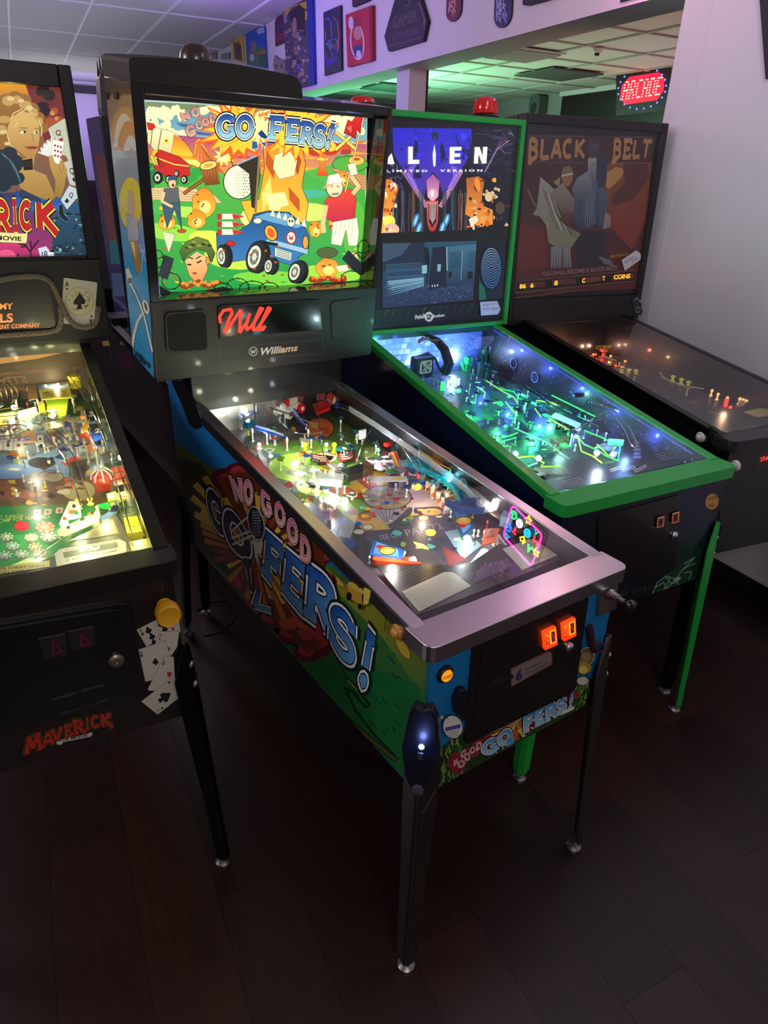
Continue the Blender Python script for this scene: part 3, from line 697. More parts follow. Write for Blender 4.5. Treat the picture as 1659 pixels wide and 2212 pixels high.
# standing figure with cap and grey shirt at left
A.poly([(400, 770), (455, 770), (468, 840), (480, 990), (440, 880), (400, 985), (372, 850)], '3f5c78', out='14181c', ow=4); A.poly([(385, 770), (460, 765), (465, 845), (380, 850)], '5c646a', out='14181c', ow=4)
A.ell(428, 742, 20, 27, 'f0c8a0', out='2a1c14', ow=3); A.poly([(402, 725), (455, 722), (448, 700), (415, 702)], '3a5080', out='14181c', ow=3); A.ell(432, 752, 7, 9, '7a1c1c'); A.strokes([[(385, 790), (372, 840), (430, 870)]], 14, 'f0c8a0')
A.ell(480, 1000, 24, 9, 'c84a28', out='2a1414', ow=2)
# golfer in red shirt at right
A.poly([(1300, 940), (1430, 930), (1440, 1010), (1430, 1080), (1385, 1080), (1370, 990), (1345, 1080), (1290, 1070)], 'f6f6ea', out='3a3a3a', ow=4)
for i in range(5): A.line([(1320+i*22, 950), (1312+i*22, 1030)], 3, 'c0c0b0')
A.poly([(1255, 840), (1300, 790), (1400, 770), (1425, 830), (1415, 930), (1300, 950), (1262, 930)], 'f04838', g=('c82a4a', 780, 940), out='4a1010', ow=4)
A.strokes([[(1405, 800), (1440, 760), (1396, 700)]], 30, '7a4a2a'); A.strokes([[(1405, 800), (1440, 760), (1396, 700)]], 24, 'f6cc98'); A.strokes([[(1262, 860), (1244, 960), (1250, 1010)]], 24, 'f6cc98')
A.ell(1308, 765, 44, 52, 'fbe2c4', out='4a3020', ow=4); A.poly([(1262, 750), (1275, 700), (1330, 688), (1352, 735), (1310, 742)], 'fdfdf4', out='5a5a5a', ow=3); A.poly([(1262, 750), (1240, 775), (1300, 745)], 'f0b890', out='6a4030', ow=2)
A.line([(1285, 760), (1300, 756)], 4, '4a3020'); A.line([(1318, 756), (1334, 762)], 4, '4a3020'); A.poly([(1290, 795), (1335, 792), (1328, 806), (1296, 808)], '8a8a88'); A.ell(1410, 1150, 26, 34, 'f0c890', out='5a2a1a', ow=3); A.ell(1400, 1185, 24, 12, 'd83a4a', out='3a1014', ow=2)
A.line([(1465, 385), (1365, 790)], 9, '3a3014'); A.line([(1465, 385), (1365, 790)], 5, 'f4e8a8')
A.poly([(1458, 380), (1425, 376), (1400, 410), (1380, 398), (1358, 470), (1385, 480), (1420, 500), (1428, 450), (1445, 470)], 'e02c2c', g=('a81c30', 380, 500), out='4a0c10', ow=4); A.poly([(1372, 440), (1400, 430), (1398, 470)], 'f86a5a')
A.poly([(1378, 640), (1420, 632), (1432, 690), (1396, 700)], 'f4f0dc', out='3a3a3a', ow=3)
# blue buggy
A.poly([(668, 1010), (770, 1010), (850, 960), (870, 910), (950, 892), (1060, 900), (1140, 970), (1168, 1030), (1166, 1110), (1110, 1140), (1108, 1175), (1060, 1180), (960, 1150), (860, 1150), (720, 1170), (672, 1100)], '1e4f94', g=('3a7cc8', 900, 1180), out='101828', ow=6)
A.poly([(870, 925), (945, 900), (1055, 905), (1130, 975), (1100, 985), (960, 950)], '6aa4dc'); A.poly([(945, 1040), (1165, 1100), (1160, 1125), (930, 1062)], '9ac4e8', out='101828', ow=3)
A.poly([(985, 1090), (1075, 1118), (1070, 1160), (985, 1135)], 'e8e8dc', out='101828', ow=3)
for j in range(4): A.line([(992, 1098+j*10), (1068, 1122+j*10)], 4, '4a6a90')
A.ell(1072, 1036, 22, 30, 'f6e8e0', out='a81c28', ow=6); A.word('W', [(1058, 1050), (1086, 1050), (1086, 1022), (1058, 1022)], .2, [(0, 'b01c2c', None)])
A.ell(962, 1010, 30, 42, 'f0b040', ang=-25, out='201410', ow=5); A.ell(962, 1010, 18, 28, 'e85a28', ang=-25); A.ell(1150, 1062, 14, 34, 'f0a040', out='201410', ow=4)
A.ell(890, 945, 22, 14, 'e8f0d8', out='1c3040', ow=3); A.ell(743, 1068, 24, 14, 'c82828', out='501010', ow=3)
for i in range(6): A.poly([(955+i*34, 915+i*11), (975+i*34, 880+i*10), (985+i*34, 925+i*11)], 'dfe4d8', out='202020', ow=2)
A.ell(1070, 950, 20, 26, 'f0ecd8', out='282018', ow=3); A.ell(1063, 946, 5, 7, '181818'); A.ell(1078, 946, 5, 7, '181818')
A.strokes([[(860, 1140), (880, 1090), (920, 1060), (1000, 1075)]], 16, '14202c')
for (x, y, a, b, ang) in ((700, 1135, 38, 66, -4), (880, 1140, 62, 92, 12), (955, 1190, 34, 48, 8), (1098, 1222, 50, 66, 14)):
    A.ell(x+18, y, a, b, '15151a', ang=ang); A.ell(x, y, a*.86, b*.96, '26262c', ang=ang); A.ell(x-8, y, a*.55, b*.68, 'e4e4d8', ang=ang); A.ell(x-8, y, a*.38, b*.48, '6a6a70', ang=ang); A.ell(x-8, y, a*.18, b*.22, 'f0f0e4', ang=ang)
    for t in range(6): A.line([(x-8, y), (x-8+a*.5*cos(t*1.05), y+b*.62*sin(t*1.05))], 3, 'b8b8b0')
for i in range(3):
    y = 920+i*42; A.poly([(690, y-14), (760, y-14), (815, y), (760, y+16), (690, y+16)], 'f4f0e4', out='1c1414', ow=3); A.poly([(752, y-14), (815, y), (758, y+16)], 'd82828'); A.poly([(672, y-12), (695, y-12), (695, y+14), (672, y+14)], 'c83020', out='1c1414', ow=2)
# lower figures: head in a camouflage hat
A.poly([(495, 1160), (560, 1110), (612, 1140), (618, 1210), (590, 1270), (560, 1285), (520, 1240)], 'f4c090', g=('e89058', 1120, 1280), out='2a140c', ow=5)
A.poly([(468, 1110), (500, 1060), (560, 1032), (620, 1050), (658, 1120), (640, 1170), (612, 1110), (560, 1096), (505, 1130), (488, 1165)], '6a8038', g=('3a5028', 1040, 1160), out='161c10', ow=5)
for _ in range(9): A.ell(random.uniform(500, 630), random.uniform(1055, 1095), 14, 7, random.choice(['8a9a48', '2a3a1c', 'a89848']), n=8)
A.line([(512, 1140), (540, 1150)], 6, '2a140c'); A.line([(556, 1150), (582, 1134)], 6, '2a140c'); A.line([(508, 1180), (530, 1182)], 8, '14141a'); A.line([(560, 1172), (586, 1160)], 8, '14141a'); A.ell(548, 1228, 12, 5, '8a2c1c'); A.ell(620, 1160, 9, 18, 'e89058', out='2a140c', ow=3)
A.cloud([(480+i*18, 1290+12*sin(i)) for i in range(12)], 15, '8a4418'); A.cloud([(486+i*20, 1282+8*sin(i*2)) for i in range(10)], 10, 'e09048')
A.cloud([(1180+i*18, 1262+8*sin(i)) for i in range(11)], 14, 'a03020'); A.cloud([(1190+i*20, 1254+6*sin(i*2)) for i in range(9)], 8, 'e8703c')
A.poly([(1310, 1190), (1372, 1182), (1384, 1212), (1330, 1222)], 'fbf2d0', out='4a2814', ow=3)
for _ in range(22): A.ell(random.choice([random.uniform(370, 450), random.uniform(620, 1150)]), random.uniform(1060, 1290), 9, 6, 'b05a28', n=8)
A.poly([(372, 1000), (440, 1020), (410, 1110), (404, 1110)], 'dcdcc8', out='303030', ow=3)
# dark posts and barbed wire along the bottom
A.poly([(352, 1290), (352, 1382), (900, 1345), (700, 1300), (560, 1330), (420, 1330)], '181c1c'); A.poly([(352, 1382), (1476, 1296), (1476, 1268), (1200, 1282), (900, 1318), (600, 1342), (352, 1350)], '1a2420')
A.poly([(352, 1240), (384, 1130), (434, 1150), (400, 1260)], '252c38', out='101410', ow=4); A.poly([(1348, 1150), (1380, 1105), (1475, 1200), (1470, 1240), (1440, 1235)], '232838', out='101410', ow=4)
for (x, y, a, b) in ((375, 1190, 45, 50), (420, 1270, 50, 45), (340, 1150, 40, 50), (780, 1300, 60, 45), (860, 1310, 70, 40), (950, 1315, 55, 38), (700, 1320, 50, 40), (1440, 1170, 50, 55), (1400, 1255, 60, 40), (1460, 1100, 30, 50)):
    A.strokes([[(x+a*cos(t*pi/8), y+b*sin(t*pi/8)) for t in range(17)]], 5, '16241a', cap=False)
    for t in range(0, 16, 3): A.line([(x+a*cos(t*pi/8)-8, y+b*sin(t*pi/8)-6), (x+a*cos(t*pi/8)+8, y+b*sin(t*pi/8)+6)], 4, '16241a')
# title on its explosion
A.star(770, 450, 190, 120, 17, 'f0602a', .15, sx=1.15); A.star(770, 450, 160, 95, 17, 'f8c838', .15, sx=1.15); A.star(1110, 450, 190, 110, 17, 'f0702a', .15, sx=1.2); A.star(1110, 450, 160, 90, 17, 'f8d040', .15, sx=1.2); A.star(900, 450, 90, 50, 12, 'fff4b0', .2)
for _ in range(40):
    a = random.uniform(0, 6.28); x, y = 920, 440; A.poly([(x+170*cos(a), y+60*sin(a)), (x+340*cos(a+.02), y+130*sin(a+.02)), (x+175*cos(a+.05), y+64*sin(a+.05))], random.choice(['c83a20', 'ffe880', 'f08028']))
pk = [(.22, '2a1018', None), (.10, 'f8f0e0', None), (.04, '501820', None), (0, 'e88aa0', ('f8d8c8', 0, 1))]
def pinkword(A, letters, w_=.2):
    for ch, q in letters:
        ys = [p[1] for p in q]
        for e, c, g in (( .26, '2a0c14', None), (.12, 'f6e8dc', None), (.05, '58101c', None), (-.02, 'd86a88', ('f6b8a8', min(ys), max(ys)))):
            A.strokes(LET[ch], w_+e, c, g, lambda x, y: quadmap(q, x, y))
def bx4(cx, cy, w_, h_, ang=0):
    a = radians(ang); r = []
    for sx, sy in ((-1, 1), (1, 1), (1, -1), (-1, -1)):
        x, y = sx*w_/2, sy*h_/2; r.append((cx+x*cos(a)-y*sin(a), cy+x*sin(a)+y*cos(a)))
    return r
pinkword(A, [('N', bx4(497, 378, 50, 46, -25)), ('O', bx4(550, 356, 42, 48, -8)), ('G', bx4(524, 456, 50, 58, -15)), ('O', bx4(570, 425, 38, 46, -15)), ('O', bx4(604, 408, 36, 42, -12)), ('D', bx4(644, 390, 44, 44, -8))])
def bluelet(A, ch, q, w_=.2, c1='1c4aa8', c2='9cd0f0', dk='10182c'):
    ys = [p[1] for p in q]
    for e, c, g in ((.30, dk, None), (.17, 'f8f8f0', None), (.06, dk, None), (0, c1, (c2, min(ys)+.15*(max(ys)-min(ys)), max(ys)-.1*(max(ys)-min(ys))))):
        A.strokes(LET[ch], w_+e, c, g, lambda x, y: quadmap(q, x, y))
for ch, q in (('G', bx4(718, 432, 108, 125, -2)), ('O', bx4(815, 434, 92, 122, 2)), ('F', bx4(984, 440, 92, 120, 4)), ('E', bx4(1072, 454, 84, 118, 5)), ('R', bx4(1152, 468, 84, 118, 7)), ('S', bx4(1220, 482, 70, 112, 8)), ('!', bx4(1275, 482, 60, 120, 12))): bluelet(A, ch, q)
A.poly([(885, 470), (905, 450), (940, 490), (925, 500), (900, 490)], '1c3a78', out='f8f8f0', ow=4); A.poly([(855, 510), (880, 515), (885, 550), (852, 555)], '2a5a98', out='f8f8f0', ow=4); A.poly([(900, 520), (925, 515), (930, 545)], '2a5a98', out='f8f8f0', ow=4)
A.done('backglass_artwork', P_back, bgo, tint=(1.0, 1.0, .80))
obj('backglass_pane', MB().box(-.345, .355, .078, .081, .222, .70, main.B), glassmat('backglass_clear', refl=.6), bgo)
# ---- speaker and display panel
pan = obj('display_panel', MB().box(-hw, hw, -.004, .06, .0, .228, main.B), mat('panel_black', (34, 32, 27), .45, coat=.1), R0, bevel=.003)
p0 = main.bplane(-.004); VW = (200, 480, 2.5136)
plate('speaker_grille', p0, px_rrect([(400, 712), (628, 700), (618, 470), (388, 490)], .14), .001, .007, mat('grille_frame', (44, 42, 36), .5), pan, VW, bevel=.002)
plate('grille_cloth', p0, px_rrect([(412, 696), (618, 686), (608, 482), (400, 502)], .12), .006, .009, mat('grille_cloth', (22, 21, 18), .9), pan, VW)
plate('speaker_grille', p0, px_rrect([(1300, 640), (1480, 605), (1465, 410), (1290, 430)], .14), .001, .004, MATS['grille_frame'], pan, VW, bevel=.001)
plate('display_bezel', p0, px_rrect([(688, 640), (1252, 600), (1240, 418), (678, 450)], .06), .001, .006, MATS['grille_frame'], pan, VW, bevel=.002)
plate('display_window', p0, px_rrect([(694, 620), (1240, 580), (1228, 425), (684, 458)], .02), .006, .007, mat('display_dark', (18, 15, 13), .15, coat=.4), pan, VW)
D = Art(p0, lift=.0075); D.view(*VW)
Wl = [[(690, 545), (684, 510), (705, 476), (745, 468), (752, 490), (735, 520), (712, 596)], [(712, 598), (800, 470)], [(800, 470), (792, 596)], [(792, 596), (838, 530)], [(850, 490), (838, 520), (828, 560), (834, 580), (858, 560)], [(858, 560), (918, 466), (905, 462), (870, 545), (868, 580), (884, 580), (905, 550)], [(905, 550), (960, 466), (948, 460), (908, 548), (902, 580), (918, 578), (932, 558)]]
D.strokes(Wl, 17, 'ff3a20', cap=True)
D.done('dot_matrix_letters', glow('display_red', (255, 48, 24), 1.6) if False else printmat('display_print', es=1.3), pan)
D = Art(p0, lift=.002); D.view(*VW)
D.ell(871, 700, 24, 26, 'c8c8c0'); D.ell(871, 700, 20, 22, '2a2822'); D.word('W', [(856, 714), (886, 710), (886, 688), (856, 690)], .16, [(0, 'd8d8d0', None)])
for i in range(6): pass
D.text('Williams', [(900, 724), (1108, 698), (1118, 660), (912, 682)], 'd8d8e0', .03, g=('f0c080', 900, 1110, 1))
D.line([(690, 655), (690, 750)], 2, '56524a'); D.line([(690, 752), (1250, 712)], 2, '56524a'); D.line([(1250, 712), (1248, 620)], 2, '56524a'); D.line([(690, 680), (1250, 636)], 2, '56524a')
D.done('panel_lettering', P_front_print, pan)
plate('panel_latch', p0, [(357, 396), (374, 396), (374, 405), (357, 405)], .0, .003, m_chrome, pan, VW)
# ---- backbox side print
sp_ = Plane(main.B @ V((-hw, 0, 0)), main.B.to_3x3() @ V((0, -1, 0)), main.B.to_3x3() @ V((0, 0, 1)), main.W)
S = Art(sp_, clip=RC(-main.bd, -.001, .001, main.bh-.001)); S.view(0, 100, 4.425)
S.poly([(1000, 300), (1300, 300), (1345, 1000), (1412, 2100), (1475, 3185), (1285, 3065), (1190, 2100), (1070, 1000)], '8c7448', g=('2f8fc0', 500, 2000))
S.poly([(1000, 300), (1300, 300), (1310, 470), (1015, 470)], '4a4038', g=('5c4c34', 300, 470))
for (cx, cy, a, b, c) in ((1190, 900, 130, 330, 'b88850'), (1190, 960, 100, 320, 'c8c8b8'), (1230, 1040, 110, 330, 'b8784a'), (1250, 1180, 85, 330, 'c8ccc8'), (1262, 1290, 62, 320, '98aab0')):
    S.poly([(cx+a*cos(radians(180+t*180/12)), cy+b*sin(radians(180+t*180/12))) for t in range(13)], c)
S.poly([(1060, 1000), (1345, 1000), (1380, 1500), (1125, 1500)], '8aa0a8', g=('3a7ea8', 1000, 1500))
S.ell(1250, 1500, 108, 248, 'd8c830', out='8a8020', ow=4)
for t in range(9): S.line([(1250, 1500), (1250+95*cos(t*.7), 1500+220*sin(t*.7))], 3, 'b8a828')
S.poly([(1230, 1380), (1265, 1380), (1290, 1560), (1262, 1700), (1225, 1600)], 'b8a888', out='4a4a50', ow=3); S.poly([(1205, 1600), (1310, 1640), (1330, 1820), (1290, 2000), (1230, 1850)], '9aa8b0', out='4a5060', ow=3); S.poly([(1240, 1860), (1320, 1860), (1350, 2130), (1310, 2180)], 'a87a3a', out='3a2c18', ow=3); S.poly([(1250, 1870), (1285, 1870), (1300, 2040)], 'e0cc70')
S.line([(1330, 1890), (1410, 2080)], 5, 'd8dce0'); S.line([(1370, 1990), (1350, 2170)], 5, 'd8dce0')
# crossed golf clubs
VB = (180, 520, 6.505); S.view(*VB)
S.poly([(600, 400), (640, 380), (690, 500), (690, 600), (660, 640), (625, 560)], 'e0dccc', out='202428', ow=5); S.ell(660, 560, 26, 42, '5a6468', out='202428', ow=3)
for j in range(4): S.line([(618, 425+j*26), (665, 420+j*26)], 4, '404448')
S.strokes([[(680, 620), (760, 790), (860, 1060), (975, 1560)]], 34, '2a3440'); S.strokes([[(680, 620), (760, 790), (860, 1060), (975, 1560)]], 22, 'e4dfd0')
for j in range(8): S.line([(690+j*11, 640+j*26), (712+j*11, 632+j*26)], 4, '303840')
S.strokes([[(850, 1000), (770, 1130), (720, 1300), (690, 1500)]], 46, '2a3440'); S.strokes([[(850, 1000), (770, 1130), (720, 1300), (690, 1500)]], 36, 'e4dfd0'); S.strokes([[(840, 1010), (765, 1140), (715, 1310)]], 5, '303840')
S.ell(885, 930, 42, 105, 'e4dfd0', ang=-14, out='202428', ow=6); S.ell(885, 925, 16, 70, '3a2c38', ang=-14)
S.text('Williams', [(716, 1640), (950, 1800), (955, 1700), (722, 1520)], '16222c', .03)
S.done('side_artwork', P_side_print, R0)
for (x, y) in ((233, 207), (254, 207)):
    plate('bolt_hole', sp_, [(x+4*cos(t*pi/6), y+8*sin(t*pi/6)) for t in range(12)], .0035, .0055, m_base, R0)
# ---- cabinet side print
lp = main.left()
C = Art(lp, lift=.0003, clip=main.side_clip()); C.view(340, 800, 2.765)
C.poly([(45, 50), (150, 50), (450, 330), (1000, 830), (1625, 1460), (1620, 1700), (1580, 2530), (160, 990), (100, 680)], '1c7cb8', g=('14609c', 100, 1500))
C.poly([(85, 435), (150, 450), (240, 520), (380, 625), (520, 800), (760, 960), (1000, 1150), (1060, 1180), (1160, 1270), (1240, 1320), (1330, 1430), (1430, 1500), (1520, 1570), (1600, 1680), (1620, 1700), (1580, 2530), (1440, 2400), (160, 990), (110, 680)], '5e6a24', g=('156a30', 500, 2000))
C.poly([(90, 500), (260, 560), (360, 700), (300, 900), (420, 1100), (500, 1300), (160, 990), (110, 680)], '3c3c1c', g=('1c2c1c', 500, 1100))
C.poly([(560, 1470), (900, 1700), (1250, 1760), (1620, 1900), (1580, 2530), (1480, 2430), (500, 1340)], '0e5a2c', g=('0f7a34', 1500, 2500))
C.poly([(1000, 1170), (1100, 1260), (1300, 1400), (1480, 1600), (1610, 1720), (1590, 1960), (1350, 1600), (1150, 1400), (1010, 1260)], '8c8a24', g=('1f6a30', 1500, 1900))
for _ in range(26):
    x = random.uniform(300, 1560); y0 = 440+(x-100)*.82
    C.line([(x, y0-random.uniform(20, 90)), (x+random.uniform(-8, 8), y0-random.uniform(-10, 20))], 4, '0d3f66')
for (x, y, a, b, an) in ((1075, 1255, 52, 16, 42), (1468, 1655, 78, 26, 60), (1515, 1600, 50, 12, 58)): C.ell(x, y, a, b, 'c8a838', ang=an, out='4a4a14', ow=4)
for _ in range(46):
    x = random.uniform(820, 1590); y = 1150+(x-900)*.8+random.uniform(60, 700)
    L_ = random.uniform(20, 70); C.poly([(x, y), (x+L_*.6, y+L_*.7), (x+L_*.55, y+L_*.9), (x-2, y+6)], random.choice(['0a3a1c', '0c4420', '1a5a2a']))
for (pts, w_, c) in (([(780, 1760), (900, 1860), (1060, 2020), (1250, 2180), (1430, 2330)], 30, '0a2c14'), ([(780, 1760), (900, 1860), (1060, 2020), (1250, 2180), (1430, 2330)], 18, '5a5a1e'), ([(1130, 1830), (1200, 1900), (1270, 2000), (1240, 2010), (1180, 1930), (1120, 1890), (1180, 2020), (1300, 2180), (1420, 2300)], 12, '0a2c14'), ([(1140, 1850), (1200, 1910)], 7, 'a89a3c')): C.strokes([pts], w_, c)
# burst cloud and rays
cl_ = [(400, 640), (480, 600), (560, 610), (640, 660), (730, 740), (830, 850), (900, 930), (960, 1040), (1000, 1100), (1010, 1260), (980, 1340), (960, 1480), (980, 1640), (900, 1690), (800, 1580), (680, 1480), (560, 1420), (500, 1260), (440, 1090), (360, 930), (340, 760)]
C.cloud(cl_, 62, '5a1420', .2); C.cloud([(x*.97+20, y*.97+30) for x, y in cl_], 46, 'a83038', .2); C.poly(cl_, '6a2c18')
for t in range(44):
    a = t*2*pi/44; r1 = 330+60*sin(t*3); sy = 1.12
    C.poly([(600+40*cos(a), 1080+40*sin(a)), (600+r1*cos(a-.05)+.45*r1*sin(a), 1080+sy*r1*sin(a-.05)+.35*r1*cos(a)), (600+r1*cos(a+.05)+.45*r1*sin(a), 1080+sy*r1*sin(a+.05)+.35*r1*cos(a))], random.choice(['d8a030', 'c87828', 'e8c840', '8a4018']))
C.star(590, 1060, 110, 40, 16, 'f4ecd0', .3)
C.cloud([(880+i*14, 1560+20*sin(i)) for i in range(8)], 34, 'a83038', .2); C.cloud([(760+i*20, 1500+24*sin(i)) for i in range(9)], 30, 'c05030', .2)
dk = (8, 10, 16)
for ch, q in (('G', [(330, 930), (430, 1005), (385, 760), (285, 690)]), ('O', [(425, 1060), (590, 1140), (515, 890), (385, 810)])): bluelet(C, ch, q, .2, '16284c', '1c2a4a', '101418')
for ch, q in (('F', [(620, 1180), (755, 1350), (760, 1060), (640, 950)]), ('E', [(735, 1290), (880, 1460), (900, 1180), (760, 1060)]), ('R', [(870, 1440), (1060, 1580), (1080, 1290), (890, 1150)]), ('S', [(1030, 1620), (1190, 1790), (1200, 1510), (1040, 1370)]), ('!', [(1160, 1840), (1320, 1900), (1340, 1640), (1220, 1500)])): bluelet(C, ch, q, .21, '1450a0', '64aee0', '0c1420')
bluelet(C, 'I', [(540, 1290), (590, 1310), (580, 1150), (505, 1130)], .3, '142440', '1c4070', '101418'); bluelet(C, 'L', [(560, 1400), (700, 1450), (690, 1330), (590, 1300)], .22, '1c4070', '5aa0d0', '101418')
C.strokes([[(450, 960), (540, 880), (570, 870)], [(450, 1000), (560, 960)], [(455, 1040), (560, 990), (600, 980)]], 14, 'e0d8c0'); C.ell(598, 910, 44, 98, '20242a', ang=-12, out='d8d8cc', ow=5)
for j in range(9):
    for i in range(4): C.ell(578+i*13+(j % 2)*5, 845+j*17, 4, 5.5, 'b8bcb8', n=6)
pinkword(C, [('N', [(470, 770), (530, 795), (520, 660), (435, 640)]), ('O', [(530, 795), (580, 800), (580, 670), (525, 650)]), ('-', [(590, 740), (615, 745), (612, 720), (588, 715)]), ('G', [(640, 860), (700, 870), (680, 730), (625, 700)]), ('O', [(720, 920), (780, 930), (770, 800), (710, 780)]), ('O', [(795, 1020), (855, 1040), (845, 900), (785, 880)]), ('D', [(860, 1110), (935, 1160), (925, 1010), (862, 980)])], .22)
# little cart with hay flames
C.poly([(1150, 1270), (1235, 1300), (1240, 1400), (1150, 1350)], 'c89a30', out='3a2810', ow=4); C.cloud([(1170+i*13, 1275+i*8) for i in range(9)], 14, 'd8b848', .3); C.ell(1160, 1345, 16, 26, '14181c', out='8a8a70', ow=2); C.ell(1225, 1405, 12, 18, '14181c'); C.poly([(1250, 1290), (1290, 1310), (1275, 1390), (1245, 1395)], 'e8d060'); C.line([(1380, 1460), (1375, 1550)], 4, '1a2a14'); C.line([(1390, 1470), (1420, 1500)], 4, '7a2c1c')
C.done('side_artwork', P_side_print, R0)
# hinge arm on the side, flipper button
plate('hinge_arm', lp, [(372, 818), (398, 822), (428, 872), (438, 902), (436, 920), (424, 926), (412, 912), (400, 880)], .001, .008, m_black, R0, bevel=.002)
u, v = lp.at(862, 1363)
Bm = lp.mat(u, v, 0)
fb = obj('flipper_button', MB().lathe([(0, 0), (.0165, 0), (.0165, .006), (.013, .0095), (.010, .008), (.0095, .014), (.007, .017), (0, .0175)], 20, Bm), mat('amber_plastic', (205, 140, 62), .35, coat=.3), R0, smooth=True)
# ---- front print and fittings
fp = main.front(); V3 = (840, 1220, 3.1904)
F = Art(fp, lift=.0003, clip=main.front_clip()); F.view(*V3)
F.poly([(282, 555), (1600, 20), (1520, 560), (1370, 960), (330, 1525), (200, 1560)], '0f6ca4')
F.poly([(300, 1300), (420, 1210), (520, 1150), (1420, 760), (1420, 1060), (300, 1680)], '24501c', g=('10300f', 900, 1500))
for _ in range(150):
    x = random.choice([random.uniform(330, 540), random.uniform(330, 560), random.uniform(1280, 1385)]); base = 1560-(x-330)*.54
    y = base-random.uniform(0, 260); L_ = random.uniform(30, 90); dx = random.uniform(-30, 30)
    F.poly([(x-7, y), (x+dx, y-L_), (x+7, y)], random.choice(['6a8c3c', '3f6e2c', '8aa04c', '1c3c18', '55803a', '0f2410']))
F.poly(blob(470, 1360, 60, 70), '8a1c34'); F.cloud([(560+i*70, 1290-i*40) for i in range(11)], 44, '8c2434', .3)
for t in range(26):
    a = t*2*pi/26; F.poly([(870, 1090), (870+170*cos(a-.06), 1090+120*sin(a-.06)-60*cos(a)), (870+170*cos(a+.06), 1090+120*sin(a+.06)-60*cos(a))], random.choice(['d8c060', 'c89038', 'e8e0a0', '8a5020']))
for i in range(10): F.poly([(700+i*45, 1250-i*28), (740+i*45, 1300-i*28), (760+i*45, 1205-i*28)], random.choice(['c89038', 'b85030', '8c2434', 'e0b848']))
pinkword(F, [('N', [(440, 1380), (480, 1370), (470, 1330), (440, 1345)]), ('O', [(470, 1400), (520, 1380), (515, 1335), (475, 1350)]), ('G', [(490, 1330), (530, 1310), (525, 1265), (490, 1280)]), ('O', [(515, 1350), (555, 1330), (550, 1285), (515, 1300)]), ('O', [(550, 1300), (590, 1280), (585, 1240), (550, 1255)]), ('D', [(590, 1275), (640, 1250), (630, 1205), (590, 1225)])], .2)
for ch, q in (('G', [(640, 1310), (750, 1270), (730, 1170), (630, 1230)]), ('O', [(745, 1250), (840, 1200), (830, 1110), (740, 1160)]), ('F', [(910, 1150), (1000, 1100), (1000, 1000), (905, 1050)]), ('E', [(990, 1105), (1070, 1065), (1065, 960), (990, 1005)]), ('R', [(1065, 1070), (1150, 1025), (1140, 930), (1060, 970)]), ('S', [(1145, 1030), (1215, 990), (1210, 900), (1145, 935)]), ('!', [(1205, 1000), (1270, 960), (1275, 870), (1220, 890)])): bluelet(F, ch, q, .22, '3a8cc0', '9ac8d8', '14161c')
F.poly([(800, 1240), (850, 1215), (840, 1170), (800, 1190)], '4a90c0', out='d8d8cc', ow=4); F.poly([(1180, 1000), (1265, 965), (1265, 985), (1180, 1025)], 'd8d8c8')
# ball on a tee
F.line([(420, 1190), (425, 1230)], 12, 'b08868'); F.ell(428, 1105, 66, 78, 'd8d4c8', ang=-12, out='14181c', ow=5)
F.poly([(375, 1110), (480, 1085), (482, 1112), (378, 1135)], '4a4a9a')
for j in range(4):
    for i in range(8): F.ell(378+i*13, 1145+j*12-i*3, 4, 4, '5a5a90', n=6)
F.star(352, 1038, 18, 8, 6, 'c8b890', .2); F.strokes([[(365, 1035), (400, 1050)]], 4, '2a2a38')
# tan oval stack at the right corner
F.ell(1350, 620, 50, 60, '6a5838', ang=15, out='d0c8b0', ow=4); F.poly(blob(1345, 625, 34, 36), '8a7848', out='2a2014', ow=3); F.poly(blob(1330, 700, 50, 46), 'a88838', out='2a2014', ow=4); F.ell(1328, 712, 30, 26, 'd8c05c'); F.ell(1322, 790, 40, 28, 'c8c4b4', out='24242c', ow=3)
F.ell(408, 552, 20, 24, '24343c')
F.done('front_artwork', P_front_print, R0)
door = plate('coin_door', fp, px_rrect([(508, 1235), (1270, 862), (1375, 128), (572, 482)], .045), .0, .007, mat('coin_door_black', (22, 17, 15), .33, coat=.3), R0, V3, bevel=.002)
plate('door_panel', fp, px_rrect([(545, 1165), (1250, 838), (1345, 205), (640, 490)], .09), .007, .0085, MATS['coin_door_black'], door, V3, bevel=.0015)
for q_ in ([(1040, 562), (1124, 522), (1112, 398), (1026, 438)], [(1170, 502), (1252, 462), (1246, 340), (1158, 382)]):
    pl_o = plate('coin_reject_button', fp, q_, .008, .016, mat('coin_button_red', (60, 12, 6), .3, emis=(255, 70, 16), es=1.0), door, V3, bevel=.0015)
    B_ = Art(fp, lift=.0165); B_.view(*V3)
    B_.poly([quadmap(q_, *p) for p in ((0, 0), (1, 0), (1, 1), (0, 1))], 'ff5a18', g=('e02808', q_[2][1], q_[0][1]))
    B_.poly([quadmap(q_, *p) for p in ((.45, .2), (.92, .2), (.92, .88), (.45, .88))], 'ffb030'); B_.poly([quadmap(q_, *p) for p in ((.55, .25), (.86, .25), (.86, .82), (.55, .82))], '5a0c04'); B_.line([quadmap(q_, .55, .8), quadmap(q_, .86, .3)], 3, 'd84018')
    for _ in range(9):
        a, b = random.uniform(.02, .4), random.uniform(.05, .9); B_.poly([quadmap(q_, a, b), quadmap(q_, a+.12, b), quadmap(q_, a+.06, b+.08)], random.choice(['ffb838', '8c1404', 'ff8020']))
    B_.done('button_print', printmat('coin_print', es=1.35), pl_o)
u, v = fp.at(840+1216/3.19, 1220+548/3.19)
obj('door_lock', MB().lathe([(0, .007), (.012, .007), (.012, .013), (.009, .017), (.003, .019), (0, .019)], 16, fp.mat(u, v)), m_chrome, door, smooth=True)
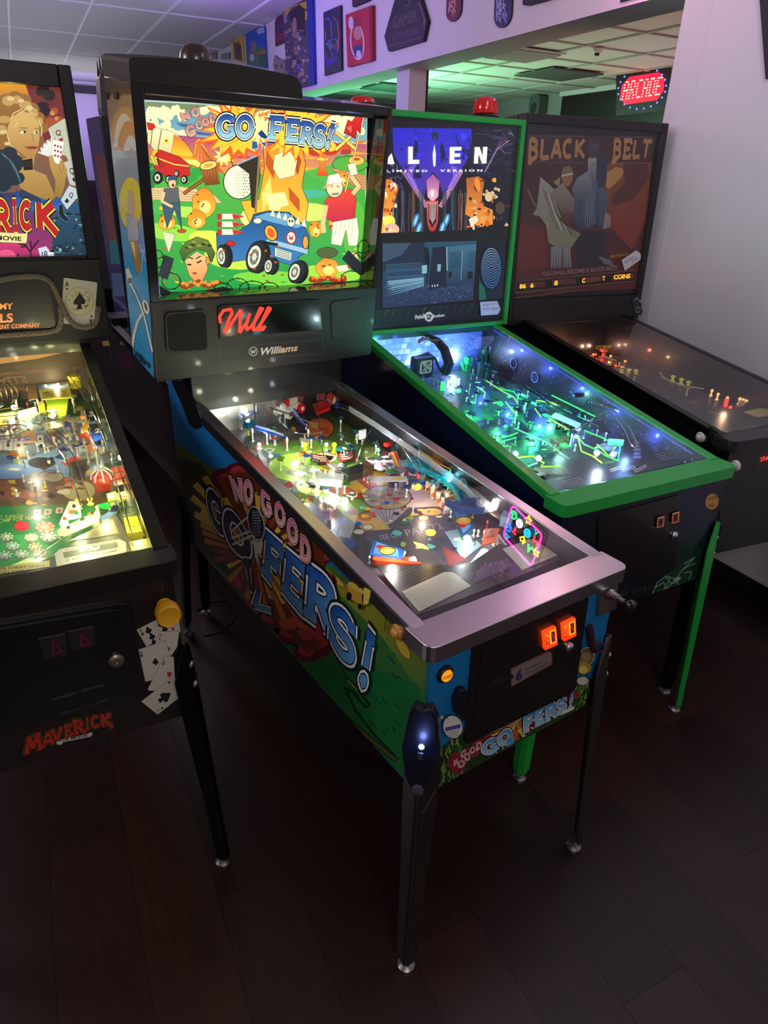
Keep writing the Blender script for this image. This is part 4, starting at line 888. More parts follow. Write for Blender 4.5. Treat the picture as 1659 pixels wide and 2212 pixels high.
plate('coin_return_slot', fp, [(920, 860), (1160, 760), (1155, 800), (935, 895)], .0085, .0095, m_base, door, V3)
plate('door_bar', fp, [(672, 812), (690, 775), (830, 735), (830, 760)], .0085, .012, mat('bar_metal', (70, 66, 62), .4, metal=.8), door, V3)
st = plate('door_sticker', fp, [(820, 822), (1102, 668), (1098, 592), (1080, 580), (818, 700)], .0085, .010, mat('sticker_silver', (120, 108, 100), .5), door, V3)
K = Art(fp, lift=.0105); K.view(*V3)
K.strokes([[(822, 818), (1100, 666), (1097, 590), (1080, 582), (820, 700), (822, 818)]], 5, '8a2c30'); K.text('6', [(850, 790), (895, 768), (900, 690), (850, 712)], '2a2458', .05); K.text('Southern', [(915, 712), (1020, 668), (1020, 645), (915, 690)], '4a4650', .01); K.text('Automatics', [(920, 745), (1085, 665), (1085, 640), (918, 716)], '5a565c', .01)
K.done('sticker_print', P_paper, st)
u, v = fp.at(959, 1454)
sb = obj('start_button', MB().lathe([(0, 0), (.0185, 0), (.0185, .006), (.0145, .010), (.0125, .008), (0, .008)], 24, fp.mat(u, v)), m_base, R0, smooth=True)
obj('start_button_cap', MB().lathe([(0, .006), (.0125, .006), (.0115, .012), (0, .0125)], 20, fp.mat(u, v)), glow('amber_lamp', (255, 150, 30), 1.1), sb, smooth=True)
K = Art(fp, lift=.0132); K.text('START', [(948, 1461), (967, 1453), (968, 1446), (949, 1454)], '7a2408', .03); K.done('start_lettering', printmat('start_print', es=.6), sb)
plate('button_cover', fp, [(973, 1505), (983, 1482), (998, 1478), (1000, 1490), (1000, 1546), (990, 1548), (975, 1530)], .0, .016, mat('cover_black', (16, 18, 30), .4), R0, bevel=.003)
# plunger plate and plunger
pb = plate('plunger_plate', fp, [(1286, 1330), (1326, 1312), (1331, 1250), (1328, 1246), (1290, 1262)], .0, .008, mat('plate_steel', (125, 115, 108), .4, metal=.8), R0, bevel=.003)
u, v = fp.at(1306, 1275)
Bm = fp.mat(u, v, .008)
obj('plunger_sleeve', MB().lathe([(0, 0), (.013, 0), (.013, .012), (.009, .016), (.009, .030), (.006, .031), (.006, .045), (0, .045)], 16, Bm), mat('dull_metal', (150, 146, 140), .35, metal=1), pb, smooth=True)
obj('plunger_knob', MB().lathe([(0, .045), (.005, .045), (.010, .052), (.014, .060), (.012, .068), (0, .071)], 16, Bm), m_blackgloss, pb, smooth=True)
hk = obj('key_hook', MB().tube([fp.P(*fp.at(1268, 1350), .006), fp.P(*fp.at(1270, 1380), .010), fp.P(*fp.at(1276, 1398), .012)], .009, 8), mat('hook_brown', (50, 16, 22), .5), R0, smooth=True)
obj('hook_ring', MB().tube([tuple(fp.P(*fp.at(1283+9*cos(t*pi/6), 1391+10*sin(t*pi/6)), .014)) for t in range(12)], .0035, 6, closed=True), MATS['hook_brown'], hk, smooth=True)
# ---- lit gadget strapped over the front left leg, with its cable
gd = thing('charging_gadget', 'black tapered gadget with a bright blue light on the nearest steel leg', 'gadget', main.W @ M.Translation((0, 0, .665)))
Gb = M.Translation((-.020, -.020, 0)) @ rotz(radians(-135)) @ M(((0, 0, 1, 0), (1, 0, 0, 0), (0, 1, 0, 0), (0, 0, 0, 1)))
gz = .665
def gpt(y, z): return (y, z-gz)
obj('gadget_body', MB().prism([(-.016, .145), (.0, .137), (.016, .145), (.026, .12), (.036, .035), (.026, -.035), (.012, -.068), (-.012, -.068), (-.026, -.035), (-.036, .035), (-.026, .12)], .006, .030, Gb), mat('gadget_black', (14, 14, 26), .35, coat=.2), gd, bevel=.005)
obj('gadget_lens', MB().lathe([(0, .030), (.0055, .030), (.004, .033), (0, .034)], 12, Gb @ M.Translation((.001, .052, 0))), glow('blue_led', (150, 180, 255), 30), gd, smooth=True)
obj('gadget_button', MB().box(-.005, .005, .020, .036, .030, .032, Gb), mat('chrome', ), gd)
obj('gadget_knob', MB().lathe([(0, .028), (.012, .028), (.011, .036), (0, .038)], 16, Gb @ M.Translation((0, -.058, 0))), mat('gadget_knob', (70, 66, 74), .4), gd, smooth=True)
cb = [Gb @ V((0, -.06, .034)), Gb @ V((.004, -.09, .05)), Gb @ V((.012, -.12, .035)), V((.045, -.012, -.11)), V((.06, .03, -.09))]
obj('gadget_cable', MB().tube(cb, .0022, 6), m_base, gd, smooth=True)
light('gadget_blue_light', 'POINT', main.W @ (V((0, 0, gz)) + (Gb @ V((.001, .055, .055)))), .06, (.2, .3, 1), rad=.006)
# ================================================================== green trimmed machine
R1 = alien.root; hw = alien.bw/2; h = alien.bh
alien.frame('backbox_trim', -hw, hw, 0, h, -hw+.018, hw-.018, .016, h-.02, -.004, .02, m_green)
obj('backbox_face', MB().box(-hw+.018, hw-.018, .012, .03, .016, h-.02, alien.B), m_black, R1)
ap = alien.bplane(.012); V1 = (800, 230, 4.5139)
A = Art(ap, lift=.0004, clip=RC(.02, alien.bw-.02, .018, alien.bh-.022)); A.view(*V1)
x0 = -60
A.poly([(x0, 195), (1395, 215), (1335, 1290), (x0, 1330)], '0a0c1c')
A.poly([(215, 210), (985, 215), (990, 430), (920, 560), (860, 640), (720, 900), (660, 700), (610, 640), (560, 720), (520, 900), (330, 640), (228, 470)], '2222c8', g=('4a30a0', 220, 820))
for p in ([(430, 215), (470, 420), (400, 560), (440, 300)], [(700, 340), (735, 480), (690, 560), (680, 400)], [(820, 230), (880, 400), (960, 420), (975, 300), (1000, 480), (900, 520), (860, 420)], [(330, 560), (400, 640), (470, 560), (500, 700), (380, 700)]): A.poly(p, '10124a')
A.poly([(870, 255), (935, 265), (945, 310), (905, 335), (880, 300)], '3a3ae8'); A.poly([(860, 400), (900, 380), (920, 500), (895, 515)], '141060')
A.ell(628, 290, 34, 44, '22262e')
for _ in range(60):
    x, y = random.uniform(240, 980), random.uniform(220, 520); A.ell(x, y, random.uniform(5, 22), random.uniform(4, 26), random.choice(['2828d8', '3434e8', '2020a8', '1c1c90']), ang=random.uniform(-60, 60), n=8)
# ribbed machine forms down both sides (plain stand-in for the artwork)
for i in range(16):
    t = i/15.; x = 310+210*t; y = 640+330*t
    A.poly([(x, y), (x+40, y-18), (x+46, y+2), (x+6, y+26)], 'd0a0c8', g=('6a3a60', y-20, y+26)); x = 900-190*t; A.poly([(x, y), (x-40, y-18), (x-46, y+2), (x-6, y+26)], 'e0a8d0', g=('7a3a60', y-20, y+26))
for (cx, s_) in ((440, -1), (770, 1)):
    for k in range(5): A.strokes([[(cx+s_*k*20, 560+k*10), (cx+s_*(30+k*14), 680), (cx-s_*(20-k*10), 790)]], 9, random.choice(['6a4ad0', '9a70e0', '4a2ab0']))
A.poly([(545, 720), (610, 660), (672, 730), (660, 880), (605, 930), (555, 880)], 'a85a9a', g=('e09ab8', 700, 900)); A.ell(605, 860, 44, 60, 'e8a8c0'); A.ell(600, 850, 18, 34, 'fbe0ea')
A.poly([(548, 920), (660, 920), (655, 1130), (632, 1205), (600, 1220), (572, 1200), (552, 1130)], 'e85a4a', g=('b02a28', 920, 1220)); A.poly([(565, 950), (645, 950), (640, 1120), (600, 1180), (568, 1120)], '1a0c14')
for i in range(5): A.line([(578+i*14, 940), (580+i*12, 1140-abs(i-2)*20)], 5, 'f0dcd8')
for (cx, w_) in ((220, 50), (300, 40), (380, 60), (470, 50), (700, 50), (780, 60), (860, 50), (920, 40)):
    for k in range(4): A.strokes([[(cx+k*w_/4, 830+random.uniform(-30, 20)), (cx+k*w_/4+random.uniform(-14, 14), 1040), (cx+k*w_/4+random.uniform(-20, 20), 1270)]], random.uniform(6, 12), random.choice(['4a3a34', '6a4a3a', '2a3038', '8a6a5a', '345a78']))
for (x, y) in ((740, 1110), (700, 1180), (470, 1190), (440, 1110)): A.ell(x, y, 26, 70, '3a86b8', ang=18); A.ell(x, y, 10, 46, 'a8dcf0', ang=18)
A.poly([(x0, 700), (200, 710), (270, 800), (240, 900), (170, 1080), (230, 1120), (260, 1250), (x0, 1280)], 'e07820', g=('f8b040', 720, 1240)); A.ell(220, 780, 36, 40, 'f4e0b8'); A.ell(180, 1120, 60, 60, 'f4f060'); A.ell(200, 1200, 80, 62, 'e8b8a0')
for _ in range(26): A.poly(blob(random.uniform(120, 250), random.uniform(760, 1230), 14, 20, 7, .4), random.choice(['c84a18', '8a2a10', 'ffd060', 'fff0b0', 'f09030']))
A.poly([(930, 700), (1050, 680), (1110, 720), (1090, 830), (1080, 960), (1190, 1010), (1190, 1150), (1040, 1180), (960, 1070), (920, 1050), (940, 860)], 'b05a20', g=('f09030', 700, 1150))
for _ in range(46): A.poly(blob(random.uniform(940, 1330), random.uniform(700, 1180), random.uniform(8, 30), random.uniform(8, 30), 7, .4), random.choice(['f8a030', 'd86820', 'e8d0a0', '6a4a2a', '3a2a20', 'c8a878', '1a1818']))
A.ell(1150, 880, 38, 48, 'd8c090', out='2a1c10'); A.ell(1260, 990, 46, 60, '4a3a28', out='14100c'); A.ell(1040, 760, 26, 70, 'f08a2c', ang=-10); A.poly([(955, 1100), (1030, 1060), (1050, 1110), (980, 1180)], 'f8e0c0')
for _ in range(90):
    x, y = random.uniform(1000, 1380), random.uniform(225, 680); L_ = random.uniform(20, 80); a = random.uniform(-.9, .3); A.line([(x, y), (x+L_*cos(a), y-L_*sin(a))], random.uniform(2, 5), random.choice(['2a3c58', '4a5a80', '6a5a88', '182440', '3a2a50', '8a90b0']))
for k in range(5): A.strokes([[(1100+k*4, 640), (1230, 400+k*6), (1300+k*16, 240+k*30)]], 5, random.choice(['8a4a5a', 'b0a0b8', '5a4a78']))
for _ in range(60):
    x, y = random.uniform(170, 330), random.uniform(540, 800); A.line([(x, y), (x+random.uniform(-24, 24), y+random.uniform(6, 30))], random.uniform(2, 6), random.choice(['6a5ab8', '2a2a60', '9a90c8', '1c1c40']))
A.poly([(x0, 1240), (1340, 1190), (1330, 1300), (x0, 1340)], '0c100c')
for ch, q in (('L', [(362, 563), (470, 560), (470, 392), (362, 392)]), ('E', [(765, 558), (872, 556), (882, 394), (768, 396)]), ('N', [(1002, 558), (1124, 556), (1134, 394), (1010, 396)])):
    if ch == 'L': P = [(0, 1), (.42, 1), (.42, .24), (1, .24), (1, 0), (0, 0)]
    elif ch == 'E': P = [(0, 0), (0, 1), (1, 1), (1, .78), (.42, .78), (.42, .61), (.92, .61), (.92, .40), (.42, .40), (.42, .22), (1, .22), (1, 0)]
    else: P = [(0, 0), (0, 1), (.38, 1), (.66, .45), (.66, 1), (1, 1), (1, 0), (.64, 0), (.33, .58), (.33, 0)]
    A.poly([quadmap(q, *p) for p in P], 'f4fff8')
A.poly([(120, 563), (200, 455), (230, 563)], 'f4fff8'); A.poly([(600, 470), (618, 368), (632, 470), (628, 580), (616, 590), (606, 570)], 'dff4ff')
A.text('L I M I T E D', [(150, 640), (550, 640), (550, 618), (150, 616)], 'e8f4f4', .03); A.text('V E R S I O N', [(672, 640), (1085, 636), (1085, 612), (672, 614)], 'e8f4f4', .03)
A.done('backglass_artwork', printmat('alien_film', es=1.15), R1)
# lower screen
scr = plate('lower_screen', ap, [(108, 1980), (1000, 1895), (1040, 1275), (112, 1325)], .0, .002, mat('screen_dark', (10, 14, 22), .2, coat=.5), R1, V1)
A = Art(ap, lift=.0024, clip=RC(.02, alien.bw-.02, .018, alien.bh-.022)); A.view(*V1)
A.poly([(112, 1970), (998, 1885), (1036, 1280), (116, 1332)], '24506a', g=('1a2848', 1320, 1950))
A.poly([(116, 1332), (520, 1310), (560, 1500), (500, 1560), (116, 1600)], '1a2a40'); A.poly([(116, 1332), (400, 1320), (300, 1450), (116, 1520)], '3a5068')
A.poly([(510, 1380), (560, 1370), (580, 1500), (545, 1760), (540, 1560)], '0c1420'); A.poly([(605, 1375), (740, 1362), (740, 1760), (560, 1790)], '141e30'); A.poly([(740, 1370), (1030, 1340), (1010, 1700), (740, 1760)], '3a7088', g=('1c3050', 1350, 1720))
for k in range(12): A.line([(765, 1425+k*14), (880, 1415+k*14)], 5, '142838'); A.line([(950, 1420+k*14), (1025, 1412+k*14)], 5, '1a3040')
A.line([(740, 1366), (745, 1600)], 7, 'a8d0dc'); A.line([(896, 1400), (880, 1690)], 6, '6aa0b4'); A.poly([(500, 1550), (550, 1545), (548, 1625), (500, 1630)], '88b8c8'); A.poly([(650, 1540), (685, 1535), (680, 1605), (650, 1610)], '7ab0c0')
for k in range(9): A.poly([(150+k*12, 1660+k*20), (520, 1640+k*12), (515, 1654+k*12), (150, 1676+k*22)], random.choice(['5a8aa8', '2a4868', '7aa8c0', '345a78']))
for k in range(4): A.poly([(150, 1540+k*22), (500, 1520+k*20), (500, 1530+k*20), (150, 1552+k*22)], '2f5a74')
for _ in range(420):
    x = random.uniform(130, 990); y = random.uniform(1740, 1960-.09*(x-130)+0); A.ell(x, y, random.uniform(1.5, 4.5), random.uniform(1.5, 4), random.choice(['4a5a98', '6a60a0', '9ab0d0', '2a3068', '8a78b8', '38507a']), n=6)
for k in range(3): A.ell(595+k*26, 1748-k*3, 5, 12, 'c8e4e8', n=8)
A.poly([(940, 1610), (990, 1605), (985, 1680), (930, 1680)], '0c1424'); A.poly([(755, 1610), (785, 1608), (782, 1670), (752, 1672)], '0c1424')
A.done('screen_image', printmat('screen_film', es=1.0), scr)
# speaker grille: dots of light in rings
sg = plate('speaker_grille', ap, [(1170+112*cos(t*pi/16), 1575+215*sin(t*pi/16)) for t in range(32)], .0, .003, mat('grille_navy', (8, 14, 30), .5), R1, V1)
G_ = Art(ap, lift=.0034); G_.view(*V1)
for rr in range(1, 9):
    n = int(rr*6.3)
    for i in range(n):
        a = 2*pi*i/n+rr*.3; G_.ell(1170+rr*11.6*cos(a), 1575+rr*24*sin(a), 3.6, 5.5, 'a8d8ff', n=8, g=('58a0e8', 1400, 1700))
o = G_.done('grille_light_dots', printmat('dots_film', es=1.1), sg); o['kind'] = 'stuff'
A = Art(ap, lift=.0006, clip=RC(.02, alien.bw-.02, .018, alien.bh-.022)); A.view(*V1)
A.poly([(1050, 1180), (1330, 1160), (1290, 1880), (1060, 1900)], '081420', g=('0a2a3c', 1200, 1880)); A.poly([(1060, 1700), (1110, 1760), (1130, 1880), (1060, 1930)], '0f7a68'); A.poly([(x0, 1990), (1290, 1870), (1280, 2070), (x0, 2100)], '060c12')
for k in range(16): A.strokes([[(60+k*75, 2060-k*4), (80+k*75, 1990-k*5), (110+k*75, 2000-k*5)]], 9, random.choice(['123a30', '1a4a3c', '24503a', '3a6a40']))
for k in range(10): A.strokes([[(1060+k*22, 1200), (1090+k*20, 1290+k*8), (1060+k*16, 1380)]], 5, random.choice(['123038', '1a3c40']))
A.ell(570, 2050, 42, 48, 'e8f0f0'); A.strokes([[(545, 2040), (575, 2030), (595, 2040), (580, 2055), (555, 2060), (560, 2075), (590, 2070)]], 12, '304048')
A.text('Pinball', [(434, 2078), (530, 2062), (528, 2020), (434, 2036)], 'e8f0f4', .03); A.text('Brothers', [(608, 2062), (724, 2046), (724, 2018), (608, 2030)], 'e8f0f4', .03)
A.done('lower_artwork', printmat('lower_film', es=.55), R1)
obj('backglass_pane', MB().box(-hw+.018, hw-.018, -.001, .002, .016, h-.02, alien.B), glassmat('backglass_clear', refl=.6), R1)
# price tag stuck on the glass
def price_tag(mach, pl, V_, pts, texts, label, d=.0):
    t = obj('price_tag', MB().prism([pl.at(V_[0]+x/V_[2], V_[1]+y/V_[2]) for x, y in pts], .0, .001, pl.mat()), mat('tag_card', (200, 196, 196), .7))
    t.matrix_world = mach.W
    K = Art(pl, lift=.0013); K.view(*V_)
    for s_, q_ in texts: K.text(s_, q_, '3a3a48', .0)
    K.done('tag_writing', P_paper, t)
    tag(t, label, 'price tag'); return t
price_tag(alien, alien.bplane(-.0045), V1, [(1078, 2038), (1240, 2028), (1270, 1980), (1235, 1896), (1070, 1906)], [('ALIEN L.V.', [(1096, 1945), (1222, 1928), (1220, 1910), (1096, 1926)]), ('VIP PRICE', [(1090, 1986), (1168, 1976), (1168, 1962), (1090, 1970)]), ('$9,995', [(1184, 1990), (1244, 1978), (1244, 1958), (1184, 1966)])], 'white price tag on the lower right of the green trimmed backglass')
# red beacons on top
def beacon(px, py, r, d, k_=1.):
    u, v = alien.bplane(d).at(px, py)
    Bm = alien.B @ M.Translation((u-hw, d, h))
    b = obj('beacon', MB().lathe([(0, 0), (r*1.15, 0), (r*1.2, .012), (r, .022), (0, .022)], 20, Bm), m_base, R1, smooth=True)
    obj('beacon_dome', MB().lathe([(r*.92, .022), (r*.95, .026), (r*.86, .060), (r*.76, .070), (r*.4, .077), (0, .078)], 24, Bm @ M.Scale(k_, 4, (0, 0, 1))), mat('beacon_red', (215, 30, 24), .12, coat=.6, alpha=.9, emis=(200, 20, 12), es=.12), b, smooth=True)
    for k in range(10 if k_ == 1 else 0):
        a = k*pi/5; obj('dome_rib', MB().tube([Bm @ V((r*.96*cos(a), r*.96*sin(a), .024)), Bm @ V((r*.88*cos(a), r*.88*sin(a), .060))], .0022, 5), MATS['beacon_red'], b)
beacon(1047, 255, .047, .11); beacon(783, 225, .047, .11, .55)
# front of the green machine
af = alien.front(); VA = (1100, 860, 2.9678)
F = Art(af, lift=.0003, clip=alien.front_clip()); F.view(*VA)
F.poly([(385, 735), (1405, 470), (1340, 1160), (700, 1380), (500, 1380)], '0a1226', g=('06080c', 600, 1250)); F.poly([(1120, 560), (1300, 500), (1260, 1020), (1060, 1120)], '10183c', g=('0c2a1c', 560, 1090)); F.poly([(880, 1305), (1000, 1130), (1080, 1080), (1240, 960), (1200, 1190)], '123a22')
for (pts) in ([(900, 1290), (950, 1180), (1010, 1140), (1060, 1160)], [(920, 1285), (1000, 1230), (1060, 1170), (1110, 1100), (1190, 1020)], [(1110, 1100), (1160, 1070), (1195, 1060)], [(1120, 1120), (1170, 1110), (1150, 1165)], [(960, 1270), (1010, 1200), (1030, 1150)], [(1000, 1140), (1040, 1190), (1080, 1175)], [(1060, 1160), (1090, 1200), (1040, 1240)], [(1120, 1060), (1180, 1025)], [(940, 1210), (990, 1180), (1010, 1240)]): F.strokes([pts], 7, '4a7058'); F.strokes([pts], 3, '98b8a0')
F.ell(1076, 1160, 26, 12, '88a890', ang=-24); 
for _ in range(30): x = random.uniform(700, 900); F.line([(x, 1270-.2*(x-700)), (x+random.uniform(-20, 20), 1240-.2*(x-700))], 3, random.choice(['2a2c2c', '1a2a20', '4a4a48']))
F.ell(1298, 662, 42, 52, 'c89038', ang=12, out='2a2010', ow=3); F.text('HOLD', [(1275, 655), (1330, 640), (1330, 622), (1275, 638)], '3a2810', .03); F.text('BALL', [(1278, 700), (1316, 688), (1316, 672), (1278, 684)], '3a2810', .03)
F.done('front_artwork', P_front_print, R1)
adoor = plate('coin_door', af, px_rrect([(560, 1190), (1060, 1050), (1110, 610), (560, 760)], .06), .0, .004, mat('coin_door_black', (22, 17, 15), .33), R1, VA, bevel=.0015)
for (x, y) in ((952, 784), (1048, 756)):
    q_ = [(x-22, y+36), (x+18, y+26), (x+22, y-36), (x-18, y-24)]
    b = plate('coin_reject_button', af, q_, .004, .010, mat('coin_button_dark', (28, 14, 12), .3), adoor, VA)
    K = Art(af, lift=.0105); K.view(*VA); K.strokes([q_+[q_[0]]], 6, 'c86a50'); K.strokes([[(x-12, y+20), (x+12, y+14), (x+14, y-16), (x-10, y-10), (x-12, y+20)]], 3, '9a4a38'); K.line([(x-16, y-22), (x+18, y-32)], 6, 'e89070')
    K.done('button_print', printmat('dim_coin_print', es=.5), b)
    K = Art(af, lift=.0045); K.view(*VA); K.ell(x-36, y+42, 4, 4, 'b89088'); K.done('screw', P_front_print, adoor)
u, v = af.at(1100+1046/2.9678, 860+874/2.9678); obj('door_lock', MB().lathe([(0, .004), (.013, .004), (.013, .010), (.009, .014), (0, .016)], 16, af.mat(u, v)), m_chrome, adoor, smooth=True)
# white side buttons: one on the dim machine's side panel, one on its front
bl = belt.left()
for (pl, x, y, nm) in ((bl, 1515, 944, 'flipper_button'), (alien.front(), 1590, 1006, None)):
    if nm is None: continue
    u, v = pl.at(x, y)
    obj(nm, MB().lathe([(0, 0), (.0175, 0), (.0175, .006), (.014, .010), (.0105, .008), (.010, .014), (.007, .017), (0, .0175)], 20, pl.mat(u, v)), mat('button_white', (196, 190, 186), .4), belt.root, smooth=True)
u, v = bl.at(1592, 1004)
ar = Plane((alien.w, 0, 0), (0, 1, 0), (0, 0, 1), alien.W)
u, v = ar.at(1590, 1006); 
obj('flipper_button', MB().lathe([(0, 0), (.0175, 0), (.0175, .006), (.014, .010), (.0105, .008), (.010, .014), (.007, .017), (0, .0175)], 20, bl.mat(*bl.at(1590, 1006))), MATS['button_white'], belt.root, smooth=True)
plate('rail_end', bl, [(1534, 916), (1568, 944), (1572, 960), (1566, 972), (1554, 976), (1540, 962), (1534, 930)], .0, .006, mat('rail_end_dark', (44, 44, 36), .3, metal=.5), belt.root, bevel=.002)
bf = belt.front()
K = Art(bf, lift=.0005, clip=belt.front_clip()); K.poly([(1632, 980), (1672, 968), (1672, 1002), (1632, 1012)], '1a0404'); K.text('25¢', [(1642, 999), (1659, 994), (1659, 983), (1642, 988)], 'ff4030', .03); K.done('price_display', printmat('price_film', es=1.1), belt.root)
# ================================================================== dim martial arts machine
R2 = belt.root; hw = belt.bw/2; h = belt.bh
obj('backbox_face', MB().box(-hw, hw, -.002, .03, 0, h, belt.B), m_black, R2, bevel=.002)
bp = belt.bplane(-.002); V2 = (1080, 240, 4.1475)
A = Art(bp, lift=.0003, clip=RC(.002, belt.bw-.002, .002, belt.bh-.002)); A.view(*V2)
A.poly([(160, 215), (1385, 230), (1260, 1590), (130, 1640)], '40201e', g=('5c2020', 215, 1300))
A.poly([(930, 470), (1360, 460), (1300, 1000), (1180, 1240), (950, 1000)], '8a4a24', g=('8c3420', 480, 900)); A.poly([(940, 560), (1040, 500), (1130, 520), (1080, 600), (980, 700), (950, 680)], 'c88a4a'); A.poly([(1100, 500), (1180, 380), (1330, 480), (1340, 600), (1200, 780), (1010, 860), (1000, 760), (1120, 640)], '5a2a22')
A.poly([(1090, 880), (1330, 760), (1290, 900), (1160, 1000)], '8a3a24'); A.poly([(160, 1000), (400, 1050), (440, 1400), (150, 1440)], '742620'); A.poly([(220, 540), (330, 440), (460, 460), (520, 600), (420, 700), (300, 680)], '4a2220')
for (y0, y1) in ((225, 232), (462, 466)): A.line([(245, y0-4), (770, y0)], 4, '7a7078'); A.line([(950, y0+4), (1380, y1+2)], 4, '7a7078')
for st, q in (('BLACK', [(240, 440), (760, 420), (770, 250), (250, 240)]), ('BELT', [(1000, 430), (1340, 420), (1370, 260), (1010, 245)])): A.word(st, q, .2, [(.14, '201414', None), (.06, 'a07868', None), (0, 'c0854a', None)], gap=.03)
A.poly([(250, 430), (300, 440), (280, 480), (246, 486)], 'c0854a'); A.poly([(1000, 430), (1050, 440), (1030, 470), (996, 482)], 'c0854a')
# blue robed and white robed fighters, simplified
A.poly([(690, 640), (790, 560), (900, 640), (960, 740), (950, 960), (930, 1060), (860, 1010), (790, 1060), (690, 1060), (640, 900), (660, 720)], '5a6884', g=('34405c', 560, 1060))
for k in range(12): A.strokes([[(700+k*20, 720+random.uniform(-40, 20)), (720+k*16, 850), (700+k*20, 1020+random.uniform(-30, 20))]], 5, random.choice(['8a98b0', '28304a', '48587a']))
A.poly([(640, 700), (690, 600), (780, 540), (830, 640), (800, 760), (700, 820)], '8a90a0', g=('4c4a58', 540, 820)); A.poly([(785, 440), (800, 400), (860, 400), (868, 480), (860, 600), (820, 640), (786, 560)], 'a8a0a4', g=('5c5c74', 430, 640)); A.poly([(862, 380), (960, 420), (950, 640), (880, 700), (860, 560)], '32344e'); A.poly([(785, 420), (800, 330), (850, 250), (890, 260), (900, 380), (860, 420)], '3c3a48'); A.line([(812, 480), (846, 476)], 6, '24202c'); A.line([(826, 560), (850, 556)], 6, '5a4048')
for k in range(6): A.line([(800+k*16, 260+k*8), (796+k*12, 350)], 5, '6a6874')
A.poly([(720, 1080), (940, 1060), (930, 1300), (1020, 1370), (700, 1400), (660, 1200)], '26222e'); A.poly([(940, 900), (990, 940), (985, 1040), (920, 1060)], 'a08080')
A.poly([(360, 590), (420, 640), (500, 720), (480, 900), (560, 1010), (720, 1100), (600, 1270), (430, 1180), (410, 1020), (350, 940), (290, 930), (330, 860)], 'a8a49c', g=('8a8468', 600, 1240))
A.poly([(440, 740), (560, 640), (660, 780), (660, 900), (600, 960), (520, 960), (480, 880)], '988c84', g=('6a4038', 700, 950))
for k in range(13): A.strokes([[(380+k*14, 680+k*18), (440+k*16, 900+k*10), (500+k*16, 1050+k*8)]], 5, random.choice(['d0ccc4', '5a4a44', '7a7468', '3a2a28']))
A.poly([(560, 520), (640, 520), (650, 620), (610, 680), (570, 660), (545, 600)], 'a86a54', out='2a1814'); A.poly([(545, 560), (560, 505), (620, 490), (655, 540), (640, 580)], '8a7448'); A.line([(548, 580), (652, 560)], 16, 'd0ccb8'); A.poly([(470, 640), (540, 590), (530, 680)], '9a9458')
A.poly([(530, 960), (620, 900), (650, 960), (560, 1010)], '6a3228'); A.strokes([[(245, 700), (300, 820), (400, 980), (440, 1030)]], 12, 'b8a898'); A.strokes([[(245, 700), (300, 820), (400, 980)]], 5, '4a3a38')
A.poly([(450, 1220), (620, 1180), (640, 1400), (450, 1420)], '8a8890', g=('5a4a58', 1200, 1400))
for k in range(8): A.line([(470+k*22, 1230), (460+k*24, 1400)], 5, random.choice(['b0acb0', '4a4048']))
for k in range(5): A.line([(880+k*10, 1300+k*14), (990+k*8, 1340+k*12)], 6, '8a8890')
A.text('Bally MIDWAY', [(985, 1325), (1150, 1300), (1150, 1270), (985, 1290)], 'c8a03c', .0)
A.text('YOU SHALL BECOME A BLACK BELT!', [(365, 1480), (1045, 1420), (1042, 1385), (372, 1440)], '8a7c80', .02)
A.poly([(150, 1530), (1220, 1430), (1200, 1520), (140, 1620)], '1c1010'); A.line([(150, 1530), (1220, 1428)], 4, '8a6a68'); A.line([(138, 1625), (1210, 1518)], 4, '8a6a68'); A.line([(132, 1674), (740, 1600)], 16, '6a3428')
A.done('backglass_artwork', printmat('dim_film', es=.36, rough=.3), R2)
A = Art(bp, lift=.008); A.view(*V2)
for (q) in ([(160, 1592), (392, 1570), (396, 1520), (165, 1545)], [(455, 1562), (668, 1545), (670, 1495), (458, 1515)], [(722, 1545), (890, 1525), (895, 1475), (726, 1492)], [(990, 1520), (1188, 1500), (1192, 1450), (992, 1468)]): A.poly(q, '3a1810')
for s_, q in (('86', [(165, 1590), (222, 1586), (226, 1542), (168, 1548)]), ('6', [(262, 1582), (292, 1580), (294, 1536), (265, 1540)]), ('8', [(476, 1562), (508, 1558), (510, 1514), (478, 1518)]), ('C', [(724, 1538), (752, 1536), (756, 1494), (728, 1496)]), ('T', [(908, 1518), (930, 1516), (934, 1476), (910, 1478)]), ('COINS', [(1008, 1508), (1156, 1496), (1160, 1454), (1010, 1466)])): A.text(s_, q, 'ffa020', .04, g=('ffd840', q[3][1], q[0][1]))
for k in range(8): A.line([(770+k*16, 1532-k*2), (772+k*16, 1488-k*2)], 3, '6a3018')
A.done('score_display', printmat('amber_digits', es=1.3), R2)
obj('backglass_pane', MB().box(-hw+.02, hw-.03, -.018, -.015, .12, h-.03, belt.B), glassmat('dusty_glass', tint=(.95, .95, .95), refl=.8, rough=.05), R2)
belt.frame('backbox_frame', -hw, hw, .0, h, -hw+.02, hw-.032, .11, h-.035, -.020, -.002, m_black)
A = Art(bp, lift=.021); A.view(*V2)
A.poly([(1150, 1700), (1200, 1660), (1240, 1720), (1250, 1790), (1235, 1830), (1190, 1800), (1170, 1760)], '2a282c'); A.strokes([[(1170, 1690), (1200, 1670), (1235, 1710)]], 9, '8a8a90'); A.strokes([[(1190, 1760), (1215, 1752), (1240, 1765)], [(1180, 1785), (1200, 1800), (1225, 1790)]], 7, '8a8a90'); A.ell(1212, 1774, 8, 8, '6a6a70')
A.done('panel_portrait_print', P_front_print, R2)
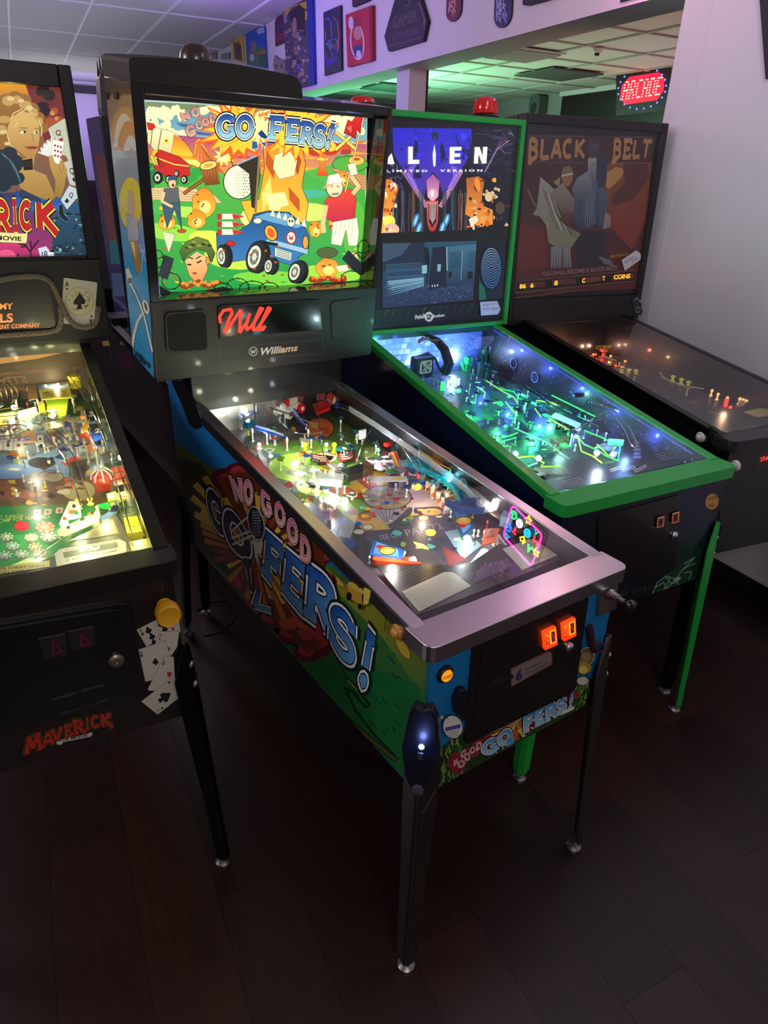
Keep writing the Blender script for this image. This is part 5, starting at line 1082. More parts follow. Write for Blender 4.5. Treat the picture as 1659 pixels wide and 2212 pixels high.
price_tag(belt, belt.bplane(-.021), V2, [(1118, 1430), (1258, 1330), (1262, 1285), (1235, 1255), (1215, 1250), (1090, 1335)], [('BLACK BELT', [(1120, 1372), (1200, 1318), (1192, 1296), (1112, 1350)]), ('$1,995', [(1185, 1365), (1235, 1330), (1228, 1308), (1180, 1340)])], 'tilted white price tag on the brown martial arts backglass')
# ================================================================== card player machine
R3 = mav.root; hw = mav.bw/2; h = mav.bh
V6 = (0, 100, 4.425); V7 = (0, 560, 4.1475)
mav.frame('backbox_frame', -hw, hw, .25, h, -hw+.03, hw-.035, .262, h-.055, -.006, .04, m_blackgloss)
obj('backglass', MB().box(-hw+.02, hw-.02, .03, .05, .25, h-.02, mav.B), MATS['film_base'], R3)
gm = mav.bplane(.03)
A = Art(gm, lift=.0004, clip=RC(.03, mav.bw-.03, .252, mav.bh-.022)); A.view(*V6)
A.poly([(-900, 250), (600, 330), (860, 2060), (-900, 2100)], 'a86a24', g=('30405c', 320, 1500))
A.poly([(-900, 300), (370, 330), (420, 520), (-20, 480), (-900, 700)], 'f0a828', g=('b85a20', 330, 560)); A.poly([(230, 320), (600, 340), (660, 900), (500, 1100), (350, 700)], '6a2a20', g=('802838', 340, 1000)); A.poly([(-20, 1400), (500, 1400), (560, 2060), (-900, 2090)], '1c3c70', g=('b02868', 1500, 2000))
A.poly([(560, 1400), (760, 1500), (860, 2060), (480, 2070), (520, 1700)], '2a5a78', g=('183040', 1450, 2000))
A.cloud([(380, 430), (430, 400), (470, 470), (410, 560), (430, 620)], 44, '1c1418', .3); A.cloud([(520, 620), (560, 700), (480, 720)], 40, 'a8502c', .3); A.cloud([(500, 640), (540, 690)], 22, 'd88a50', .3)
# cards behind
def mcard(q, idx, suit, col='1a1a20', fill='d8dcc0'):
    A.poly(q, fill, out='5a5a48', ow=3); A.text(idx, [quadmap(q, a, b) for a, b in ((.12, .78), (.36, .78), (.36, .93), (.12, .93))], col, .03); suitmark(A, suit, [quadmap(q, a, b) for a, b in ((.12, .62), (.34, .62), (.34, .75), (.12, .75))], col)
SUIT = {'s': [[(.5, 1), (.9, .5), (.85, .28), (.62, .3), (.68, 0), (.32, 0), (.38, .3), (.15, .28), (.1, .5)]], 'h': [[(.5, 0), (.98, .6), (.9, .92), (.65, .98), (.5, .78), (.35, .98), (.1, .92), (.02, .6)]],
        'd': [[(.5, 0), (.9, .5), (.5, 1), (.1, .5)]], 'c': [arc(.5, .72, .24, .26, 0, 360, 10)[:-1], arc(.24, .4, .24, .24, 0, 360, 10)[:-1], arc(.76, .4, .24, .24, 0, 360, 10)[:-1], [(.45, .5), (.55, .5), (.68, 0), (.32, 0)]]}
def suitmark(A_, k, q, col):
    for P in SUIT[k]: A_.poly([quadmap(q, *p) for p in P], col)
mcard([(540, 1010), (700, 1080), (650, 720), (460, 790)][0:4], '', 'h')
A.poly([(465, 780), (630, 680), (690, 1060), (660, 1100), (600, 1000)], 'c8ccb0', out='5a5a48', ow=3); A.text('Q', [(545, 870), (590, 850), (570, 790), (525, 810)], '5a1a2a', .02); suitmark(A, 'h', [(570, 925), (612, 910), (600, 868), (560, 885)], 'a82038'); A.line([(585, 815), (650, 780)], 3, '5a5a48')
A.poly([(610, 1110), (690, 1080), (730, 1340), (665, 1320)], 'c8ccc0', out='5a5a48', ow=3); A.text('Q', [(668, 1225), (706, 1235), (700, 1165), (660, 1160)], '2a2a30', .02); suitmark(A, 's', [(690, 1290), (722, 1300), (716, 1252), (684, 1252)], '1a1a20')
A.poly([(580, 1470), (660, 1330), (750, 1370), (735, 1450), (640, 1560)], 'c8d4d8', out='5a5a48', ow=3); A.text('Q', [(655, 1445), (690, 1460), (706, 1400), (664, 1395)], '2a2a30', .02); suitmark(A, 'c', [(618, 1500), (660, 1500), (660, 1450), (620, 1450)], '1a1a20')
# woman with fair hair, blue gown and a fan of cards (plain figure)
A.cloud([(60, 520), (140, 500), (220, 520), (300, 600), (360, 680), (390, 780), (30, 640), (20, 760), (0, 860), (60, 940), (120, 1020), (160, 1060)], 66, '9a6a30', .2)
A.cloud([(80, 520), (160, 510), (240, 560), (320, 640), (370, 720), (40, 700), (20, 800)], 46, 'c8a05a', .25); A.cloud([(100, 500), (200, 520), (280, 590), (30, 820), (70, 930), (110, 980)], 24, 'e8cc88', .3)
A.poly([(190, 1090), (330, 1040), (320, 1180), (440, 1230), (530, 1440), (480, 1490), (220, 1400), (150, 1260)], 'c8a058', g=('a8803c', 1100, 1480))
A.poly([(70, 780), (110, 680), (200, 620), (300, 640), (370, 740), (378, 880), (360, 1000), (330, 1060), (260, 1070), (150, 980), (90, 900)], 'dcb468', g=('b88844', 700, 1060))
A.poly([(200, 1090), (310, 1070), (316, 1180), (230, 1185)], '1a1612'); 
for k in range(14): A.ell(210+k*8, 1115+random.uniform(-15, 40), 5, 8, '4a3c30', n=6)
A.ell(225, 820, 34, 15, 'f0e4c8', ang=-4); A.ell(345, 822, 24, 13, 'f0e4c8', ang=-4); A.ell(236, 820, 13, 13, '3a3028'); A.ell(350, 822, 11, 11, '3a3028'); A.line([(185, 780), (265, 782)], 7, '7a5228'); A.line([(325, 785), (372, 792)], 6, '7a5228'); A.strokes([[(180, 812), (225, 800), (262, 820)]], 5, '4a3420')
A.strokes([[(300, 830), (318, 880), (325, 905), (295, 915)]], 6, 'a07038'); A.poly([(235, 965), (300, 952), (345, 958), (365, 968), (330, 985), (280, 985)], 'a03c38'); A.strokes([[(232, 962), (300, 968), (368, 962)]], 4, '6a2424')
for pts in ([(170, 650), (250, 600), (340, 660)], [(100, 700), (130, 640), (210, 600)], [(370, 700), (400, 780), (395, 860)], [(70, 860), (110, 960), (180, 1050)], [(60, 800), (90, 920), (200, 1070)], [(150, 700), (165, 740), (140, 770)]): A.strokes([pts], 13, 'd8b068'); A.strokes([pts], 5, 'f0dc9c')
A.cloud([(30, 1080), (90, 1040), (140, 1120), (60, 1200), (130, 1260), (20, 1300)], 84, '1c2c38', .2)
for k in range(9): A.strokes([[(10+k*14, 1020+k*12), (90+k*10, 1080+k*16), (150+k*6, 1200+k*14)]], 9, random.choice(['4a7080', '2a4452', '6a8c98', '16242c']))
A.poly([(150, 1380), (230, 1390), (500, 1490), (540, 1440), (620, 1520), (560, 1560), (420, 1600), (120, 1520)], '1c3c8a', g=('2a6ab8', 1380, 1560)); A.poly([(200, 1360), (360, 1440), (420, 1500), (180, 1440)], '2a3a58')
for i, (ax, ay) in enumerate(((376, 1010), (398, 970), (430, 930), (470, 905), (515, 895))):
    A.poly([(480, 1060), (ax-16, ay+8), (ax+26, ay-40), (540, 1060)], 'f4f6e8', out='6a6a5a', ow=3); A.text('8', [(ax+4, ay+12), (ax+20, ay-4), (ax+14, ay-26), (ax-2, ay-10)], '8a3040', .02)
A.poly([(490, 1060), (505, 890), (612, 915), (570, 1140), (510, 1110)], 'fbfcf0', out='6a6a5a', ow=3)
for k in range(9): suitmark(A, 'h', [(512+(k % 3)*28, 960+(k//3)*48+(k % 3)*8), (534+(k % 3)*28, 966+(k//3)*48+(k % 3)*8), (538+(k % 3)*28, 940+(k//3)*48+(k % 3)*8), (516+(k % 3)*28, 934+(k//3)*48+(k % 3)*8)], 'a82038')
A.poly([(465, 1060), (500, 1040), (520, 1110), (560, 1130), (590, 1060), (610, 1120), (640, 1180), (620, 1330), (580, 1450), (520, 1430), (530, 1290), (480, 1160)], 'c8a050', g=('9a7838', 1080, 1440), out='5a3c1c', ow=3)
A.strokes([[(560, 1130), (590, 1220)], [(590, 1100), (612, 1190)]], 4, '6a4a24')
# small landscape figures and tree
for k in range(60): A.poly(blob(random.uniform(490, 820), random.uniform(1600, 2030), random.uniform(8, 34), random.uniform(6, 20), 7, .4), random.choice(['1c3020', '2a4a50', '6aa0b0', '142028', '3a6a60', '88b8c8', '0c1418']))
A.poly([(560, 1520), (600, 1510), (610, 1600), (660, 1660), (640, 1680), (580, 1640), (560, 1600)], '181c24', out='a8d8f0', ow=3)
A.poly([(-20, 1880), (200, 1880), (420, 1980), (440, 2070), (-300, 2090)], 'd83a78', g=('7a2060', 1880, 2080)); A.strokes([[(300, 2060), (290, 1960), (240, 1900), (180, 1890)], [(290, 1960), (330, 1900), (370, 1850)], [(250, 1910), (200, 1920)], [(300, 1940), (290, 1860)]], 14, '181018')
A.poly([(105, 2020), (130, 2010), (200, 2020), (215, 2060), (150, 2040), (120, 2050)], '140c14'); A.poly([(165, 1980), (178, 1980), (186, 2020), (160, 2018)], '140c14')
A.ell(60, 2000, 90, 60, 'f05a88'); A.poly([(362, 1930), (440, 1910), (470, 1950), (440, 2050), (400, 2060)], 'd8e0e8'); A.text('10', [(402, 2010), (456, 1990), (446, 1950), (396, 1965)], '24306a', .03); A.poly([(450, 1960), (520, 1970), (470, 2050)], 'e8eef0')
# title
for i, (ch, q) in enumerate((('M', [(-720, 1810), (-540, 1780), (-540, 1500), (-720, 1520)]), ('A', [(-520, 1770), (-390, 1760), (-390, 1490), (-520, 1500)]), ('V', [(-370, 1750), (-220, 1745), (-220, 1485), (-370, 1490)]), ('E', [(-200, 1740), (-100, 1740), (-100, 1480), (-200, 1480)]), ('R', [(-60, 1750), (120, 1790), (70, 1480), (-60, 1470)]), ('I', [(110, 1750), (190, 1750), (170, 1480), (100, 1480)]), ('C', [(190, 1750), (320, 1750), (310, 1480), (185, 1480)]), ('K', [(340, 1740), (560, 1810), (520, 1500), (330, 1480)]))):
    for e, c in ((.34, '1c0c0c'), (.2, 'f0e058'), (.05, '3a0c0c'), (0, 'c41c20')): A.strokes(LET[ch], .22+e*.8, c, None, lambda x, y: quadmap(q, x, y))
A.poly([(-300, 1760), (240, 1790), (262, 1770), (255, 1860), (245, 1880), (-300, 1860)], 'f0ec98', out='4a3a1c', ow=4); A.text('MOVIE', [(-40, 1850), (205, 1860), (205, 1818), (-40, 1806)], '2a1c14', .03)
A.done('backglass_artwork', printmat('player_film', es=1.05), [o for o in R3.children if o.name.startswith('backglass')][0])
obj('backglass_pane', MB().box(-hw+.025, hw-.03, .020, .023, .255, h-.05, mav.B), MATS['backglass_clear'], R3)
# panel with rope, display and ace
mp_ = obj('display_panel', MB().box(-hw, hw, -.004, .05, .0, .25, mav.B), mat('panel_dark_brown', (24, 19, 17), .5), R3, bevel=.003)
p7 = mav.bplane(-.004)
plate('display_window', p7, px_rrect([(-900, 660), (500, 610), (435, 180), (-900, 220)], .04), .001, .003, mat('display_grey', (48, 42, 44), .25, coat=.3), mp_, V7)
K = Art(p7, lift=.0035, clip=RC(.01, mav.bw-.01, .01, .24)); K.view(*V7)
for s_, q in (('DUMMY', [(-200, 455), (118, 445), (118, 390), (-200, 402)]), ('BALLS', [(-220, 580), (118, 562), (116, 480), (-220, 500)]), ('ENTERTAINMENT COMPANY', [(-330, 640), (360, 605), (360, 568), (-330, 600)])): K.text(s_, q, 'f08030', .03, g=('ffb060', q[3][1], q[0][1]))
K.done('dot_matrix_letters', printmat('orange_dots', es=1.15), mp_)
def rope(pts, name='rope'):
    P = [p7.P(*[max(.03, a) for a in p7.at(V7[0]+x/V7[2], V7[1]+y/V7[2])], .011) for x, y in pts]
    # two twisted strands
    L_ = []
    for a, b in zip(P, P[1:]):
        n = max(2, int((b-a).length/.003)); L_ += [a.lerp(b, t/n) for t in range(n)]
    L_.append(P[-1]); mb = MB()
    for ph in (0, 2*pi/3, 4*pi/3):
        st = []
        for i, p in enumerate(L_):
            d = (L_[min(i+1, len(L_)-1)]-L_[max(i-1, 0)]).normalized(); a = d.cross(p7.N).normalized(); t = i*.42+ph
            st.append(p+a*cos(t)*.0042+p7.N*sin(t)*.0042)
        mb.tube(st, .0046, 5)
    return obj(name, mb, mat('rope_fibre', (118, 106, 88), .85), mp_, smooth=True)
rope([(-300, 190), (0, 185), (120, 160), (240, 152), (340, 150), (410, 170), (460, 210), (500, 290), (540, 380), (580, 470), (620, 540), (680, 590), (760, 605), (830, 590), (868, 540), (880, 450), (878, 420)])
rope([(540, 420), (548, 500), (540, 580), (510, 630), (440, 645), (200, 665), (-300, 700)])
ace = plate('playing_card_ornament', p7, [(566, 568), (590, 575), (830, 590), (842, 580), (870, 212), (860, 205), (585, 165), (570, 172), (556, 380)], .002, .005, mat('card_white', (205, 200, 178), .5), mp_, V7)
K = Art(p7, lift=.0053); K.view(*V7)
K.ell(712, 375, 132, 132, 'b8b090'); K.ell(712, 375, 120, 120, 'd0c8a4'); K.text('A', [(580, 245), (616, 240), (612, 192), (584, 194)], '1c1c1c', .03); suitmark(K, 's', [(584, 275), (612, 273), (610, 250), (586, 252)], '1c1c1c'); suitmark(K, 's', [(640, 450), (780, 440), (775, 290), (650, 300)], '201c1c')
for _ in range(50): a = random.uniform(0, 6.28); r = random.uniform(60, 96); K.ell(712+r*cos(a), 370+r*sin(a), 5, 5, '4a463c', n=6)
K.text('A', [(828, 530), (796, 526), (800, 572), (826, 574)], '1c1c1c', .03); suitmark(K, 's', [(830, 520), (804, 518), (806, 496), (832, 498)], '1c1c1c')
K.done('card_print', P_paper, ace)
# front of the card machine
mf = mav.front(); V4 = (0, 1180, 3.95)
md = plate('coin_door', mf, px_rrect([(-900, 1780), (1200, 1280), (1120, 450), (-900, 800)], .05), .0, .010, mat('door_black', (13, 12, 13), .3, coat=.3), R3, V4, bevel=.003)
plate('door_panel', mf, px_rrect([(-850, 1640), (1140, 1230), (1040, 500), (-850, 820)], .06), .010, .013, MATS['door_black'], md, V4, bevel=.002)
for q in ([(365, 925), (580, 890), (560, 700), (315, 745)], [(600, 860), (810, 820), (795, 640), (560, 685)]):
    b = plate('coin_reject_button', mf, q, .013, .018, mat('button_grey', (34, 32, 36), .4), md, V4, bevel=.002)
    K = Art(mf, lift=.0184); K.view(*V4); K.poly([quadmap(q, *p) for p in ((.38, .15), (.82, .15), (.72, .85), (.4, .85))], '3c0c18'); K.strokes([[quadmap(q, *p) for p in ((.42, .2), (.78, .22), (.5, .8), (.42, .2))]], 5, '8a2848'); K.done('button_print', P_front_print, b)
u, v = mf.at(985/3.95, 1180+938/3.95); obj('door_lock', MB().lathe([(0, .013), (.016, .013), (.016, .019), (.011, .023), (.004, .023), (0, .020)], 20, mf.mat(u, v)), mat('lock_brass_grey', (140, 132, 112), .35, metal=.8), md, smooth=True)
for q in ([(450, 1280), (650, 1225), (650, 1215), (450, 1270)], [(690, 1205), (890, 1155), (890, 1145), (690, 1195)], [(510, 1400), (680, 1350), (680, 1340), (510, 1390)], [(740, 1330), (900, 1285), (900, 1275), (740, 1320)]): plate('coin_return_edge', mf, q, .013, .016, mat('edge_grey', (40, 40, 44), .3), md, V4)
u, v = mf.at(355, 1306)
kn = obj('launch_knob', MB().lathe([(0, 0), (.016, 0), (.012, .01), (.012, .02), (.0245, .022), (.0255, .026), (.0255, .048), (.023, .052), (.019, .050), (0, .050)], 28, mf.mat(u, v)), mat('yellow_plastic', (222, 160, 28), .4, coat=.2), R3, smooth=True)
F = Art(mf, lift=.0003, clip=mav.front_clip()); F.view(*V4)
def wcard(P, *marks):
    F.poly(P, 'c4beac', out='14100e', ow=5)
    for m_ in marks: m_()
def sm(k, cx, cy, r, col, ang=0): suitmark(F, k, bx4(cx, cy, r, r*1.15, ang), col)
BK, RD_ = '14141a', 'b83028'
wcard([(1400, 590), (1520, 530), (1558, 530), (1545, 730), (1480, 745)], lambda: (sm('h', 1490, 588, 52, RD_, -10), sm('h', 1482, 650, 52, RD_, -10), sm('d', 1478, 705, 34, RD_)))
wcard([(1165, 712), (1400, 592), (1480, 730), (1250, 856)], lambda: (F.text('9', [(1192, 742), (1216, 732), (1206, 704), (1182, 712)], BK, .0), sm('c', 1216, 746, 26, BK, -20), sm('c', 1265, 716, 56, BK, -25), sm('c', 1372, 660, 56, BK, -25), sm('c', 1404, 706, 52, BK, -25), sm('c', 1296, 768, 54, BK, -25), sm('c', 1310, 812, 40, BK, -25)))
wcard([(1360, 726), (1530, 722), (1510, 860), (1450, 945), (1320, 840)], lambda: (F.text('A', [(1352, 775), (1382, 775), (1384, 745), (1358, 745)], RD_, .0), sm('d', 1362, 792, 22, RD_), sm('d', 1440, 875, 34, RD_)))
wcard([(1182, 880), (1412, 802), (1450, 940), (1440, 1110), (1240, 1154)], lambda: (F.text('A', [(1192, 920), (1218, 915), (1210, 885), (1192, 890)], BK, .0), sm('c', 1208, 930, 24, BK), sm('c', 1326, 982, 52, BK, -5)))
wcard([(1400, 934), (1480, 942), (1490, 1100), (1320, 1230), (1270, 1230), (1262, 1215)], lambda: (F.text('A', [(1382, 995), (1408, 1002), (1418, 965), (1394, 958)], RD_, .0), sm('h', 1392, 1004, 22, RD_), sm('h', 1444, 1094, 46, RD_, 5)))
wcard([(1205, 1322), (1490, 1100), (1525, 1290), (1345, 1434)], lambda: (sm('s', 1406, 1285, 110, BK, 55), sm('s', 1384, 1380, 24, BK, 235), sm('s', 1444, 1160, 24, BK, 55), F.text('A', [(1340, 1412), (1362, 1400), (1352, 1380), (1332, 1392)], BK, .0)))
F.done('front_card_print', P_front_print, R3)
F = Art(mf, lift=.0003, clip=mav.front_clip()); F.view(*V4)
wl = [('M', [(205, 1790), (360, 1740), (345, 1570), (225, 1620)]), ('A', [(360, 1722), (468, 1688), (440, 1570), (370, 1590)]), ('V', [(440, 1680), (540, 1640), (530, 1530), (430, 1555)]), ('E', [(545, 1640), (622, 1612), (612, 1515), (540, 1530)]), ('R', [(625, 1610), (735, 1580), (700, 1470), (612, 1490)]), ('I', [(722, 1570), (775, 1555), (765, 1460), (715, 1475)]), ('C', [(775, 1555), (865, 1535), (850, 1435), (770, 1450)]), ('K', [(860, 1545), (972, 1550), (955, 1414), (850, 1425)])]
for e, c in ((.2, '6a6428'), (.12, '1c0c0a'), (0, 'b02c18')):
    for ch, q in wl: F.strokes(LET[ch], .24+e, c, None, lambda x, y: quadmap(q, x, y))
F.poly([(478, 1670), (520, 1645), (740, 1600), (782, 1582), (790, 1600), (772, 1622), (540, 1668), (525, 1690), (490, 1690)], 'c8c4b8', out='2a2420', ow=3); F.text('THE MOVIE', [(498, 1668), (752, 1620), (748, 1600), (500, 1645)], '1c1814', .03)
F.done('front_artwork', P_front_print, R3)
for o in mp_.children:
    if o.name.startswith('display_window'):
        for vtx in o.data.vertices: 
            q = mav.B.inverted() @ vtx.co; q.x = max(q.x, -hw+.2); vtx.co = mav.B @ q
for o in list(md.children)+[md]:
    for vtx in o.data.vertices: vtx.co.x = max(vtx.co.x, .06)
# ================================================================== machine behind: toppers and side print
rl = Plane(rear.B @ V((-rear.bw/2, 0, 0)), rear.B.to_3x3() @ V((0, -1, 0)), (0, 0, 1), rear.W)
A = Art(rl, clip=RC(-.25, 0, .0, rear.bh)); A.poly([(186, 250), (262, 250), (300, 800), (236, 800), (190, 420)], '5a4a78', g=('24306a', 250, 620)); A.poly([(205, 330), (230, 340), (262, 560), (240, 560)], '8a4a3c'); A.poly([(236, 520), (290, 520), (292, 570), (240, 570)], '1c8a90'); A.poly([(240, 590), (290, 590), (296, 640), (246, 640)], '6a80a8')  # turquoise patch is a reflection painted into the print
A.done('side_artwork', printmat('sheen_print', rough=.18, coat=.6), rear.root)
rs = rear.left()
A = Art(rs, lift=.0006, clip=rear.side_clip())
A.poly([(180, 650), (400, 760), (400, 1040), (180, 800)], '1c1614'); A.poly([(256, 700), (266, 697), (270, 706), (269, 718), (262, 722), (252, 712)], 'b8862c'); A.poly([(262, 722), (272, 718), (275, 746), (260, 744)], '8a6a28'); A.poly([(244, 722), (258, 726), (262, 752), (240, 750)], '18141c'); A.poly([(220, 738), (234, 735), (238, 746), (224, 748)], 'b8862c'); A.poly([(255, 760), (285, 765), (290, 800), (262, 796)], '3a1024'); A.line([(236, 748), (244, 790)], 4, '24242c'); A.line([(262, 716), (266, 742)], 2.4, '3a4a2c')
A.done('side_artwork', printmat('dark_side_print', rough=.4), rear.root)
# tall dark upright cabinet further back in the same aisle
up = thing('arcade_cabinet', 'tall dark upright cabinet far down the aisle behind the golf machine', 'arcade cabinet', M.Translation((.10, 3.62, 0)))
obj('cabinet_body', MB().prism([(0, 0), (.7, 0), (.7, 1.55), (.25, 1.60), (.12, 1.2), (.0, .95)], 0, .6, M(((0, 0, 1, 0), (1, 0, 0, 0), (0, 1, 0, 0), (0, 0, 0, 1)))), m_black, up, bevel=.004)
obj('control_panel', MB().prism([(-.16, .86), (.02, .92), (.02, .96), (-.16, .90)], .02, .58, M(((0, 0, 1, 0), (1, 0, 0, 0), (0, 1, 0, 0), (0, 0, 0, 1)))), m_blackgloss, up, bevel=.003)
obj('marquee', MB().box(.02, .58, .2, .24, 1.45, 1.58), mat('marquee_plum', (70, 30, 60), .4), up)
rear.frame('backbox_frame', -rear.bw/2, rear.bw/2, 0, rear.bh, -.16, .16, .03, rear.bh-.03, -.03, .0, m_black)
u = rear.bplane(.1)
pt = [u.at(x, y) for x, y in ((226, 246), (205, 246), (210, 210), (216, 165), (228, 160), (232, 200))]
obj('topper_claw', MB().prism([rear.bplane(.1).at(x, y) for x, y in ((234, 262), (222, 262), (216, 235), (211, 170), (216, 152), (226, 148), (234, 152), (234, 200))], -.04, .03, rear.bplane(.1).mat()), mat('claw_grey', (74, 66, 78), .5), rear.root)
for (a, b) in (((213, 165), (209, 130)), ((218, 156), (213, 120)), ((224, 152), (218, 113))):
    p, q_ = [rear.bplane(.1).P(*rear.bplane(.1).at(*c_)) for c_ in (a, b)]
    obj('claw_spike', MB().tube([p, q_], .007, 6, r2=.001), mat('spike_dark', (26, 22, 28), .4), rear.root)
dx_, dz_ = main.bx(422, 92, .15)
obj('topper_dome', MB().lathe([(.040, 0), (.042, .018), (.039, .034), (.030, .048), (.016, .055), (0, .057)], 20, main.B @ M.Translation((dx_, .15, dz_-.057))), mat('dome_brown', (62, 42, 34), .3, coat=.4), main.root, smooth=True)
obj('topper_base', MB().lathe([(.046, -.03), (.046, 0), (0, 0)], 20, main.B @ M.Translation((dx_, .15, dz_-.057))), m_base, main.root, smooth=True)
# ================================================================== playfields
_mc = {}
def inst(name, key, fn, m, parent, Mx, smooth=True):
    if key not in _mc:
        me = fn().mesh(name); me.materials.append(m)
        if smooth:
            me.polygons.foreach_set('use_smooth', [True]*len(me.polygons)); me.set_sharp_from_angle(angle=radians(50))
        _mc[key] = me
    o = bpy.data.objects.new(name, _mc[key]); COL.objects.link(o); o.parent = parent; o.matrix_local = Mx; return o
class PF:
    def __init__(s, m, base):
        s.m = m; s.pl = m.pf; s.o = m.playfield(base)
    def uv(s, x, y, h=0): return s.cl(*s.pl.at(x, y, h))
    def cl(s, u, v): return min(max(u, .003), s.m.pw-.003), min(max(v, -.01), s.m.plen-.012)
    def P(s, x, y, h=0):
        u, v = s.cl(*s.pl.at(x, y, h)); return s.pl.P(u, v, h)
    def art(s, lift=.0006): return Art(s.pl, lift=lift, clip=RC(.0005, s.m.pw-.0005, .0, s.m.plen-.001))
    def post(s, x, y, col=(220, 220, 220), h=.028, r=.0042, uv=None, name='post', es=0):
        u, v = uv or s.uv(x, y); k = ('post', col, h, r, es)
        return inst(name, k, lambda: MB().lathe([(r*1.5, 0), (r*1.5, .002), (r*.8, .005), (r*.7, h*.6), (r*1.25, h*.7), (r*1.25, h*.85), (r*.5, h), (0, h)], 8), mat('post_%d_%d_%d_%g' % (*col, es), col, .25, coat=.4, emis=col if es else None, es=es), s.o, s.pl.mat(u, v))
    def bulb(s, x, y, col=(255, 240, 200), es=12, h=.02, r=.0055, uv=None):
        u, v = uv or s.uv(x, y, h)
        return inst('lamp_bulb', ('bulb', col, es, r), lambda: MB().lathe([(0, -r), (r*.7, -r*.7), (r, 0), (r*.7, r*.7), (0, r)], 8), glow('bulb_%d_%d_%d_%g' % (*col, es), col, es), s.o, s.pl.mat(u, v, h))
    def insert(s, x, y, r, col, es, shape='o', ang=0, q=None):
        m = glow('insert_%d_%d_%d_%g' % (*col, es), col, es)
        if shape == 'o': P = [s.uv(x+r*cos(t*pi/8), y+r*.62*sin(t*pi/8)) for t in range(16)]
        elif shape == 'q': P = [s.uv(*c) for c in q]
        else: P = [s.uv(*c) for c in bx4(x, y, r*2, r*.9, ang)]
        return obj('insert_lamp', MB().prism(P, .0012, .0026, s.pl.mat()), m, s.o)
    def plastic(s, pts, h, m, art=None, th=.002, posts=True, name='plastic'):
        P = [s.cl(*s.uv(x, y, h)) for x, y in pts]
        o = obj(name, MB().prism(P, h, h+th, s.pl.mat()), m, s.o)
        if art:
            A = Art(s.pl, lift=h+th+.0003, clip=RC(.003, s.m.pw-.003, -.01, s.m.plen-.012))
            # draw on the raised plane
            A._m = lambda p: s.pl.at(p[0], p[1], h)
            art(A); A.done('plastic_print', MATS['play_print'], o)
        if posts:
            for u, v in (P[0], P[len(P)//2]): s.post(0, 0, (210, 210, 200), h, .003, uv=(u, v))
        return o
    def wire(s, pts, r=.0014, m=None, name='wire_ramp', rails=1, gap=.012):
        Q = [s.P(*p) for p in pts]
        m = m or m_chrome; mb = MB()
        # smooth
        L_ = []
        n = len(Q)
        for i in range(n-1):
            p0, p1, p2, p3 = Q[max(i-1, 0)], Q[i], Q[i+1], Q[min(i+2, n-1)]
            for t in range(5):
                t /= 5; L_.append(.5*((2*p1)+(p2-p0)*t+(2*p0-5*p1+4*p2-p3)*t*t+(3*p1-p0-3*p2+p3)*t**3))
        L_.append(Q[-1])
        if rails == 1: mb.tube(L_, r, 6)
        else:
            for sg in (-1, 1):
                K = []
                for i, p in enumerate(L_):
                    d = (L_[min(i+1, len(L_)-1)]-L_[max(i-1, 0)]); a = d.cross(s.pl.N).normalized(); K.append(p+a*sg*gap)
                mb.tube(K, r, 6)
            for i in range(2, len(L_)-1, 5):
                d = (L_[i+1]-L_[i-1]); a = d.cross(s.pl.N).normalized(); mb.tube([L_[i]-a*gap, L_[i]-s.pl.N*.006, L_[i]+a*gap], r*.8, 5)
        return obj(name, mb, m, s.o, smooth=True)
    def rubber(s, pts, h, m, r=.0022, closed=True):
        return obj('rubber_ring', MB().tube([s.P(x, y, h) for x, y in pts], r, 6, closed=closed), m, s.o, smooth=True)
    def _x(s): pass
    def trough(s, pts, w_, hh, m, name='plastic_ramp'):
        """U-shaped ramp along px path (x, y, h)"""
        Q = [s.P(*p) for p in pts]; mb = MB(); vs = []
        N = s.pl.N
        for i, p in enumerate(Q):
            d = (Q[min(i+1, len(Q)-1)]-Q[max(i-1, 0)]); a = d.cross(N).normalized()
            vs += [p-a*w_+N*hh, p-a*w_*.95, p+a*w_*.95, p+a*w_+N*hh]
        fs = []
        for i in range(len(Q)-1):
            for k in range(3): fs.append((i*4+k, i*4+k+1, i*4+k+5, i*4+k+4))
        mb.add(vs, fs); o = obj(name, mb, m, s.o); sd = o.modifiers.new('solid', 'SOLIDIFY'); sd.thickness = .0018; return o
    def flipper(s, x, y, x2, y2, col, h=.014):
        a, b = V((*s.uv(x, y, h), 0)), V((*s.uv(x2, y2, h), 0)); d = (b-a); L_ = d.length; an = atan2(d.y, d.x)
        P = [(.0095*cos(t), .0095*sin(t)) for t in [pi/2+pi*i/8 for i in range(9)]]+[(L_+.005*cos(t), .005*sin(t)) for t in [-pi/2+pi*i/6 for i in range(7)]]
        o = obj('flipper', MB().prism(P, .006, .022, s.pl.mat(a.x, a.y, 0, an)), mat('flipper_%d_%d_%d' % col, col, .3, coat=.3), s.o, bevel=.001); return o
    def box(s, name, x, y, w_, d_, h0, h1, m, rot=0, bevel=.001, hb=None):
        u, v = s.uv(x, y, h0 if hb is None else hb); return obj(name, MB().box(-w_/2, w_/2, -d_/2, d_/2, h0, h1, s.pl.mat(u, v, 0, rot)), m, s.o, bevel=bevel)
    def lamp(s, x, y, power, col, h=.05, rad=.007, uv=None):
        u, v = uv or s.uv(x, y, h); return light('playfield_lamp', 'POINT', s.m.W @ s.pl.P(u, v, h), power, col, rad=rad)
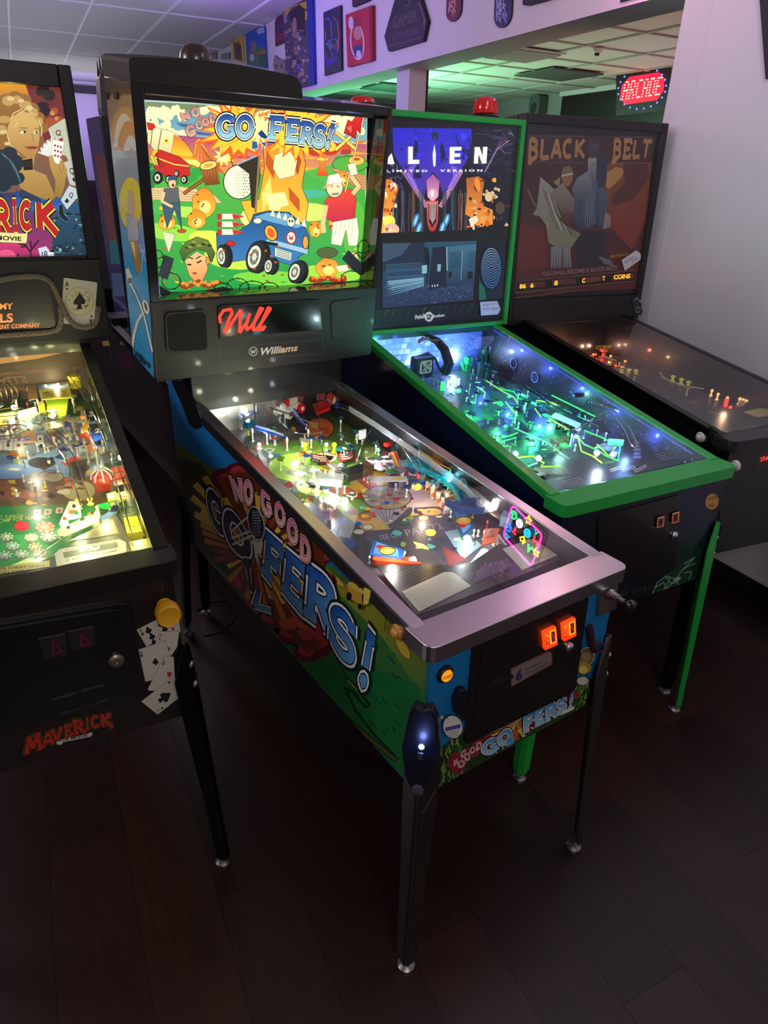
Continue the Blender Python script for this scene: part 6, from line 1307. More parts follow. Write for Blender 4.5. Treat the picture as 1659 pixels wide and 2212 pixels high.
    def scatter(s, n, u0, u1, v0, v1, pal, hmax=.04, tr=.8):
        for _ in range(n):
            u, v = random.uniform(u0, u1), random.uniform(v0, v1); h = random.uniform(.014, hmax); c = random.choice(pal)
            P = [(u+random.uniform(.008, .026)*cos(t)*.8, v+random.uniform(.008, .026)*sin(t)) for t in [2*pi*i/6+random.uniform(-.3, .3) for i in range(6)]]
            m = mat('plastic_%d_%d_%d' % c, c, .15, alpha=tr, coat=.3)
            o = obj('plastic', MB().prism(P, h, h+.002, s.pl.mat()), m, s.o); s.post(0, 0, (215, 215, 205), h, .003, uv=(u, v))
            if random.random() < .5:
                A = Art(s.pl, lift=h+.0023); A._m = lambda p: p; c2 = random.choice(pal)
                A.poly([(u+(a-u)*.7, v+(b-v)*.7) for a, b in P], c2); A.ell(u, v, .006, .006, random.choice(pal)); A.done('plastic_print', MATS['play_print'], o)
play_print = printmat('play_print', rough=.38, coat=.12)
tube_clear = mat('clear_plastic', (235, 240, 245), .08, alpha=.22, coat=.5)
def deckboard(m, mtl, name='back_board'):
    y1 = m.by+.072
    return obj(name, MB().box(.022, m.w-.022, y1, y1+.01, m.zt(y1)-m_h[m], m.zt(y1)-.002), mtl, m.root)
m_h = {main: .13, alien: .21, belt: .23, mav: .20}
# ------------------------------------------------------------------ golf machine
p = PF(main, mat('playfield_wood', (46, 52, 30), .4, coat=.15))
A = p.art()
A.poly([(430, 800), (820, 770), (1330, 1190), (900, 1400)], '34402c', g=('4a4452', 900, 1250))
A.poly([(560, 960), (760, 940), (900, 1040), (760, 1120), (640, 1040)], '5a7a30'); A.ell(780, 930, 90, 40, '4c6a2a'); A.ell(640, 1010, 60, 30, '8ab03c'); A.ell(700, 1050, 60, 24, 'b8c070')
A.ell(690, 925, 30, 22, 'd8702a', out='3a1c10', ow=3); A.ell(680, 918, 12, 7, 'f0a848'); A.ell(702, 932, 12, 8, 'b84a18'); A.ell(690, 965, 36, 16, '88b038'); A.ell(700, 990, 26, 12, 'd8c8a0', out='4a3a2a', ow=2)
for i, c in enumerate(['c83a28', 'd8a82c', 'c8302c', 'e0b834', 'd83c2c', 'e8c43a', 'd8a82c']):
    a0, a1 = 205+i*17, 222+i*17; c0 = (835, 1092)
    A.poly([(c0[0]+62*cos(radians(a0)), c0[1]+34*sin(radians(a0))), (c0[0]+150*cos(radians(a0)), c0[1]+76*sin(radians(a0))), (c0[0]+150*cos(radians(a1)), c0[1]+76*sin(radians(a1))), (c0[0]+62*cos(radians(a1)), c0[1]+34*sin(radians(a1)))], c, out='2a1c18', ow=1.5)
A.poly([(820, 1030), (905, 1028), (920, 1052), (860, 1056)], '4a6a30'); A.poly([(860, 1040), (1000, 1060), (960, 1130), (880, 1100)], 'b0a0a8'); A.poly([(880, 1098), (960, 1094), (950, 1125), (905, 1128)], '3c3464')
# big score wheel and funnel
A.poly([(790, 1098), (882, 1098), (848, 1130), (838, 1134), (828, 1130)], '8a8494', out='201c24', ow=2); A.ell(836, 1075, 54, 27, '2a2420'); A.ell(836, 1075, 51, 25, 'a89a78'); A.ell(836, 1075, 46, 22, '9a8c6c', out='4a4034', ow=1)
for t in range(16): A.line([(836+6*cos(t*pi/8), 1075+3*sin(t*pi/8)), (836+44*cos(t*pi/8), 1075+21*sin(t*pi/8))], 1, '5a4e3c')
for t in range(8): a = t*pi/4+.2; A.text(str(random.randint(1, 9))+'0', [(836+34*cos(a)-7, 1075+15*sin(a)+3), (836+34*cos(a)+7, 1075+15*sin(a)+3), (836+34*cos(a)+7, 1075+15*sin(a)-3), (836+34*cos(a)-7, 1075+15*sin(a)-3)], '3a3024', .0)
for k in range(5): A.line([(812+k*10, 1102), (832+k*3, 1128)], 1.2, '3a3440')
A.poly([(740, 1110), (820, 1120), (860, 1160), (790, 1150)], 'b09048'); A.ell(790, 1118, 16, 9, '9a5a28'); A.ell(762, 1106, 12, 7, '8a4a2a'); A.poly([(650, 1070), (720, 1120), (780, 1180), (740, 1190), (690, 1140)], '1c3f80'); A.ell(735, 1140, 18, 24, '2a5aa8', ang=30)
A.poly([(760, 1150), (900, 1140), (1010, 1190), (1000, 1215), (800, 1200)], '3a3c48'); A.poly([(880, 1120), (970, 1110), (1000, 1160), (900, 1160)], '585068')
A.text('PAR 72', [(880, 1160), (960, 1142), (948, 1130), (872, 1146)], '9a98a8', .0); A.text('TEE OFF', [(820, 1168), (870, 1160), (866, 1150), (816, 1158)], '9a98a8', .0)
for (x, y, c) in ((800, 1165, '5a5468'), (815, 1182, '5a5468'), (840, 1190, '6a6478'), (868, 1196, '5a5468'), (880, 1125, 'b0a890'), (915, 1120, 'b0a890'), (795, 1140, 'c0b8a0'), (775, 1150, 'c0b8a0')): A.ell(x, y, 13, 6.5, '1c1c24'); A.ell(x, y, 11, 5.3, c)
for (x, y) in ((924, 1066), (936, 1078), (947, 1090), (958, 1103)): A.ell(x, y-10, 10, 4.5, '8a5a3a')
A.ell(932, 1107, 22, 8, 'b89878', out='1c1420', ow=2); A.ell(932, 1107, 9, 3.5, '201c24')
A.poly([(960, 1150), (1010, 1140), (1040, 1180), (1000, 1210)], '88a8b8'); A.strokes([[(1025, 1180), (1027, 1165)], [(1018, 1166), (1036, 1164)], [(1020, 1172), (1027, 1164), (1034, 1172)]], 2.4, '14241c'); A.poly([(955, 1180), (1010, 1210), (970, 1225)], '7a3430')
for _ in range(140):
    x, y = random.uniform(560, 1000), random.uniform(900, 1190)
    if y < 800+.55*(x-450) or y > 880+.86*(x-470): continue
    A.poly(blob(x, y, random.uniform(3, 12), random.uniform(2, 6), 6, .3), random.choice(['a83028', 'd8a030', '2a6a3c', '3050a0', 'c8c0a8', '1c1c20', '48a8a0', '7a9a38', '6a3c20', 'e0d8b8']))
A.done('playfield_artwork', play_print, p.o)
# apron and cards
m_apron = mat('apron_black', (30, 26, 26), .4, coat=.2)
ap_ = p.plastic([(812, 1222), (1010, 1222), (1078, 1176), (1290, 1180), (1010, 1290), (900, 1330)], .022, m_apron, th=.002, posts=False, name='apron')
# keep the apron inside the cabinet walls
ap_me = ap_.data
for vtx in ap_me.vertices:
    vtx.co.x = min(max(vtx.co.x, .021), main.w-.021)
    vtx.co.y = max(vtx.co.y, .066)
A = Art(p.pl, lift=.0246, clip=RC(.003, p.m.pw-.003, -.008, p.m.plen)); A._m = lambda q_: p.pl.at(q_[0], q_[1], .024)
A.poly([(868, 1278), (960, 1236), (978, 1236), (1018, 1266), (905, 1322)], 'b8b6a4')
for k in range(11): A.line([(877+k*3.6, 1284+k*3.4), (964+k*4.2, 1242+k*2.6)], 1.1, '8a887c')
A.poly([(1085, 1186), (1142, 1166), (1190, 1160), (1232, 1188), (1128, 1232)], 'b0a89c'); 
for (x, y, s_) in ((1138, 1190, 'FREE PLAY'), (1160, 1203, '3 BALLS')): A.text(s_, [(x, y+8), (x+42, y-6), (x+40, y-11), (x, y+2)], '7a726a', .0)
for k in range(6): A.line([(858+k*5, 1240+k*5), (905+k*6, 1222+k*4)], 1, '5a6058')
A.ell(847, 1228, 16, 9, '4a4e4a'); A.ell(847, 1228, 13, 7, '26282a')
A.poly([(1020, 1262), (1110, 1224), (1098, 1206), (1040, 1222)], '4a3450')
for _ in range(26): x, y = random.uniform(1025, 1095), random.uniform(1215, 1250); A.line([(x, y), (x+random.uniform(-8, 12), y-random.uniform(2, 8))], 1.2, random.choice(['8a6a90', '6a5074', 'a880a0']))
A.done('apron_artwork', P_front_print, ap_)
# steel back corner, board and ramp parts
obj('side_liner', MB().box(.0195, .0205, .08, main.by+.06, main.zt(.1)-.075, main.zt(.1)-.072), m_steel, main.root)
deckboard(main, m_black)
obj('steel_back_plate', MB().box(.03, .24, main.by+.064, main.by+.068, main.zt(main.by)-.12, main.zt(main.by)-.012), m_steel, main.root, bevel=.002)
p.box('steel_plate', 505, 850, .12, .004, .0, .11, m_steel, rot=.05)
p.wire([(486, 862, .09), (520, 838, .11), (535, 822, .12), (545, 832, .11), (525, 852, .1), (500, 872, .09)], .0022)
# white moon buggy toy with red wheels
bt = p.uv(606, 872, .04); Bm = p.pl.mat(bt[0], bt[1], .030, radians(28)) @ M.Scale(1.55, 4)
mw, mr = mat('toy_white', (226, 222, 210), .35), mat('toy_red', (205, 26, 34), .3, coat=.3)
bug = obj('toy_buggy', MB().prism([(-.030, -.012), (.026, -.014), (.030, .0), (.024, .013), (-.028, .012)], .008, .020, Bm), mw, p.o, bevel=.002)
obj('toy_hood', MB().prism([(-.008, -.010), (.024, -.010), (.030, .006), (.002, .011)], .020, .036, Bm), mw, bug, bevel=.004)
obj('toy_fin', MB().prism([(.0, .038), (.028, .050), (.040, .048), (.012, .034)], -.003, .003, Bm @ M(((1, 0, 0, 0), (0, 0, 1, 0), (0, 1, 0, 0), (0, 0, 0, 1)))), mr, bug)
obj('toy_seat', MB().box(-.014, -.006, -.006, .006, .018, .034, Bm), mr, bug, bevel=.002)
for (x, y) in ((-.024, -.017), (.020, -.018), (-.024, .016), (.020, .017)):
    W_ = Bm @ M.Translation((x, y, .008)) @ M.Rotation(pi/2, 4, 'X')
    o = obj('toy_wheel', MB().lathe([(0, -.004), (.011, -.004), (.011, .004), (0, .004)], 14, W_), mr if x > 0 else mw, bug, smooth=True)
    obj('wheel_hub', MB().lathe([(0, .004), (.005, .004), (.004, .006), (0, .006)], 10, W_), mw if x > 0 else mr, o)
    obj('wheel_hub', MB().lathe([(0, -.006), (.004, -.006), (.005, -.004), (0, -.004)], 10, W_), mw if x > 0 else mr, o)
obj('toy_bumper', MB().tube([Bm @ V(c) for c in ((-.040, -.010, .012), (-.044, 0, .014), (-.040, .010, .012))], .004, 6), mw, bug, smooth=True)
obj('toy_lamp', MB().lathe([(0, 0), (.006, .002), (.007, .008), (.003, .012), (0, .013)], 10, Bm @ M.Translation((-.028, -.004, .018))), mw, bug, smooth=True)
# lightning ramps, red wedge ramp, yellow flag
blue_t = plasticmat('blue_plastic', (24, 70, 170), .75); teal_t = plasticmat('teal_plastic', (0, 150, 170), .55); red_t = mat('red_plastic', (220, 36, 26), .3, coat=.3); yel = mat('yellow_plastic_flat', (235, 200, 24), .4)
def zig(A, pts, c): A.line(pts, 2.4, c)
p.plastic([(615, 885), (630, 875), (666, 926), (652, 915)], .05, blue_t, lambda A: (A.poly([(620, 884), (632, 880), (664, 926)], '3a5ac0'), A.poly([(625, 884), (632, 882), (662, 922)], 'd8e0f8')))
p.plastic([(545, 925), (556, 916), (620, 944), (575, 936)], .045, blue_t, lambda A: (A.poly([(548, 924), (556, 917), (619, 944)], '2a56c0'), A.strokes([[(552, 922), (575, 928), (612, 941)]], 4, 'cfe0ff')))
p.plastic([(500, 880), (545, 862), (560, 880), (530, 900)], .05, blue_t, lambda A: (A.poly([(506, 878), (530, 868), (536, 874), (512, 885)], 'c82838'), A.poly([(535, 866), (548, 866), (552, 874), (540, 877)], 'd83040')))
p.box('toy_crate', 538, 922, .035, .02, .02, .042, mat('teal_crate', (0, 110, 150), .25, coat=.4), rot=.6)
w0 = p.uv(699, 888, .06)
obj('red_ramp', MB().prism([p.uv(*c, .06) for c in ((676, 870), (704, 861), (714, 877), (684, 889))], .045, .056, p.pl.mat()), red_t, p.o, bevel=.001)
obj('red_ramp_flap', MB().add([tuple(p.P(704, 861, .06)), tuple(p.P(714, 876, .06)), tuple(p.P(722, 853, .085)), tuple(p.P(712, 838, .085))], [(0, 1, 2, 3)]), red_t, p.o).modifiers.new('solid', 'SOLIDIFY').thickness = .003
fl_ = obj('flag_pin', MB().tube([p.P(668, 845, .09), p.P(667, 815, .125)], .0012, 6), m_chrome, p.o)
obj('yellow_flag', MB().add([tuple(p.P(665, 813, .125)), tuple(p.P(682, 815, .125)), tuple(p.P(668, 833, .10))], [(0, 1, 2)]), yel, fl_).modifiers.new('solid', 'SOLIDIFY').thickness = .0015
p.box('steel_bracket', 671, 842, .035, .004, .055, .082, m_steel, rot=.1, hb=.07)
p.box('steel_bracket', 592, 825, .025, .004, .055, .082, m_steel, rot=.1, hb=.07)
# clear flasher domes, beer mug coloured dome
def dome(x, y, r, hgt, col, h0=.03, alpha=.45, es=0):
    u, v = p.uv(x, y, h0+hgt*.4)
    return obj('flasher_dome', MB().lathe([(r, 0), (r, .003), (r*.85, .003), (r*.8, hgt*.55), (r*.6, hgt*.85), (r*.3, hgt), (0, hgt)], 18, p.pl.mat(u, v, h0)), mat('dome_%d_%d_%d_%g' % (*col, alpha), col, .1, alpha=alpha, coat=.6, emis=col if es else None, es=es), p.o, smooth=True)
dome(752, 840, .017, .026, (225, 225, 225), .05); dome(770, 852, .012, .022, (190, 20, 24), .05, .8); dome(795, 852, .010, .024, (235, 200, 150), .05, .8, .15); dome(806, 862, .012, .02, (20, 70, 190), .04, .7)
dome(1022, 1038, .0135, .028, (215, 210, 205), .04, .4); dome(1057, 1030, .0135, .028, (215, 210, 205), .04, .4)
for (x, y) in ((660, 970), (722, 970)): p.post(x, y+8, (235, 215, 30), .035, .0065, es=.25)
# grey metal gate box, white block and chrome post in front
m_grey = mat('gate_grey', (66, 66, 70), .4, metal=.5)
p.box('gate_cover', 765, 1018, .075, .045, .03, .05, m_grey, rot=.12, hb=.045); p.box('gate_block', 722, 1012, .018, .03, .02, .05, mat('white_block', (225, 225, 220), .4), rot=.12, hb=.04)
p.box('gate_side', 795, 1008, .012, .04, .02, .052, m_grey, rot=.12, hb=.04)
u, v = p.uv(731, 1055, .01); obj('chrome_post', MB().lathe([(.008, 0), (.005, .01), (.008, .02), (.005, .03), (.009, .042), (0, .045)], 12, p.pl.mat(u, v)), m_chrome, p.o, smooth=True)
p.plastic([(795, 1030), (882, 1030), (880, 1040), (800, 1042)], .02, mat('ivory_plastic', (225, 220, 205), .3), lambda A: A.poly([(845, 1032), (872, 1032), (870, 1037), (848, 1037)], 'e8d020'))
p.plastic([(780, 1000), (835, 985), (868, 1005), (820, 1018)], .012, mat('white_plastic', (215, 215, 200), .3), lambda A: ([A.poly(blob(random.uniform(795, 850), random.uniform(992, 1012), 9, 4, 7, .4), random.choice(['c83030', '2a2a30', '3a8a3a', 'e8e0c0'])) for _ in range(14)]))
p.plastic([(835, 1012), (862, 1010), (866, 1022), (838, 1024)], .015, mat('green_plastic', (40, 150, 60), .3))
p.plastic([(842, 978), (856, 975), (872, 1015), (856, 1012)], .03, mat('orange_plastic', (225, 90, 30), .3), lambda A: (A.poly([(845, 980), (850, 979), (864, 1010), (858, 1010)], 'e8c030'), A.poly([(850, 979), (854, 978), (868, 1010), (864, 1010)], 'c82820')))
for (q_, c) in (([(670, 980), (708, 985), (712, 1002), (672, 998)], 0), ([(728, 980), (765, 972), (770, 990), (735, 1000)], 0)):
    p.plastic(q_, .01, mat('maroon_plastic', (110, 34, 30), .3), lambda A, q_=q_: [A.strokes([[quadmap(q_, .15, .2+k*.25), quadmap(q_, .5, .35+k*.25), quadmap(q_, .85, .2+k*.25)]], 2, 'd8c0b0') for k in range(3)])
p.box('white_target', 783, 938, .025, .006, .045, .075, mat('white_block', ), rot=.1, hb=.06)
# drop targets and characterless colour plastics to their right
for k in range(4):
    x, y = 925+k*11, 1052+k*12
    b = p.box('drop_target', x, y, .010, .014, .0, .030, mat('target_ivory', (225, 200, 175), .4), rot=.5, hb=.012)
    p.plastic([(x-5, y+5), (x+2, y+1), (x+3, y+7), (x-3, y+11)], .026, mat('target_orange', (215, 74, 30), .35), posts=False, name='target_face')
p.plastic([(948, 1035), (985, 1032), (1000, 1052), (972, 1058)], .03, mat('leaf_green', (46, 160, 50), .3), lambda A: ([A.star(972, 1045, 18, 7, 8, '7ad84a', .2), A.poly([(945, 1035), (965, 1030), (968, 1038)], '2a6ad0')]))
p.plastic([(955, 1060), (990, 1058), (992, 1074), (962, 1076)], .025, mat('amber_art', (200, 120, 30), .3), lambda A: ([A.ell(974, 1066, 12, 6, 'f0b030'), A.ell(974, 1067, 7, 3, 'a84a18')]))
p.plastic([(952, 1083), (1000, 1078), (1010, 1098), (960, 1104)], .015, mat('pale_plastic', (205, 205, 220), .3), lambda A: A.poly([(962, 1086), (992, 1084), (998, 1092), (966, 1096)], '7a80c0'))
# yellow warning sign
sgn = p.plastic([(946, 964), (990, 978), (976, 1014), (935, 996)], .07, yel, lambda A: (A.strokes([[(946, 964), (990, 978), (976, 1014), (935, 996), (946, 964)]], 3, 'd8602a'), A.text('NO', [(950, 982), (978, 991), (981, 984), (953, 975)], '5a3a08', .03), A.text('TRESPASSING', [(944, 988), (980, 1000), (982, 994), (946, 982)], '5a3a08', .02), A.ell(960, 1000, 8, 5, 'd8602a'), A.ell(960, 1000, 5, 3, 'e8c820')), name='warning_sign')
u, v = p.uv(968, 958, .06); obj('black_cap', MB().lathe([(.014, 0), (.014, .003), (.009, .004), (.008, .014), (0, .016)], 14, p.pl.mat(u, v, .06)), m_base, p.o, smooth=True)
# clear and teal ramps down the right
p.trough([(800, 880, .07), (850, 915, .07), (900, 960, .065), (960, 1010, .06), (1020, 1060, .055), (1060, 1105, .04)], .022, .02, tube_clear)
p.trough([(870, 1000, .04), (905, 1008, .045), (950, 1030, .05), (990, 1055, .05), (1010, 1090, .04)], .02, .018, teal_t)
p.trough([(975, 1085, .045), (1000, 1100, .045), (1040, 1100, .045)], .025, .02, plasticmat('blue_tray', (20, 60, 130), .65), 'plastic_tray')
p.plastic([(870, 996), (895, 992), (925, 1008), (900, 1015)], .03, mat('teal_art', (10, 170, 190), .3, alpha=.8)); p.plastic([(860, 1000), (880, 1015), (870, 1022), (850, 1012)], .03, mat('grey_plastic', (110, 110, 110), .4))
p.trough([(1010, 1060, .03), (1090, 1105, .03), (1150, 1140, .03)], .018, .004, mat('steel_lane', (150, 130, 110), .3, metal=.8), 'shooter_lane')
p.box('mirror_block', 1155, 1105, .045, .03, .02, .05, mat('plastic_sky', (120, 160, 180), .3), rot=.6, hb=.03); p.box('red_block', 1098, 1068, .025, .018, .02, .035, mat('dull_red', (120, 26, 30), .4), rot=.5, hb=.03)
p.plastic([(1046, 1044), (1090, 1046), (1082, 1060), (1062, 1058)], .02, mat('leaf_green'))
u, v = p.uv(1106, 1078, .03); obj('chrome_post', MB().lathe([(.005, 0), (.003, .008), (.006, .012), (.003, .018), (0, .022)], 10, p.pl.mat(u, v, .02)), m_chrome, p.o, smooth=True)
# slingshots, flippers, orange card
m_rub = mat('green_rubber', (30, 110, 60), .5); m_rubw = mat('white_rubber', (200, 200, 190), .5)
def sling(q_, base, h=.022):
    p.plastic(q_, h, mat('sling_blue', (40, 90, 170), .25, coat=.4), lambda A: (A.poly([quadmap(q_, *c) for c in ((.1, .1), (.9, .12), (.8, .85), (.12, .9))], '2a62b8', g=('7ab8e0', q_[0][1], q_[2][1])), A.ell(*quadmap(q_, .5, .5), 16, 8, 'f0a838', out='3a2010', ow=2), A.ell(*quadmap(q_, .55, .45), 8, 4, 'f8e070'), A.ell(*quadmap(q_, .25, .65), 8, 4, 'c82828')))
    p.rubber([quadmap(q_, *c) for c in ((-.06, -.06), (1.06, -.06), (1.05, 1.04), (-.05, 1.05))], h*.5, m_rub)
sling([(798, 1200), (868, 1208), (874, 1190), (806, 1166)], 0); sling([(975, 1102), (1004, 1100), (1025, 1142), (1000, 1162)], 0)
p.flipper(812, 1212, 905, 1222, (225, 70, 30)); p.box('ball_guide', 852, 1218, .085, .004, .004, .02, mat('orange_rail', (215, 70, 36), .3, coat=.4), rot=-.35)
p.flipper(1046, 1195, 1020, 1222, (220, 215, 205)); p.box('white_guide', 1072, 1186, .008, .055, .0, .02, mat('white_block'), rot=-.35); p.box('white_guide', 1082, 1180, .006, .05, .0, .02, mat('white_block'), rot=-.35)
p.plastic([(1048, 1144), (1080, 1142), (1070, 1172), (1040, 1180)], .03, mat('orange_card', (225, 86, 20), .35), lambda A: (A.text('ROAD', [(1050, 1166), (1068, 1160), (1070, 1154), (1052, 1160)], '5a1c08', .03), A.ell(1062, 1150, 5, 4, '6a240c')))
p.rubber([(880, 1222), (960, 1232), (1010, 1218)], .006, mat('amber_wire', (200, 150, 80), .3, metal=.8), .0014, False)
for (x, y) in ((712, 1122), (718, 1100), (705, 1105)): p.post(x, y, (216, 200, 196), .03, .006)
for _ in range(26):
    t = random.random(); s_ = random.random(); x = 520+t*560; y = 880+t*270+(s_-.5)*130
    p.post(x, y, random.choice([(225, 225, 220), (225, 225, 220), (220, 60, 30), (225, 200, 40), (40, 120, 200)]), random.uniform(.014, .026), .003)
for _ in range(60):
    u, v = random.uniform(.03, .45), random.uniform(.42, 1.02); r = random.uniform(.004, .010)
    obj('insert_lamp', MB().prism([(u+r*cos(t*pi/4), v+r*sin(t*pi/4)) for t in range(8)] if random.random() < .5 else [(u-r, v-r), (u+r, v-r), (u, v+r*1.4)], .0012, .0026, p.pl.mat()), random.choice([mat('insert_red', (170, 30, 26), .2, coat=.5), mat('insert_amber', (210, 150, 40), .2, coat=.5), mat('insert_white', (215, 215, 205), .2, coat=.5), mat('insert_green', (50, 150, 60), .2, coat=.5), mat('insert_blue', (40, 80, 170), .2, coat=.5)]), p.o)
p.scatter(34, .03, .22, .55, 1.05, [(40, 120, 60), (190, 40, 34), (220, 180, 60), (60, 100, 190), (225, 220, 200), (30, 30, 34), (120, 170, 60)], .045, .85)
p.scatter(22, .24, .45, .45, 1.05, [(30, 60, 120), (20, 120, 140), (40, 40, 60), (80, 120, 60), (200, 190, 170), (30, 30, 34)], .05, .8)
p.wire([(600, 905, .05), (640, 935, .06), (700, 930, .06), (640, 900, .07), (580, 880, .07)], .0016)
p.wire([(905, 1010, .055), (870, 960, .06), (830, 930, .06), (790, 900, .07), (720, 870, .07)], .0016, rails=2, gap=.01)
p.wire([(712, 1008, .03), (700, 985, .05), (690, 930, .07), (688, 860, .08)], .0012); p.wire([(770, 1000, .04), (782, 960, .06), (800, 930, .07)], .0012)
p.trough([(690, 1070, .03), (740, 1095, .03), (760, 1115, .025), (745, 1160, .02)], .014, .014, tube_clear, 'clear_guide'); p.trough([(625, 1015, .05), (680, 1040, .05), (740, 1045, .05)], .02, .02, tube_clear)
for (x, y, c, e) in ((894, 1031, (255, 60, 30), 1.6), ): p.insert(x, y, 13, c, e)
p.insert(900, 1053, 11, (255, 190, 20), 2.2); p.insert(930, 1152, 11, (255, 160, 30), 7); p.insert(0, 0, 0, (255, 210, 60), 7, 'q', q=[(893, 1172), (915, 1178), (926, 1188), (904, 1184)])
for (x, y, e, r) in ((745, 1082, 16, .010), (697, 1078, 12, .009), (852, 1208, 30, .009), (892, 1210, 22, .009), (1010, 1164, 26, .009), (685, 1052, 14, .007), (632, 1002, 14, .007), (650, 1025, 16, .007), (672, 1040, 10, .006), (737, 1004, 12, .006), (705, 960, 8, .006), (560, 960, 8, .006), (660, 960, 8, .005), (585, 985, 8, .006)):
    p.bulb(x, y, (255, 246, 215), e, .012, r)
p.bulb(722, 988, (190, 255, 120), 10, .015, .007); p.bulb(640, 1000, (230, 255, 120), 8, .012, .008)
for (x, y, c) in ((838, 961, (255, 20, 10)), (880, 950, (255, 20, 10)), (898, 948, (255, 10, 20)), (817, 972, (60, 255, 90)), (992, 978, (0, 230, 255)), (965, 1000, (0, 180, 255))): p.bulb(x, y, c, 9, .02, .006)
for (x, y, pw, c) in ((640, 950, .55, (.95, 1, .70)), (730, 960, .50, (1, .92, .62)), (720, 1060, .42, (1, .97, .85)), (600, 880, .6, (1, .95, .85)), (520, 880, .3, (1, .95, .9)), (850, 1190, .55, (1, .95, .85)), (1005, 1160, .45, (.85, .97, 1)), (920, 1060, .35, (1, .75, .5)), (970, 1030, .22, (.3, .9, 1)), (820, 960, .25, (.7, .75, 1)), (930, 1160, .14, (1, .6, .2)), (1080, 1080, .14, (1, .95, .9)), (660, 1010, .4, (.9, 1, .7)), (560, 930, .35, (.8, .95, 1))):
    p.lamp(x, y, pw, c, .055)
# ------------------------------------------------------------------ green machine
p = PF(alien, mat('alien_playfield', (8, 26, 26), .45, coat=.1))
A = p.art()
A.poly([(800, 740), (1060, 760), (1520, 1020), (1230, 1110)], '0c3a2c', g=('101a24', 850, 1060))
A.poly([(900, 850), (1100, 830), (1260, 960), (1100, 1000), (980, 960)], '0f5a34'); A.ell(1110, 880, 110, 50, '147a44'); A.ell(1080, 930, 60, 30, '0a1c1c'); A.ell(1170, 900, 40, 22, '0c2a24')
A.strokes([[(1110, 925), (1180, 955), (1240, 1000)]], 3, '88a8a0')
for _ in range(240):
    x, y = random.uniform(880, 1340), random.uniform(820, 1010); A.poly(blob(x, y, random.uniform(2, 12), random.uniform(1.5, 5), 6, .4), random.choice(['0a1414', '1c8a54', '0f4a38', '123a4a', '2aa868', '08201c', '406a5a']))
A.done('playfield_artwork', play_print, p.o)
ap2 = p.plastic([(1140, 1000), (1330, 985), (1360, 950), (1500, 1000), (1240, 1090)], .02, mat('alien_apron', (20, 20, 30), .4), th=.002, posts=False, name='apron')
for vtx in ap2.data.vertices: vtx.co.x = min(max(vtx.co.x, .021), alien.w-.021); vtx.co.y = max(vtx.co.y, .066)
A = Art(p.pl, lift=.0226, clip=RC(.003, p.m.pw-.003, -.008, p.m.plen)); A._m = lambda q_: p.pl.at(q_[0], q_[1], .022)
for k in range(5): A.poly([(1150+k*14, 1012-k*1), (1162+k*14, 1011-k*1), (1182+k*14, 1024), (1172+k*14, 1026)], '5a4a3c')
for k in range(5): A.poly([(1372, 952+k*8), (1386, 954+k*8), (1382, 959+k*8), (1366, 958+k*8)], '6a5c78')
A.poly([(1136, 1028), (1170, 1020), (1180, 1026), (1146, 1034)], '6a6e70'); A.poly([(1160, 1040), (1205, 1032), (1250, 1060), (1200, 1075)], '0a1018', out='3a4a50', ow=1); A.strokes([[(1180, 1046), (1195, 1054), (1200, 1062)]], 2, '1c6a50')
for (x, y) in ((1210, 1036), (1412, 978)):
    A.text('NOTICE', [(x, y), (x+22, y-4), (x+22, y-8), (x, y-4)], '8a8a88', .0)
    for k in range(4): A.line([(x+2+k*5, y+5+k*4), (x+44+k*5, y-5+k*4)], 1.3, '8a8a8a')
A.strokes([[(1318, 1018), (1340, 1010), (1346, 1018), (1368, 1010), (1374, 1018), (1396, 1006)]], 6, 'b0a8a0'); A.strokes([[(1318, 1018), (1340, 1010), (1346, 1018), (1368, 1010), (1374, 1018), (1396, 1006)]], 3, '2a2a30')
A.done('apron_artwork', P_front_print, ap2)
# back board, blue light put into its white blocks' colour; starry right-hand inner wall
bb_ = deckboard(alien, mat('blue_lit_board', (60, 80, 120), .4))
bpl = Plane((0, alien.by+.0715, 0), (1, 0, 0), (0, 0, 1), alien.W)
A = Art(bpl, lift=.0004, clip=RC(.022, alien.w-.022, .5, alien.zt(alien.by)-.004)); A.view(780, 680, 3.6065)
A.poly([(60, 180), (940, 100), (930, 380), (200, 460)], '8aa0c8', g=('2a3a98', 150, 450))
for j in range(5):
    for i in range(12): A.poly([(110+i*46+(j % 2)*22, 205+j*44-i*5), (152+i*46+(j % 2)*22, 200+j*44-i*5), (146+i*46+(j % 2)*22, 238+j*44-i*5), (104+i*46+(j % 2)*22, 242+j*44-i*5)], random.choice(['a8c0e0', '88a8d8', '7090c8', 'c0d4ec']))
for _ in range(70): x, y = random.uniform(640, 920), random.uniform(125, 350); A.line([(x, y), (x+random.uniform(-26, 26), y+random.uniform(-16, 16))], random.uniform(2, 6), random.choice(['c8e8e8', '58a0b8', '1c3468', '90d0d0', '0c1c48']))
A.done('board_artwork', play_print, bb_)
rpl = Plane((alien.w-.0195, 0, 0), (0, 1, 0), (0, 0, 1), alien.W); rpl = Plane((alien.w-.0195, 0, 0), (0, -1, 0), (0, 0, 1), alien.W)
def inx(z, y): return (alien.w-.0195, y, z)
mb = MB().add([inx(alien.zt(.08)-.065, .08), inx(alien.zt(alien.by)-.22, alien.by+.06), inx(alien.zt(alien.by)-.006, alien.by+.06), inx(alien.zt(.08)-.006, .08)], [(0, 1, 2, 3)])
mp2 = obj('side_mirror_blade', mb, mat('blue_blade', (30, 44, 190), .12, coat=.6), alien.root)
A = Art(rpl, lift=.0006)
